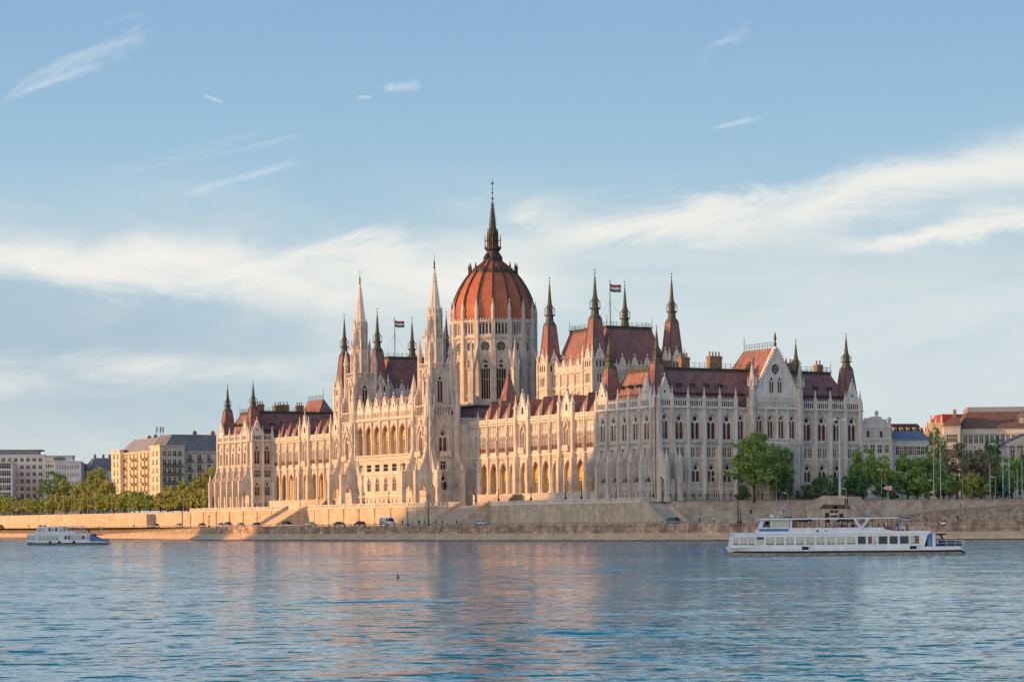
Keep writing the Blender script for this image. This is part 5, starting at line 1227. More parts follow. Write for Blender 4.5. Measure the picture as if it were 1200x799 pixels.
TR = [('plane_tree', 'bright green rounded tree just right of the palace corner', 1012, 12.5, 9, 'green', 617, 'round'), ('plane_tree', 'yellow-green tree with drooping crown, right of the rounded tree', 1034, 10.5, 8.5, 'bright', 619, 'round'),
      ('plane_tree', 'small dark tree under the yellow-green one', 1003, 7, 7, 'dark', 614, 'round'), ('chestnut_tree', 'wide mid green tree behind the round red sign', 1064, 11.5, 11, 'green', 622, 'round'),
      ('chestnut_tree', 'dense green tree beside the two tall white masts', 1088, 11.0, 10, 'green', 628, 'round'), ('copper_beech', 'russet brown spreading tree, largest right of the masts', 1122, 14.0, 13, 'brown', 640, 'round'), ('copper_beech', 'dark russet tree right of the largest brown one', 1150, 12.5, 11, 'brown', 643, 'round'),
      ('oak_tree', 'tall tree rising against the ochre building', 1099, 19.5, 8, 'olive', 690, 'tall'), ('oak_tree', 'tall dark tree in front of the ministry windows', 1163, 17.0, 7, 'dark', 690, 'tall'),
      ('oak_tree', 'low green tree at the right edge below the portico', 1186, 10.5, 11, 'green', 640, 'round'), ('oak_tree', 'dark tree cut by the right edge of the view', 1204, 11.5, 9, 'dark', 650, 'round'), ('hedge_tree', 'low grey-green bushy tree under the russet trees', 1140, 6.2, 10, 'olive', 628, 'round'), ('hedge_tree', 'low green bushy tree left of the short lamp', 1075, 6.5, 9, 'green', 622, 'round'), ('hedge_tree', 'low dark bushy tree beside the ramp wall', 1168, 6.0, 9, 'dark', 632, 'round'), ('hedge_tree', 'low bushy tree between the rounded and yellow-green trees', 1047, 5.6, 8, 'dark', 618, 'round'), ('hedge_tree', 'low green bush filling the gap under the copper trees', 1106, 6.0, 9, 'green', 626, 'round')]
for i, (nm, lb, px, h, w, kd, Y, sh) in enumerate(TR): h *= 1.12; tree(nm, lb, px, 585, Y, h, w*1.05, kd, 40+i, sh, h*.14, 3000, .40, 9)
# upstream: big trees among the blocks
TL = [('plane_tree', 'big dark green tree in front of the grey office block', 62, 19, 17, 'deep', 1030, 'round'), ('plane_tree', 'green tree spreading right of the biggest left tree', 78, 15, 10, 'olive', 1025, 'round'), ('maple_tree', 'golden orange tree between the office and the yellow house', 95, 14.5, 11, 'gold', 1020, 'round'),
      ('maple_tree', 'tall olive-gold tree in front of the slate-roofed house', 115, 20.5, 11, 'olive', 1010, 'tall'), ('maple_tree', 'green-gold tree left of the apartment block', 125, 15, 8, 'gold', 1005, 'round'), ('plane_tree', 'olive tree at the foot of the apartment block corner', 200, 10, 10, 'olive', 930, 'round'),
      ('maple_tree', 'golden tree standing right of the apartment block, near the kiosk', 216, 12.5, 9, 'gold', 915, 'round'), ('plane_tree', 'olive tree before the shaded face of the apartment block', 233, 13.5, 10, 'olive', 905, 'round'), ('maple_tree', 'green-gold tree touching the northern pavilion', 248, 17.5, 9, 'olive', 900, 'tall')]
for i, (nm, lb, px, h, w, kd, Y, sh) in enumerate(TL): tree(nm, lb, px, 600, Y, h, w, kd, 80+i, sh, h*.14, 3000, .5, 10)
# the row of small trees along the upper quay: three individuals copied
protos = []
for i, kd in enumerate(('olive', 'gold', 'green')):
    vs, fs, tr = tree_meshes(7.6, 8.4, 1.1, 1900, .42, 200+i, 'round', 9); b = MB(); b.add(vs, fs)
    protos.append((b.mesh('crown', LG[kd]), tr.mesh('trunk', BARK)))
r_ = random.Random(4); b_ = 300.0; k = 0
while b_ < 620:
    i = r_.choice((0, 0, 1, 2, 0)); P = ab(r_.uniform(5, 9), b_)
    o = empty('street_tree', T(P.x, P.y, LAND_Z) @ RZ(r_.uniform(0, 360)) @ S(*(r_.uniform(.8, 1.25),)*3), 'small clipped olive-green tree in the row along the upstream embankment', 'tree', 'row of small trees along the embankment')
    link('crown', protos[i][0], o); link('trunk', protos[i][1], o)
    b_ += r_.uniform(5.2, 7.5) if b_ < 430 else r_.uniform(7, 10); k += 1
# ================================================================== vehicles, people, lamps, fence, boats
def on_line(P, px):
    """where the sight line through photo column px meets the polyline P"""
    k = (px-600)/2800
    for (ax, ay), (bx, by) in zip(P, P[1:]):
        den = (bx-ax)-k*(by-ay)
        if abs(den) < 1e-9: continue
        t = (k*ay-ax)/den
        if 0 <= t <= 1: return Vector((ax+(bx-ax)*t, ay+(by-ay)*t, 0)), math.degrees(math.atan2(by-ay, bx-ax))
    return Vector((k*600, 600, 0)), 0
POLEM = mat('pale_painted_pole', (.50, .46, .40), .5, .1, 1, coord='obj'); POLEW = mat('white_mast_paint', (.50, .54, .58), .5, .1, 1, coord='obj'); LAMPG = mat('frosted_lamp_glass', (.75, .75, .72), .4, .05, 1, coord='obj')
def lamp_proto(kind, h):
    A = {}
    m = MB()
    if kind == 'street':
        m.tube((0,0,0), (0,0,1.0), .11, 8, .10); m.tube((0,0,1), (0,0,h-.15), .075, 8, .055); A['pole'] = (m.mesh('pole', POLEM))
        m = MB(); m.tube((0,0,h-.2), (.55,0,h+.05), .05, 6); m.box(.4,1.05,-.13,.13,h-.02,h+.12); m.box(.45,1.0,-.1,.1,h-.09,h-.02); A['lamp_head'] = m.mesh('lamp_head', LAMPG)
    elif kind == 'double':
        m.tube((0,0,0), (0,0,h), .12, 8, .08); m.tube((-1.1,0,h-.1), (1.1,0,h-.1), .05, 6); A['pole'] = m.mesh('pole', POLEM)
        m = MB(); [m.lathe([(.08,h-.05),(.3,h-.12),(.33,h-.3),(.2,h-.5),(.05,h-.55)], 8, cx=x) for x in (-1.1, 1.1)]; A['lamp_head'] = m.mesh('lamp_head', LAMPG)
    elif kind == 'mast':
        m.tube((0,0,0), (0,0,h), .14, 8, .09); m.tube((0,0,0), (0,0,.5), .3, 8); A['pole'] = m.mesh('pole', POLEW)
        m = MB(); m.box(-.18,.18,-.15,.15,h,h+.12); A['cap'] = m.mesh('cap', POLEW)
    elif kind == 'tall':
        m.tube((0,0,0), (0,0,h), .42, 10, .26); m.tube((0,0,0), (0,0,.6), .6, 10); A['pole'] = m.mesh('pole', POLEW)
        m = MB(); m.box(-1.5,1.5,-.1,.1,h-.25,h-.1); [m.box(x-.38,x+.38,-.5,.35,h-.3,h+.35) for x in (-1.2, 1.2)]; A['floodlight'] = m.mesh('floodlight', LAMPG)
    else:      # historic lantern
        m.lathe([(.32,0),(.3,.5),(.14,.7),(.1,h*.55),(.16,h*.57),(.08,h*.6),(.07,h-1)], 8); m.box(-.55,.55,-.03,.03,h-1.35,h-1.28) if kind == 'lantern2' else None; A['pole'] = m.mesh('pole', IRON)
        m = MB(); m.lathe([(.12,h-1),(.26,h-.5),(.28,h-.4),(.06,h-.05),(.03,h+.1)], 6)
        if kind == 'lantern2': [m.lathe([(.1,h-1.4),(.24,h-.95),(.05,h-.6)], 6, cx=x) for x in (-.6, .6)]
        A['lantern_glass'] = m.mesh('lantern_glass', mat('old_lantern_glass', (.25, .27, .28), .3, .1, 1, coord='obj'))
    return A
LP = {}
def lamp(kind, P, h, label, cat, group=None, rot=0, name=None):
    key = (kind, round(h*2)/2)
    if key not in LP: LP[key] = lamp_proto(kind, round(h*2)/2)
    o = empty(name or {'street': 'street_lamp', 'double': 'street_lamp', 'mast': 'lighting_mast', 'tall': 'floodlight_mast', 'lantern': 'lantern_post', 'lantern2': 'lantern_post'}[kind], T(*P) @ RZ(rot), label, cat, group)
    for n_, me in LP[key].items(): link(n_, me, o)
    return o
WALLUP = [tuple(ab(a, b_).xy) for a, b_ in ((1.5, 292), (2, 408), (4, 505), (8, 620))]+[(-540, 1900)]
for px in (7, 14, 19, 25, 30, 39, 48, 53, 65, 75, 84, 93, 103, 112, 131, 151, 171, 193, 215, 239):
    P, an = on_line(WALLUP, px); P.z = LAND_Z; hh = 7.5
    lamp('street', P, hh, 'pale single-armed street lamp in front of the small trees upstream', 'street lamp', 'street lamps along the upstream embankment', rot=an)
for px, yt in ((8.5, 586), (33.5, 584), (57, 583), (80, 582), (98.5, 581), (124.5, 579), (136, 580), (158, 580), (190.5, 573), (219, 570)):
    P = at(px, 600, 800); Pw, an = on_line([tuple(ab(12, 280).xy), tuple(ab(14, 620).xy)]+[(-500, 1900)], px); Pw.z = LAND_Z
    hh = max(7, min(14, near(Pw, yt, px)-LAND_Z)); lamp('mast', Pw, hh, 'slender pale mast rising above the small trees upstream of the palace', 'mast', 'pale masts behind the small trees')
for px, yt, Y, kd, lb in ((910, 553, 600, 'street', 'pale street lamp in front of the portal beside the tallest tree'), (971.5, 551, 606, 'street', 'slim pale street lamp left of the tall floodlight mast'), (1033.3, 549, 612, 'street', 'street lamp standing just left of the red round sign'), (1128, 549, 618, 'street', 'street lamp in front of the russet trees'),
        (832.5, 556, 600, 'double', 'two-headed street lamp in front of the shaded end face')):
    P = at(px, 585, Y); P.z = LAND_Z; lamp(kd, P, near(P, yt, px)-LAND_Z, lb, 'street lamp', rot=180)
for px, yt, lb in ((923, 577, 'short street lamp rising from below the park wall near the portal'), (992, 571, 'street lamp with a long arm beside the stair block'), (1094, 563.5, 'street lamp at the foot of the park wall above the silver car'), (1166.7, 559, 'pale street lamp at the ramp wall, rightmost'), (865, 560, 'dark lamp post standing on the road below the shaded end face')):
    P = at(px, 605, 584 if px != 1166.7 else 592); P.z = ROAD_Z if px < 1090 else ROAD_Z+(1.8 if px < 1100 else 3.6); lamp('street' if px != 865 else 'lantern', P, near(P, yt, px)-P.z, lb, 'street lamp', rot=180)
P = at(984.5, 583, 603); P.z = LAND_Z; lamp('tall', P, near(P, 492, 984.5)-LAND_Z, 'very tall pale floodlight mast in front of the east end of the palace', 'floodlight mast')
for px, yt in ((1094.6, 502), (1102.5, 507), (1160.6, 544), (1175.7, 527), (1183, 525), (1192.6, 551), (1198, 543)):
    Y = 618 if px > 1110 else 616; P = at(px, 583, Y); P.z = LAND_Z; lamp('mast', P, near(P, yt, px)-LAND_Z, 'tall slender white mast rising over the park trees downstream of the palace', 'mast', 'white masts in the park')
# lanterns on the terrace
for px, yt, a in ((352, 580, 2), (374, 581, -3), (427, 580, -10), (456, 580, -10), (557.5, 576, -3.9), (584.5, 575, -3.9), (622.5, 573, -3.9), (663, 572, -3.9), (681.5, 570.5, -3.9), (722.5, 570, -3.9), (765.7, 567, -3.9)):
    b_ = bof(px, a); P = ab(a, b_, LAND_Z+1.1 if a < -3.5 else LAND_Z); h = max(3.4, near(P, yt, px)-P.z)
    lamp('lantern', P, h, 'black iron lantern post on the palace terrace balustrade', 'lantern post', 'lanterns along the palace terrace')
P, an = on_line(off(WAT, 13), 502.5); P.z = ROAD_Z; lamp('lantern2', P, near(P, 576.5)-ROAD_Z, 'tallest dark lamp post with three lanterns, on the quay road before the river tower', 'lamp post')
for px in (245, 478, 868): 
    P, an = on_line(off(WAT, 13), px); P.z = ROAD_Z; lamp('lantern', P, 4.2, 'short dark lantern post on the quay road', 'lantern post', 'short lanterns on the quay road')
# ---- signs
P = at(1041, 597, 585); P.z = ROAD_Z+.3; o = empty('traffic_sign', T(*P), 'red and white round sign on a tall bent pole at the foot of the ramp', 'traffic sign')
m = MB(); m.tube((0,0,0), (0,0,8.3), .11, 8, .09); m.tube((0,0,8.3), (-.5,0,9.2), .07, 6); m.tube((-.5,0,9.2), (-1.2,0,9.4), .06, 6); m.build('pole', POLEW, o)
m = MB(); m.box(-.1, 1.1, -.14, -.08, 7.5, 8.9, 0); m.add([(.5+.5*math.cos(i*.628), -.16, 8.2+.5*math.sin(i*.628)) for i in range(10)], [tuple(range(10))], 1); m.box(.15, .85, -.19, -.17, 8.1, 8.3, 0); m.add([(-1.3,-.12,8.2),(-.15,-.12,8.8),(-.15,-.12,7.7)], [(0,1,2)], 2); m.build('sign_plate', [mat('sign_red', (.45,.03,.03), .5, .05), mat('sign_white', (.8,.78,.76), .5, .05), mat('sign_grey', (.6,.6,.6), .5, .05)], o)
for px, py, Y, zz, lb, sz in ((992, 590, 585, ROAD_Z, 'dark rectangular sign on a thin post in front of the stair block', 1.0), (880, 603, 584, ROAD_Z, 'small grey sign on a short post below the park wall', .7), (1122.5, 586, 612, LAND_Z, 'small blue parking sign at the park railing', .8), (1177, 577, 616, LAND_Z, 'blue sign on the mast row near the right edge', .9)):
    P = at(px, py, Y); P.z = zz; h = near(P, py-6, px)-zz; o = empty('traffic_sign', T(*P), lb, 'traffic sign')
    m = MB(); m.tube((0,0,0), (0,0,h), .05, 6); m.build('post', POLEW, o); m = MB(); m.box(-.4*sz,.4*sz,-.1,-.05,h-1.4*sz,h); m.build('sign_plate', mat('sign_blue', (.03,.12,.4), .5, .05) if 'blue' in lb else IRON, o)
# ---- railing on the park wall
for i, (A0, B0) in enumerate(zip(RAMP, RAMP[1:5])):
    a = Vector(A0); c = Vector(B0); d = c-a; L_ = min(d.length, 230); o = empty('iron_fence', T(a.x, a.y, LAND_Z+.3) @ Matrix.Rotation(math.atan2(d.y, d.x), 4, 'Z'), ('black iron railing on the park wall, first stretch beside the palace corner', 'black iron railing on the park wall below the gabled end face', 'black iron railing on the park wall in front of the rounded green trees', 'black iron railing on the park wall towards the right edge')[i], 'iron fence')
    m = MB(); n = int(L_/.28)
    for z in (.12, 1.35): m.box(0, L_, .1, .16, z, z+.06)
    for k in range(n): x = k*.28; m.box(x, x+.035, .11, .15, 0, 1.55)
    m.build('railing', IRON, o)
    m = MB(); [m.box(k*3.2-.07, k*3.2+.07, .02, .24, 0, 1.8) for k in range(int(L_/3.2)+1)]; m.build('fence_posts', IRON, o)
# low kerb railing with bollards along the quay edge
GR = mat('guard_rail_metal', (.34, .31, .28), .6, .2, 1)
rail = empty('guard_rail', Matrix.Identity(4), 'low pale guard rail running along the quay road', 'guard rail')
m = MB(); RL = off(WAT, 14.2)
for (ax, ay), (bx, by) in zip(RL[1:], RL[2:8]):
    d = Vector((bx-ax, by-ay)); m.M = T(ax, ay, ROAD_Z) @ Matrix.Rotation(math.atan2(d.y, d.x), 4, 'Z'); m.box(0, d.length, -.05, .05, .42, .68)
    for k in range(int(d.length/4)): m.box(k*4-.07, k*4+.07, -.06, .12, 0, .6)
m.build('rail', GR, rail)
# ---- cars
TYRE = mat('tyre_rubber', (.02,.02,.02), .9, .2, 2, coord='obj'); HUB = mat('alloy_hub', (.4,.4,.42), .35, .1, 1, metal=.8, coord='obj'); HEADL = mat('headlight_glass', (.7,.7,.7), .2, .05, 1, coord='obj'); TAIL = mat('tail_light_red', (.4,.01,.01), .3, .05, 1, coord='obj'); CARG = mat('car_glass', (.03,.035,.045), .08, .1, 1, spec=.8, coord='obj')
def car_parts(kind, paint):
    Lc, Hh = {'sedan': (4.5, 1.45), 'hatch': (4.0, 1.5), 'suv': (4.6, 1.75), 'van': (5.6, 2.4)}[kind]
    hw = .9 if kind != 'van' else 1.0
    if kind == 'sedan': low = [(-2.2,.35),(-2.25,.75),(-2.15,.95),(-1.5,1.0),(1.0,.95),(2.05,.85),(2.22,.65),(2.2,.35)]; cab = [(-1.75,.98),(-1.1,1.40),(.35,1.45),(1.15,.95)]
    elif kind == 'hatch': low = [(-1.95,.35),(-2.0,.8),(-1.9,1.0),(.95,.98),(1.8,.85),(2.0,.65),(1.98,.35)]; cab = [(-1.9,1.0),(-1.55,1.45),(.2,1.5),(1.05,.98)]
    elif kind == 'suv': low = [(-2.25,.4),(-2.3,.9),(-2.2,1.1),(1.0,1.08),(2.1,.98),(2.3,.75),(2.25,.4)]; cab = [(-2.15,1.1),(-1.85,1.7),(.2,1.75),(1.15,1.08)]
    else: low = [(-2.8,.4),(-2.8,2.3),(-2.7,2.4),(1.35,2.4),(1.6,2.25),(2.2,1.35),(2.75,1.15),(2.8,.85),(2.78,.4)]; cab = None
    def tumble(poly, y0, y1, m, k=0):   # taper towards the top
        n = len(poly); zl = min(z for x, z in poly); zh = max(z for x, z in poly)
        w = lambda z: y0+(y1-y0)*(z-zl)/(zh-zl)
        m.add([(x,-w(z),z) for x,z in poly]+[(x,w(z),z) for x,z in poly], [tuple(range(n)), tuple(range(2*n-1,n-1,-1))]+[(i,i+n,(i+1)%n+n,(i+1)%n) for i in range(n)], k)
    m = MB(); tumble(low, hw, hw*.93, m); 
    if cab: cr = [(cab[0][0]+.05,cab[0][1]),(cab[1][0],cab[1][1]),(cab[2][0],cab[2][1]),(cab[3][0]-.05,cab[3][1])]; tumble(cr, hw*.9, hw*.72, m)
    me = m.mesh('body', paint)
    bm = bmesh.new(); bm.from_mesh(me); bmesh.ops.recalc_face_normals(bm, faces=bm.faces); bmesh.ops.bevel(bm, geom=[e for e in bm.edges], offset=.05, segments=2, affect='EDGES', clamp_overlap=True); bm.to_mesh(me); bm.free(); me.polygons.foreach_set('use_smooth', [True]*len(me.polygons))
    P = [('body', me)]
    g = MB()
    if cab:
        (x0,z0),(x1,z1),(x2,z2),(x3,z3) = cab
        for s_ in (-1, 1):
            ya, yb = s_*(hw*.91), s_*(hw*.745)
            g.add([(x0+.3,ya,z0+.05),(x3-.3,ya,z3+.05),(x2-.02,yb,z2-.1),(x1+.1,yb,z1-.1)], [(0,1,2,3)])
        g.add([(x3-.02,-hw*.8,z3+.06),(x3-.02,hw*.8,z3+.06),(x2+.06,hw*.66,z2-.08),(x2+.06,-hw*.66,z2-.08)], [(0,1,2,3)]); g.add([(x0-.01,-hw*.8,z0+.1),(x0-.01,hw*.8,z0+.1),(x1-.06,hw*.66,z1-.06),(x1-.06,-hw*.66,z1-.06)], [(0,1,2,3)])
    else:
        for s_ in (-1, 1): g.add([(.9,s_*1.0,1.4),(2.1,s_*1.0,1.4),(1.6,s_*.965,2.1),(.9,s_*.965,2.1)], [(0,1,2,3)])
        g.add([(2.22,-.85,1.42),(2.22,.85,1.42),(1.68,.8,2.22),(1.68,-.8,2.22)], [(0,1,2,3)])
    P.append(('window', g.mesh('window', CARG)))
    xe = low[-2][0]; x0 = low[0][0]
    for s_ in (-1, 1):
        m = MB(); m.box(xe-.12, xe+.03, s_*.62-.18, s_*.62+.18, .66, .8); P.append(('headlight', m.mesh('headlight', HEADL)))
        m = MB(); m.box(x0-.07, x0+.12, s_*.68-.14, s_*.68+.14, .72, .95); P.append(('tail_light', m.mesh('tail_light', TAIL)))
    wh = []
    m = MB(); m.M = Matrix.Rotation(R(90), 4, 'X'); m.lathe([(.26,-.11),(.33,-.1),(.34,0),(.33,.1),(.26,.11)], 14); ty = m.mesh('tyre', TYRE); m = MB(); m.M = Matrix.Rotation(R(90), 4, 'X'); m.lathe([(.22,-.125),(.26,-.06),(.26,.06),(.22,.125)], 10); hb = m.mesh('rim', HUB)
    ax = (low[0][0]+.85, xe-.85)
    return P, ty, hb, [(x, s_*(hw-.08)) for x in ax for s_ in (-1, 1)]
CARS = {}
PAINT = dict(white=(.7,.7,.7), silver=(.42,.43,.44), teal=(.06,.16,.18), maroon=(.16,.02,.025), black=(.02,.02,.022), blue=(.03,.07,.16), grey=(.14,.15,.16), lightblue=(.40,.50,.56), beige=(.5,.45,.38))
def car(kind, colour, P, rot, label):
    key = (kind, colour)
    if key not in CARS: CARS[key] = car_parts(kind, mat(colour+'_car_paint', PAINT[colour], .3, .05, 1, spec=.6, coord='obj'))
    parts, ty, hb, wh = CARS[key]; o = empty('parked_car' if kind != 'van' else 'delivery_van', T(*P) @ RZ(rot), label, 'car' if kind != 'van' else 'van')
    for n_, me in parts: link(n_, me, o)
    for x, y in wh: w_ = link('wheel', None, o, T(x, y, .34)); link('tyre', ty, w_); link('rim', hb, w_)
for px, d_, kind, colour, fl_, lb in ((1.5, 13, 'suv', 'black', 0, 'dark car cut by the left edge, on the quay road'), (10, 14, 'hatch', 'grey', 0, 'small grey car near the left edge behind the low rail'), (28, 13.5, 'hatch', 'silver', 180, 'silver car left of the white passenger boat, on the quay road'), (34.5, 14, 'hatch', 'maroon', 0, 'small dark red car near the left end of the quay road'),
        (183, 17, 'sedan', 'blue', 0, 'dark blue car at the foot of the upstream stair bastion'), (210, 17, 'sedan', 'silver', 0, 'silver car between the stair bastion and the palace'), (237, 17, 'sedan', 'maroon', 0, 'dark red car just left of the northern pavilion'),
        (258.5, 17, 'hatch', 'lightblue', 0, 'pale blue car under the leftmost buttresses'), (267.5, 18, 'suv', 'grey', 0, 'grey boxy car next to the pale blue one'), (281.5, 17, 'sedan', 'silver', 180, 'silver car under the northern pavilion corner'), (301, 17, 'sedan', 'black', 0, 'black car left of the northern stairs'),
        (337, 18, 'suv', 'black', 0, 'black car parked in front of the northern stairs'), (364.5, 17, 'sedan', 'lightblue', 0, 'pale blue saloon right of the northern stairs'), (398, 17, 'sedan', 'teal', 0, 'teal saloon under the northern river tower'), (421.5, 17, 'hatch', 'maroon', 180, 'maroon hatchback under the central block'), (454, 17, 'van', 'white', 0, 'white delivery van parked under the central block'),
        (563.5, 13, 'hatch', 'white', 0, 'white hatchback at the foot of the southern stairs'), (786.5, 22, 'suv', 'teal', 180, 'dark teal car at the corner stairs right of the palace corner'),
        (926, 52, 'suv', 'grey', 0, 'grey car behind the boat roof, left of the dark one'), (940.5, 52, 'sedan', 'black', 180, 'black car with red tail light, nose to the grey car'), (990.5, 62, 'sedan', 'black', 180, 'dark saloon in front of the stair block'), (1062.5, 52, 'sedan', 'silver', 0, 'silver green-windowed saloon behind the boat stern')):
    P, an = on_line(off(WAT, d_), px); P.z = ROAD_Z+.01
    if px > 900: an = 3
    car(kind, colour, P, an+fl_, lb)
# ---- people
SKIN = mat('skin', (.45, .28, .2), .6, .1, 2, coord='obj'); HAIRM = mat('brown_hair', (.05, .03, .02), .7, .2, 4, coord='obj')
CLOTH = {k: mat(k+'_cloth', c, .9, .15, 3, coord='obj') for k, c in dict(black=(.03,.03,.035), blue=(.06,.12,.35), white=(.7,.68,.66), red=(.45,.05,.06), jeans=(.07,.10,.18), khaki=(.3,.25,.17), pink=(.5,.18,.28), lime=(.35,.55,.12), grey=(.2,.2,.21)).items()}
def body_mesh(pose):
    if pose == 'sit': J = [(0,0,.5),(0,.02,.72),(0,.03,.98),(0,.02,1.12),(0,-.01,1.2),(0,-.02,1.32)]; hip = .1; kn = (.11,-.42,.52); an = (.11,-.42,.1); toe = (.12,-.6,.05)
    else: J = [(0,0,.95),(0,.02,1.15),(0,.02,1.38),(0,.01,1.5),(0,-.01,1.58),(0,-.02,1.7)]
    V = list(J); E = [(i, i+1) for i in range(5)]; Rr = [(.15,.11),(.14,.10),(.17,.11),(.055,.055),(.085,.10),(.075,.085)]
    def addc(par, pts, rs):
        p = par
        for q, r_ in zip(pts, rs): V.append(q); Rr.append(r_ if isinstance(r_, tuple) else (r_, r_)); E.append((p, len(V)-1)); p = len(V)-1
    zs = J[2][2]
    for s_ in (-1, 1):
        st = s_ if pose == 'walk' else 0
        if pose == 'sit': addc(2, [(s_*.19,.02,zs+.02),(s_*.24,-.02,zs-.26),(s_*.14,-.26,zs-.34),(s_*.10,-.36,zs-.34)], [.055,.045,.035,.03]); addc(0, [(s_*.1,-.02,.5),(s_*.12,-.42,.54),(s_*.12,-.42,.1),(s_*.12,-.6,.06)], [.09,.065,.045,.04])
        elif pose == 'lean': addc(2, [(s_*.19,.02,zs+.02),(s_*.25,-.05,zs-.26),(s_*.17,-.3,zs-.2),(s_*.12,-.38,zs-.16)], [.055,.045,.035,.03]); addc(0, [(s_*.1,0,.86),(s_*.12,0,.5),(s_*.12,.03,.1),(s_*.13,-.15,.05)], [.09,.065,.045,.04])
        else: addc(2, [(s_*.19,.02,zs+.02),(s_*.24,.05+st*.12,zs-.27),(s_*.25,-.02+st*.22,zs-.50),(s_*.25,-.05+st*.25,zs-.60)], [.055,.045,.035,.032]); addc(0, [(s_*.1,0,.86),(s_*.11,-.02-st*.17,.48),(s_*.11,.02-st*.20,.1),(s_*.12,-.15-st*.22,.05)], [.09,.065,.045,.04])
    me = bpy.data.meshes.new('body'); me.from_pydata(V, E, []); ob = bpy.data.objects.new('body_source', me); col.objects.link(ob)
    sk = ob.modifiers.new('s', 'SKIN'); 
    for i, r_ in enumerate(Rr): me.skin_vertices[0].data[i].radius = r_
    me.skin_vertices[0].data[0].use_root = True
    ss = ob.modifiers.new('u', 'SUBSURF'); ss.levels = 1
    dg = bpy.context.evaluated_depsgraph_get(); out = bpy.data.meshes.new_from_object(ob.evaluated_get(dg)); bpy.data.objects.remove(ob)
    return out
BODY = {p_: body_mesh(p_) for p_ in ('stand', 'walk', 'sit', 'lean')}
PV = {}
def person_mesh(pose, top, bottom):
    k = (pose, top, bottom)
    if k in PV: return PV[k]
    me = BODY[pose].copy(); me.materials.clear()
    for m_ in (SKIN, CLOTH[top], CLOTH[bottom], HAIRM): me.materials.append(m_)
    off_ = .43 if pose == 'sit' else 0
    for f in me.polygons:
        c = f.center; z = c.z+off_; k_ = 2
        if z > 1.66 or (z > 1.56 and c.y > .03): k_ = 3
        elif z > 1.49: k_ = 0
        elif pose == 'sit': k_ = 1 if c.z > .62 and c.y > -.2 else (0 if c.z > .6 else (3 if c.z < .1 else 2))
        elif z > .95: k_ = 1 if not (abs(c.x) < .2 and c.y < -.3) else 0
        elif abs(c.x) > .2 and z > .7: k_ = 0
        elif z < .1: k_ = 3
        f.material_index = k_; f.use_smooth = True
    PV[k] = me; return me
def person(P, rot, pose, top, bottom, label, s_=1.0): o = link('person', person_mesh(pose, top, bottom), None, T(*P) @ RZ(rot) @ S(s_, s_, s_)); return tag(o, label, 'person')
for px, d_, pose, top, bottom, lb in ((471.5, 16, 'walk', 'black', 'jeans', 'person in black walking right of the white van'), (491, 16, 'stand', 'black', 'black', 'person in black standing before the river tower, left of the lamp post'), (497.5, 16, 'walk', 'blue', 'jeans', 'person in a blue top beside the tallest lamp post'),
        (511, 16, 'walk', 'grey', 'black', 'person in grey right of the tallest lamp post'), (518.5, 16, 'stand', 'red', 'jeans', 'person in a red top below the river tower'), (523.5, 17, 'stand', 'white', 'jeans', 'person in a white top below the river tower'), (535, 16, 'walk', 'black', 'jeans', 'person in black walking alone below the southern tower flank'),
        (820, 32, 'stand', 'red', 'blue', 'person in red top and blue trousers standing at the park wall'), (837, 14, 'walk', 'white', 'jeans', 'person in a white top walking along the quay road right of the palace'), (1083.5, 40, 'walk', 'blue', 'khaki', 'person in blue walking behind the boat stern'), (1086.5, 40, 'walk', 'pink', 'black', 'person in pink walking beside the one in blue'),
        (1122.5, 40, 'stand', 'black', 'jeans', 'person in dark clothes on the road behind the boat flag'), (1125.8, 40, 'stand', 'lime', 'jeans', 'person in a lime top on the road behind the boat flag'), (34, 9, 'stand', 'red', 'jeans', 'person in red near the left end of the quay'), (157, 5.5, 'sit', 'black', 'jeans', 'person sitting on the sloped bank right of the white passenger boat')):
    P, an = on_line(off(WAT, d_), px); P.z = ROAD_Z+.01; person(P, rnd.uniform(-60, 60)+(90 if pose == 'walk' else 0), pose, top, bottom, lb, 1.05)
for px, top, bottom, lb in ((960, 'blue', 'white', 'person in light blue at the left of the group above the stair block'), (963, 'red', 'jeans', 'person in red among the group above the stair block'), (966, 'white', 'khaki', 'person in white in the middle of the group above the stair block'), (969, 'pink', 'jeans', 'person in pink among the group above the stair block'), (954.5, 'grey', 'jeans', 'person in grey standing apart left of the group above the stair block'), (976, 'khaki', 'jeans', 'person in khaki right of the slim lamp, above the stair block'),
        (995, 'pink', 'black', 'person in pink at the top of the park stairs'), (998, 'lime', 'khaki', 'person in a lime top at the top of the park stairs'), (1000, 'red', 'khaki', 'person in red at the top of the park stairs')):
    P = at(px, 585, 606.5 if px < 990 else 607); P.z = LAND_Z+.01; person(P, rnd.uniform(-80, 80), 'stand', top, bottom, lb, 1.05)
P = at(1005.5, 590, 602.4); P.z = ROAD_Z+1.75; person(P, -40, 'walk', 'white', 'black', 'person in a white top walking down the park stairs', 1.05)
P = at(1125.7, 591, 604); P.z = ROAD_Z+3.1; person(P, -40, 'walk', 'grey', 'khaki', 'person in grey walking up the ramp behind its wall', 1.05)
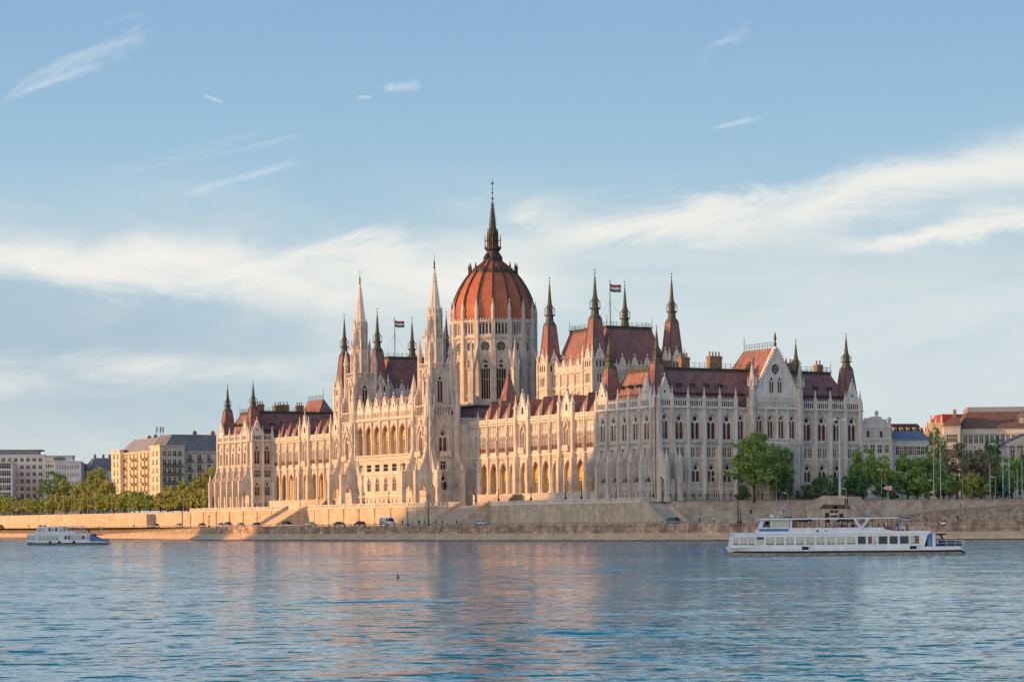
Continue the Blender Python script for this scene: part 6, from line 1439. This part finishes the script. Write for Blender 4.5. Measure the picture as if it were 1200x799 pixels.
# ---- boats
BW = mat('white_boat_paint', (.80, .82, .84), .4, .12, .8, streak=.06, coord='obj'); BB = mat('blue_boat_paint', (.07, .20, .42), .45, .1, .6, coord='obj'); BCR = mat('cream_hull_paint', (.52, .46, .36), .5, .2, .8, coord='obj', rgb2=(.34, .27, .2)); BDK = mat('black_rubbing_strake', (.02,.022,.025), .7, .2, 2, coord='obj'); BG = mat('boat_window_glass', (.025,.03,.04), .15, .1, 1, spec=.3, coord='obj')
CURT = mat('cream_window_curtain', (.62, .58, .44), .7, .2, 1.5, coord='obj'); WOODM = mat('varnished_door', (.25, .10, .04), .5, .1, 1, coord='obj'); TARP = mat('blue_tarpaulin', (.04, .07, .16), .8, .1, 1, coord='obj')
def hull(Lh, W, fb, secs, parent):
    """bow at x=0"""
    n = 7; rows = []
    for x, hw, zt in secs:
        rows.append([(x+.9*(1-k/(n-1))*(1 if x < 2 else 0)*(1-x/2 if x < 2 else 0), s_*hw*(.82+.18*min(1, k/3)), -.35+(zt+.35)*k/(n-1)) for s_ in (-1,) for k in range(n)])
    for nm, k0, k1, mt in (('hull', 0, n-1, [BCR, BW, BDK]),):
        m = MB()
        for s_ in (1, -1):
            vs = [(x, y*s_, z) for r_ in rows for x, y, z in r_]; fs = []; mi = []
            for i in range(len(rows)-1):
                for k in range(n-1): m.add([vs[i*n+k], vs[(i+1)*n+k], vs[(i+1)*n+k+1], vs[i*n+k+1]], [(0,1,2,3)], 0 if k < 3 else 1)
        r = rows[-1]; m.add([p for p in r]+[(x,-y,z) for x,y,z in reversed(r)], [tuple(range(2*n))], 1); r = rows[0]; m.add([p for p in r]+[(x,-y,z) for x,y,z in reversed(r)], [tuple(range(2*n))], 1)
        top = [r_[-1] for r_ in rows]; m.add([p for p in top]+[(x,-y,z) for x,y,z in reversed(top)], [tuple(range(2*len(top)))], 1)
        m.build(nm, mt, parent)
    m = MB()
    for s_ in (1, -1):
        for a, b_ in zip(rows, rows[1:]):
            pa, pb = a[3], b_[3]; pa2, pb2 = a[4], b_[4]; e = -.07
            m.hexa([(pa[0],s_*pa[1],pa[2]+.02),(pb[0],s_*pb[1],pb[2]+.02),(pb[0],s_*(pb[1]+e),pb[2]+.02),(pa[0],s_*(pa[1]+e),pa[2]+.02)], [(pa[0],s_*pa[1],pa[2]+.26),(pb[0],s_*pb[1],pb[2]+.26),(pb[0],s_*(pb[1]+e),pb[2]+.26),(pa[0],s_*(pa[1]+e),pa[2]+.26)])
    m.build('rubbing_strake', BDK, parent)
def cabin_windows(o, x0s, z0, z1, hw, fr=.07):
    for x0, x1, k in x0s:
        m = MB(); ys = -hw-.02
        for s_ in (-1, 1):
            y = s_*(hw+.015); m.k = {'c': 1, 'g': 0, 'o': 0, 'd': 2}[k]
            m.add([(x0,y,z0),(x1,y,z0),(x1,y,z1),(x0,y,z1)], [(0,1,2,3)])
            if k == 'c': m.k = 0; m.add([(x0,y+s_*.004,z0),(x1,y+s_*.004,z0),(x1,y+s_*.004,z0+(z1-z0)*.13),(x0,y+s_*.004,z0+(z1-z0)*.13)], [(0,1,2,3)])
            m.k = 3
            for a, b_, c, d in ((x0-fr,x0,z0,z1),(x1,x1+fr,z0,z1),(x0-fr,x1+fr,z1,z1+fr),(x0-fr,x1+fr,z0-fr,z0)): m.box(a, b_, y-.03, y+.03, c, d)
            if k == 'c': m.box((x0+x1)/2-.02, (x0+x1)/2+.02, y-.03, y+.03, z0, z1)
        m.build('door' if k == 'd' else 'window', [BG, CURT, WOODM, BW], o)
def rails(o, pts, h, name='railing', mt=None):
    m = MB()
    for (a, b_) in zip(pts, pts[1:]):
        d = math.dist(a, b_); n = max(1, int(d/.9))
        for zz in (h, h*.6): m.tube((a[0],a[1],a[2]+zz), (b_[0],b_[1],b_[2]+zz), .025, 4)
        for i in range(n+1): t = i/n; x, y, z = [a[q]+(b_[q]-a[q])*t for q in range(3)]; m.tube((x,y,z), (x,y,z+h), .025, 4)
    return m.build(name, mt or BW, o)
def C(xc): return (xc-36)/4/9.2*1.0
def Z(yc): return (240-yc)/4/9.2
Pb = at(849.5, 650, 304.5); Pb2 = at(1128, 650, 304.5); KX = (Pb2.x-Pb.x)/C(1157)
BOAT = empty('river_boat', T(Pb.x, 304.5, WATER_Z) @ RZ(0), 'long white two-deck river cruise boat with an open canopy deck, its bow to the left', 'boat')
X_ = lambda xc: C(xc)*KX
HB = 2.45
hull(30, 5, 1, [(0, .05, 1.18), (.6, .9, 1.15), (1.6, 1.8, 1.1), (3.5, 2.35, 1.05), (7, 2.55, 1.0), (22, 2.55, 1.0), (27.5, 2.45, 1.0), (X_(1130), 2.3, 1.05), (X_(1157), 1.7, .5)], BOAT)
m = MB(); m.prism([(X_(55), 1.0), (X_(960), 1.0), (X_(975), Z(150)), (X_(985), Z(140)), (X_(75), Z(140)), (X_(68), Z(150))], -HB, HB); m.build('saloon', BW, BOAT)
m = MB(); m.prism([(X_(66), Z(140)), (X_(990), Z(142)), (X_(990), Z(136)), (X_(66), Z(133))], -HB-.1, HB+.1); m.build('saloon_roof', BW, BOAT)
cabin_windows(BOAT, [(X_(a), X_(b_), k) for a, b_, k in ((66, 92, 'c'), (99, 131, 'c'), (138, 164, 'c'), (176, 210, 'g'), (220, 257, 'c'), (267, 304, 'c'), (314, 351, 'c'), (360, 397, 'c'), (407, 445, 'c'), (455, 493, 'c'), (504, 542, 'c'), (551, 588, 'c'), (599, 638, 'c'), (649, 686, 'g'), (697, 716, 'd'), (722, 735, 'c'), (746, 788, 'g'), (797, 836, 'g'), (846, 887, 'g'), (897, 915, 'c'), (917, 936, 'd'))], Z(188), Z(152), HB)
m = MB(); m.box(X_(175), X_(212), -HB-.03, HB+.03, Z(190), Z(163)); m.build('gangway_panel', CURT, BOAT)
m = MB(); m.prism([(X_(185), Z(138)), (X_(985), Z(137)), (X_(985), Z(129)), (X_(830), Z(129)), (X_(785), Z(123)), (X_(765), Z(111)), (X_(330), Z(111)), (X_(325), Z(116)), (X_(195), Z(116))], -HB+.02, -HB+.12); m.prism([(X_(185), Z(138)), (X_(985), Z(137)), (X_(985), Z(129)), (X_(830), Z(129)), (X_(785), Z(123)), (X_(765), Z(111)), (X_(330), Z(111)), (X_(325), Z(116)), (X_(195), Z(116))], HB-.12, HB-.02); m.box(X_(185), X_(195), -HB+.1, HB-.1, Z(137), Z(116)); m.build('upper_bulwark', BW, BOAT)
m = MB(); m.box(X_(188), X_(326), -HB-.02, HB+.02, Z(126), Z(114)); m.build('blue_panel', BB, BOAT)
wh = link('wheelhouse', None, BOAT); m = MB(); m.prism([(X_(196), Z(114)), (X_(330), Z(114)), (X_(330), Z(72)), (X_(212), Z(72))], -1.9, 1.9); m.build('wheelhouse_wall', BW, wh)
m = MB()
for s_ in (-1, 1):
    y = s_*1.93
    for a, b_, c, d, k in ((204, 214, 218, 240, 0), (222, 222, 242, 242, 0), (248, 248, 290, 290, 1), (293, 293, 326, 326, 1)): m.add([(X_(a),y,Z(107)),(X_(c if k == 0 and a == 204 else d),y,Z(107)),(X_(d),y,Z(78)),(X_(b_),y,Z(78))], [(0,1,2,3)], k)
m.build('window', [BG, CURT], wh)
m = MB(); m.box(X_(333), X_(345), -1.9, 1.9, Z(138), Z(72)); m.box(X_(348), X_(372), -1.6, 1.6, Z(120), Z(76), 1); m.build('companionway', [BW, WOODM], BOAT)
m = MB(); m.prism([(X_(192), Z(73)), (X_(835), Z(70)), (X_(845), Z(67)), (X_(835), Z(65)), (X_(215), Z(66)), (X_(192), Z(70))], -2.35, 2.35); m.build('canopy', BW, BOAT)
m = MB()
for xc in (330, 400, 470, 540, 600, 720, 790, 835):
    for s_ in (-1, 1): m.tube((X_(xc), s_*2.2, Z(130)), (X_(xc), s_*2.2, Z(70)), .035, 5)
m.build('canopy_posts', BDK, BOAT)
m = MB()
for s_ in (-1, 1):
    for a, b_ in ((632, 664), (697, 664)): m.tube((X_(a), s_*2.42, Z(72)), (X_(b_), s_*2.5, Z(116)), .09, 6); m.tube((X_(a)+.16, s_*2.47, Z(72)), (X_(b_)+.16, s_*2.54, Z(118)), .05, 6)
m.build('strut', [BW], BOAT)
m = MB(); m.tube((X_(258), 0, Z(66)), (X_(255), 0, Z(44)), .07, 5); m.box(X_(250), X_(268), -.5, .5, Z(56), Z(52)); m.box(X_(248), X_(252), -.1, .1, Z(58), Z(46)); m.tube((X_(284), 0, Z(66)), (X_(300), 0, Z(22)), .04, 5); m.tube((X_(262), .3, Z(66)), (X_(264), .3, Z(40)), .03, 4); m.build('radar_mast', BW, BOAT)
def small_flag(parent, P, w_, h_, mats, name='flag'):
    me = flag_mesh(w_, h_, mats); return link(name, me, parent, T(*P))
small_flag(BOAT, (X_(303), 0, Z(12)), .42, .3, [BB, BB, BB])['label'] = 'small plain blue pennant'
m = MB(); m.tube((X_(1036), 0, Z(140)), (X_(1045), 0, Z(68)), .035, 5); m.build('flagstaff', BDK, BOAT); o = small_flag(BOAT, (X_(1045), 0, Z(68)), 1.05, .72, [FR, FWH, FG]); o['label'] = 'red, white and green striped flag at the stern'
m = MB(); m.box(X_(976), X_(1000), -2.2, 2.2, 1.0, Z(140)); m.build('stern_cabin', BB, BOAT); m = MB(); m.box(X_(1000), X_(1014), -2.2, 2.2, 1.0, Z(138)); m.build('stern_bulkhead', BW, BOAT)
m = MB(); m.prism([(X_(1005), Z(142)), (X_(1065), Z(142)), (X_(1078), Z(147)), (X_(1048), Z(150)), (X_(1058), Z(168)), (X_(1050), Z(168)), (X_(1038), Z(150)), (X_(1005), Z(148))], -1.6, -1.4); m.build('davit', BDK, BOAT)
m = MB(); m.prism([(X_(1042), 1.0), (X_(1136), 1.0), (X_(1136), Z(182)), (X_(1110), Z(175)), (X_(1066), Z(172)), (X_(1048), Z(182))], -1.9, 1.9); m.build('tarpaulin', TARP, BOAT)
for a, b_ in ((381, 424), (886, 929)):
    m = MB(); m.box(X_(a), X_(b_), -2.64, -2.5, Z(219), Z(191)); m.box(X_(a+6), X_(b_-6), -2.67, -2.63, Z(213), Z(198), 1); m.build('fender_box', [BW, BDK], BOAT)
m = MB()
for xc in (): m.M = T(X_(xc), -2.62, Z(206)) @ Matrix.Rotation(R(90), 4, 'X'); m.lathe([(.16, -.08), (.3, -.08), (.33, 0), (.3, .08), (.16, .08)], 12)
# emblem and lettering-sized marks on the bulwark
m = MB(); y = -HB+.0; m.add([(X_(452), y, Z(122)), (X_(464), y, Z(119)), (X_(470), y, Z(126)), (X_(462), y, Z(133)), (X_(455), y, Z(128))], [(0,1,2,3,4)]); 
for k in range(4): m.box(X_(492)+k*.12, X_(492)+k*.12+.08, y-.01, y+.02, Z(128), Z(123))
m.build('hull_emblem', BB, BOAT)
rails(BOAT, [(X_(985), -2.2, 1.0), (X_(1150), -1.9, 1.0)], .8); rails(BOAT, [(X_(830), -2.3, Z(129)), (X_(985), -2.3, Z(129))], .55)
m = MB()
for i in range(7):
    for yy in (-1.4, 1.0): x = X_(440+i*50); m.box(x-.3, x+.3, yy-.5, yy+.5, Z(138)+.0, Z(138)+.45); m.box(x+.2, x+.3, yy-.5, yy+.5, Z(138)+.45, Z(138)+.85)
m.build('deck_benches', WOODM, BOAT)
bench_z = Z(138)
for k, (xc, top, lb) in enumerate(((505, 'black', 'leftmost seated passenger in black under the boat canopy'), (560, 'grey', 'seated passenger in grey under the boat canopy, right of the leftmost one'), (575, 'black', 'seated passenger in black in the middle of the canopy deck'), (590, 'red', 'seated passenger in red under the boat canopy'), (603, 'blue', 'seated passenger in blue under the boat canopy'), (630, 'black', 'seated passenger in black just left of the V-shaped strut'), (752, 'grey', 'seated passenger in grey at the right end of the canopy'), (778, 'black', 'seated passenger in black on the open stern deck'), (797, 'pink', 'seated passenger in pink on the open stern deck'), (838, 'blue', 'seated passenger in blue near the stern rail'))):
    P = BOAT.matrix_basis @ Vector((X_(xc), -1.85, bench_z+.12)); person(P, rnd.choice((-90, 90, 0)), 'sit', top, 'jeans', lb, .98)
for xc, top, lb in ((866, 'white', 'standing passenger in white on the open stern deck'), (888, 'black', 'standing passenger in black, rightmost on the open stern deck')):
    P = BOAT.matrix_basis @ Vector((X_(xc), -1.5, bench_z-.25)); person(P, 20, 'stand', top, 'jeans', lb, .8)
# the smaller boat upstream
Pa = at(29.5, 638.5, 578); Pz = at(128, 638.5, 578); LB = Pz.x-Pa.x; q = lambda xc: (xc-270)/(1180-270)*LB; zz = lambda yc: (447-yc)/9.23*578/2800
SB = empty('passenger_boat', T(Pa.x, 578, WATER_Z) @ RZ(0), 'smaller white two-deck passenger boat with a blue stern, near the left edge', 'boat')
hull(20, 4, 1, [(0, .05, 1.05), (.5, .9, 1.0), (1.4, 1.7, .95), (3, 2.1, .9), (6, 2.3, .85), (14, 2.3, .85), (18, 2.2, .85), (LB-.3, 2.0, .7), (LB, 1.7, .3)], SB)
m = MB(); m.prism([(q(290), .8), (q(985), .8), (q(985), zz(335)), (q(310), zz(335))], -2.15, 2.15); m.build('saloon', BW, SB)
m = MB(); m.prism([(q(300), zz(335)), (q(1000), zz(335)), (q(1000), zz(325)), (q(310), zz(325))], -2.25, 2.25); m.build('saloon_roof', BW, SB)
cabin_windows(SB, [(q(a), q(b_), k) for a, b_, k in ((305, 345, 'c'), (355, 395, 'c'), (425, 465, 'c'), (472, 512, 'c'), (520, 560, 'c'), (568, 608, 'c'), (615, 650, 'c'), (712, 738, 'g'), (750, 775, 'g'), (785, 815, 'c'), (825, 855, 'c'), (862, 892, 'c'), (900, 930, 'g'), (940, 980, 'c'))], zz(388), zz(348), 2.15, .05)
m = MB(); m.prism([(q(370), zz(325)), (q(840), zz(325)), (q(815), zz(300)), (q(400), zz(302)), (q(385), zz(312))], -2.1, 2.1); m.build('upper_bulwark', BW, SB)
m = MB(); m.prism([(q(405), zz(302)), (q(700), zz(302)), (q(700), zz(252)), (q(420), zz(252))], -1.9, 1.9); m.build('upper_saloon', BW, SB)
cabin_windows(SB, [(q(a), q(b_), k) for a, b_, k in ((425, 460, 'c'), (470, 495, 'c'), (537, 565, 'g'), (575, 600, 'c'), (610, 635, 'g'), (655, 695, 'c'))], zz(298), zz(262), 1.9, .05)
m = MB(); m.box(q(400), q(898), -2.1, 2.1, zz(250), zz(243)); m.build('canopy', BW, SB)
m = MB()
for xc in (730, 780, 830, 885):
    for s_ in (-1, 1): m.tube((q(xc), s_*2.0, zz(325)), (q(xc), s_*2.0, zz(246)), .05, 5)
m.tube((q(725), -2.1, zz(246)), (q(742), -2.12, zz(305)), .08, 5); m.tube((q(765), -2.1, zz(246)), (q(742), -2.12, zz(305)), .08, 5); m.build('canopy_posts', BW, SB)
m = MB(); m.tube((q(500), 0, zz(243)), (q(503), 0, zz(205)), .05, 5); m.box(q(422), q(450), -.4, .4, zz(243), zz(230)); m.box(q(468), q(490), -.4, .4, zz(243), zz(232)); m.build('radar_mast', BDK, SB)
m = MB(); m.box(q(985), q(1020), -2.0, 2.0, .8, zz(330)); m.prism([(q(1020), .8), (q(1170), .8), (q(1165), zz(395)), (q(1090), zz(385)), (q(1020), zz(350))], -1.9, 1.9); m.build('stern_housing', BB, SB)
m = MB(); m.prism([(q(1015), zz(345)), (q(1125), zz(345)), (q(1125), zz(338)), (q(1015), zz(330))], -1.4, 1.4); m.tube((q(1080), 0, zz(340)), (q(1068), 0, zz(262)), .04, 4); m.build('davit', BDK, SB); small_flag(SB, (q(1068), 0, zz(246)), 1.0, .5, [FR, FWH, FG])['label'] = 'red, white and green striped flag at the stern'
for a in (560, 657, 815): m = MB(); m.box(q(a-12), q(a+12), -2.42, -2.28, zz(428), zz(402)); m.build('fender_box', BDK, SB)
rails(SB, [(q(840), -2.1, zz(325)), (q(1000), -2.1, zz(325))], .7)
for xc, top, lb in ((885, 'blue', 'leftmost standing passenger in blue on the small boat'), (915, 'white', 'standing passenger in white on the small boat stern deck'), (938, 'grey', 'standing passenger in grey on the small boat stern deck'), (965, 'black', 'standing passenger in black on the small boat stern deck'), (985, 'blue', 'rightmost standing passenger in blue on the small boat')):
    P = SB.matrix_basis @ Vector((q(xc), -1.4, zz(330)-.1)); person(P, rnd.uniform(-50, 50), 'stand', top, 'jeans', lb, .85)
# duck on the water
P = at(466, 677, 4.3*2800/(677-614.5)); o = empty('duck', T(P.x, P.y, WATER_Z) @ RZ(110) @ S(.75, .75, .9), 'single dark duck floating on the open water below the central block', 'duck')
m = MB(); m.M = Matrix.Rotation(R(90), 4, 'Y'); m.lathe([(.02,-.3),(.09,-.22),(.14,-.05),(.13,.1),(.07,.22),(.01,.3)], 10, cy=0, cx=-.06); m.M = Matrix.Identity(4); m.tube((.2,0,.1), (.26,0,.32), .045, 8, .035); m.M = T(.28,0,.34); m.lathe([(.01,-.06),(.05,-.03),(.06,0),(.05,.03),(.01,.06)], 8); m.M = Matrix.Identity(4); m.tube((.32,0,.34), (.42,0,.32), .022, 6, .012); m.tube((-.28,0,.1), (-.4,0,.18), .05, 6, .01)
m.build('body', mat('dark_feathers', (.035,.03,.025), .8, .2, 5, coord='obj'), o, smooth=True)
# ================================================================== light, sky, camera
SUN_EL, SUN_DIR = 9.0, Vector((-.985, -.17, 0)).normalized()
sun = bpy.data.lights.new('sun', 'SUN'); so = bpy.data.objects.new('sun', sun); col.objects.link(so)
sun.energy = 5.0; sun.angle = R(.7); sun.color = (1.0, .50, .165)
d = Vector((SUN_DIR.x*math.cos(R(SUN_EL)), SUN_DIR.y*math.cos(R(SUN_EL)), math.sin(R(SUN_EL))))
so.rotation_euler = d.to_track_quat('Z', 'Y').to_euler()
w = bpy.data.worlds.new('World'); scene.world = w; w.use_nodes = True; nt = w.node_tree; nt.nodes.clear(); N = nt.nodes.new; L = nt.links.new
wo = N('ShaderNodeOutputWorld'); bg = N('ShaderNodeBackground'); L(bg.outputs[0], wo.inputs[0]); bg.inputs[1].default_value = .11
sky = N('ShaderNodeTexSky'); sky.sky_type = 'NISHITA'; sky.sun_disc = False; sky.sun_elevation = R(SUN_EL)
sky.sun_rotation = math.atan2(SUN_DIR.x, SUN_DIR.y); sky.air_density = 1; sky.dust_density = .6; sky.ozone_density = 2
K = 1/.11
tc = N('ShaderNodeTexCoord'); nv = N('ShaderNodeVectorMath'); nv.operation = 'NORMALIZE'; L(tc.outputs['Generated'], nv.inputs[0]); sx = N('ShaderNodeSeparateXYZ'); L(nv.outputs[0], sx.inputs[0])
yc = mth('MAXIMUM', mth('ABSOLUTE', sx.outputs[1]), .12)
U = mth('DIVIDE', sx.outputs[0], yc); V = mth('DIVIDE', sx.outputs[2], yc)      # tangents of azimuth and elevation
el = sx.outputs[2]
cr = N('ShaderNodeValToRGB'); L(mth('MULTIPLY', mth('MAXIMUM', el, 0), 1.0), cr.inputs[0])
def lin(c): return tuple(((x/255)/12.92 if x/255 <= .04045 else ((x/255+.055)/1.055)**2.4) for x in c)+(1,)
E_ = cr.color_ramp.elements
stops = [(0, (192, 207, 214)), (.035, (193, 209, 214)), (.09, (180, 205, 216)), (.15, (158, 193, 217)), (.215, (138, 175, 211)), (.33, (62, 134, 188)), (.6, (26, 92, 150)), (1, (40, 78, 135))]
E_[0].position, E_[0].color = stops[0][0], lin(stops[0][1]); E_[1].position, E_[1].color = stops[-1][0], lin(stops[-1][1])
for ps, c in stops[1:-1]: e = E_.new(ps); e.color = lin(c)
sc_ = N('ShaderNodeVectorMath'); sc_.operation = 'SCALE'; L(cr.outputs[0], sc_.inputs[0]); sc_.inputs['Scale'].default_value = K
mix = N('ShaderNodeMix'); mix.data_type = 'RGBA'; mix.inputs[0].default_value = .9; L(sky.outputs[0], mix.inputs[6]); L(sc_.outputs[0], mix.inputs[7])
cur = mix.outputs[2]
def noise(su, sv, rot=0, det=5, rough=.6, dist=0, ou=0):
    c = N('ShaderNodeCombineXYZ'); L(U, c.inputs[0]); L(V, c.inputs[1]); mp = N('ShaderNodeMapping'); mp.vector_type = 'TEXTURE' if False else 'POINT'
    r1 = N('ShaderNodeVectorRotate'); r1.rotation_type = 'Z_AXIS'; r1.inputs['Angle'].default_value = R(rot); L(c.outputs[0], r1.inputs[0])
    L(r1.outputs[0], mp.inputs[0]); mp.inputs['Scale'].default_value = (su, sv, 1); mp.inputs['Location'].default_value = (ou, 0, 0)
    q = N('ShaderNodeTexNoise'); q.inputs['Scale'].default_value = 1; q.inputs['Detail'].default_value = det; q.inputs['Roughness'].default_value = rough; q.inputs['Distortion'].default_value = dist; L(mp.outputs[0], q.inputs[0]); return q.outputs['Fac']
def smooth(x, lo, hi, a=0., b=1.):
    q = N('ShaderNodeMapRange'); q.interpolation_type = 'SMOOTHSTEP'; q.inputs[1].default_value = lo; q.inputs[2].default_value = hi; q.inputs[3].default_value = a; q.inputs[4].default_value = b; L(x, q.inputs[0]); return q.outputs[0]
WARP = noise(11, 30, -6, 7, .68, .8)
def band(p0, p1, w0, w1, soft, rot, su, sv, lo, hi, warp=.012, ou=0):
    """a streak of cirrus between two directions; w0, w1 its half widths, in photo pixels at the sky's scale"""
    f = 1/2800
    u0, v0, u1, v1 = (p0[0]-600)*f, (613.5-p0[1])*f, (p1[0]-600)*f, (613.5-p1[1])*f
    dx, dy = u1-u0, v1-v0; LL = math.hypot(dx, dy); dx /= LL; dy /= LL
    du = mth('SUBTRACT', U, u0); dv = mth('SUBTRACT', V, v0)
    s_ = mth('ADD', mth('MULTIPLY', du, dx), mth('MULTIPLY', dv, dy)); t_ = mth('SUBTRACT', mth('MULTIPLY', dv, dx), mth('MULTIPLY', du, dy))
    t_ = mth('ADD', t_, mth('MULTIPLY', mth('SUBTRACT', WARP, .5), warp*2))
    ww = smooth(s_, 0, LL, w0*f, w1*f); q = mth('DIVIDE', mth('ABSOLUTE', t_), ww)
    m1 = smooth(q, 0, 1.1, 1, 0)
    ends = mth('MULTIPLY', smooth(s_, -soft*f, soft*f), smooth(mth('SUBTRACT', LL, s_), -soft*f, soft*f))
    return mth('MULTIPLY', mth('MULTIPLY', m1, ends), smooth(noise(su, sv, rot, 6, .62, .6, ou), lo, hi))
def over(cur, fac, colr, k=1.):
    mx = N('ShaderNodeMix'); mx.data_type = 'RGBA'; L(mth('MULTIPLY', fac, k), mx.inputs[0]); L(cur, mx.inputs[6]); c = lin(colr); mx.inputs[7].default_value = (c[0]*K, c[1]*K, c[2]*K, 1); return mx.outputs[2]
CW = (240, 236, 228)
# broad veils, then the separate streaks
cur = over(cur, mth('MULTIPLY', smooth(V, -.01, .05), mth('MULTIPLY', smooth(V, .10, .16, 1, 0), smooth(noise(5, 22, 3, 5, .6, .6), .36, .68))), (220, 223, 220), .8)
cur = over(cur, mth('MULTIPLY', smooth(V, .015, .06), mth('MULTIPLY', smooth(V, .085, .12, 1, 0), smooth(U, -.02, -.2, 0, 1))), (150, 175, 198), .5)
cur = over(cur, mth('MULTIPLY', mth('MULTIPLY', smooth(V, -.02, .03), smooth(V, .085, .14, 1, 0)), mth('MULTIPLY', smooth(U, -.10, .02), smooth(noise(4, 20, -5, 5, .6, .6, 3), .25, .6))), (210, 218, 220), .8)
for a in (((-60, 292), (640, 335), 30, 66, 60, 3, 5, 30, .26, .54, .018), ((330, 300), (640, 262), 16, 46, 60, -8, 16, 46, .40, .62, .016), ((655, 284), (1330, 182), 24, 56, 50, -9, 5, 30, .20, .50, .016), ((1010, 284), (1300, 248), 12, 30, 60, -7, 8, 34, .28, .58, .014), ((-120, 438), (360, 428), 44, 22, 120, 2, 6, 26, .28, .62, .012)):
    cur = over(cur, band(*a), CW, .86)
for a in (((-10, 112), (170, 34), 12, 22, 20, -26, 12, 60, .42, .62, .010), ((20, 106), (118, 74), 5, 7, 14, -20, 20, 80, .34, .56, .003), ((150, 196), (345, 150), 8, 12, 30, -13, 12, 70, .42, .62, .006), ((225, 226), (350, 188), 6, 8, 20, -18, 12, 70, .40, .6, .005),
          ((455, 104), (494, 100), 6, 9, 6, 0, 60, 110, .36, .52, .003), ((424, 113), (438, 113), 3, 3, 3, 0, 60, 100, .2, .5, 0), ((843, 152), (892, 141), 3, 5, 8, -12, 40, 90, .3, .5, .002), ((244, 110), (264, 117), 3, 3, 4, 20, 60, 60, .2, .5, 0), ((830, 70), (880, 40), 12, 14, 14, -30, 40, 60, .45, .7, .01), ((700, 232), (900, 200), 10, 14, 40, -10, 12, 60, .42, .66, .01)):
    cur = over(cur, band(*a), (228, 233, 237), .36)
# warm fill glow added to the unseen sky behind the viewer, strongest westward
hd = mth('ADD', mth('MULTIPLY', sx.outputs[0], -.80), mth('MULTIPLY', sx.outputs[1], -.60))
fill_glow = mth('MULTIPLY', smooth(hd, .0, .9), smooth(sx.outputs[2], .95, .1)); fill_glow = mth('MULTIPLY', fill_glow, smooth(sx.outputs[1], .25, -.15))
cur = over(cur, mth('MULTIPLY', fill_glow, smooth(sx.outputs[2], -.02, .02)), (250, 234, 216), .85)
brt = N('ShaderNodeVectorMath'); brt.operation = 'SCALE'; L(cur, brt.inputs[0]); L(mth('ADD', mth('MULTIPLY', fill_glow, 1.9), 1.08), brt.inputs['Scale']); cur = brt.outputs[0]
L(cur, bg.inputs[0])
cam = bpy.data.cameras.new('camera'); co = bpy.data.objects.new('camera', cam); col.objects.link(co); scene.camera = co
cam.sensor_width = 36; cam.lens = 84; cam.shift_y = 214/1200; cam.clip_end = 12000; cam.clip_start = .5
co.matrix_world = T(0, 0, 5) @ Matrix.Rotation(R(90), 4, 'X') @ Matrix.Rotation(-.0075, 4, 'Z')
scene.view_settings.view_transform = 'Standard'; scene.view_settings.look = 'None'; scene.view_settings.exposure = 0
scene.render.engine = 'CYCLES'; scene.cycles.max_bounces = 6; scene.cycles.use_denoising = True
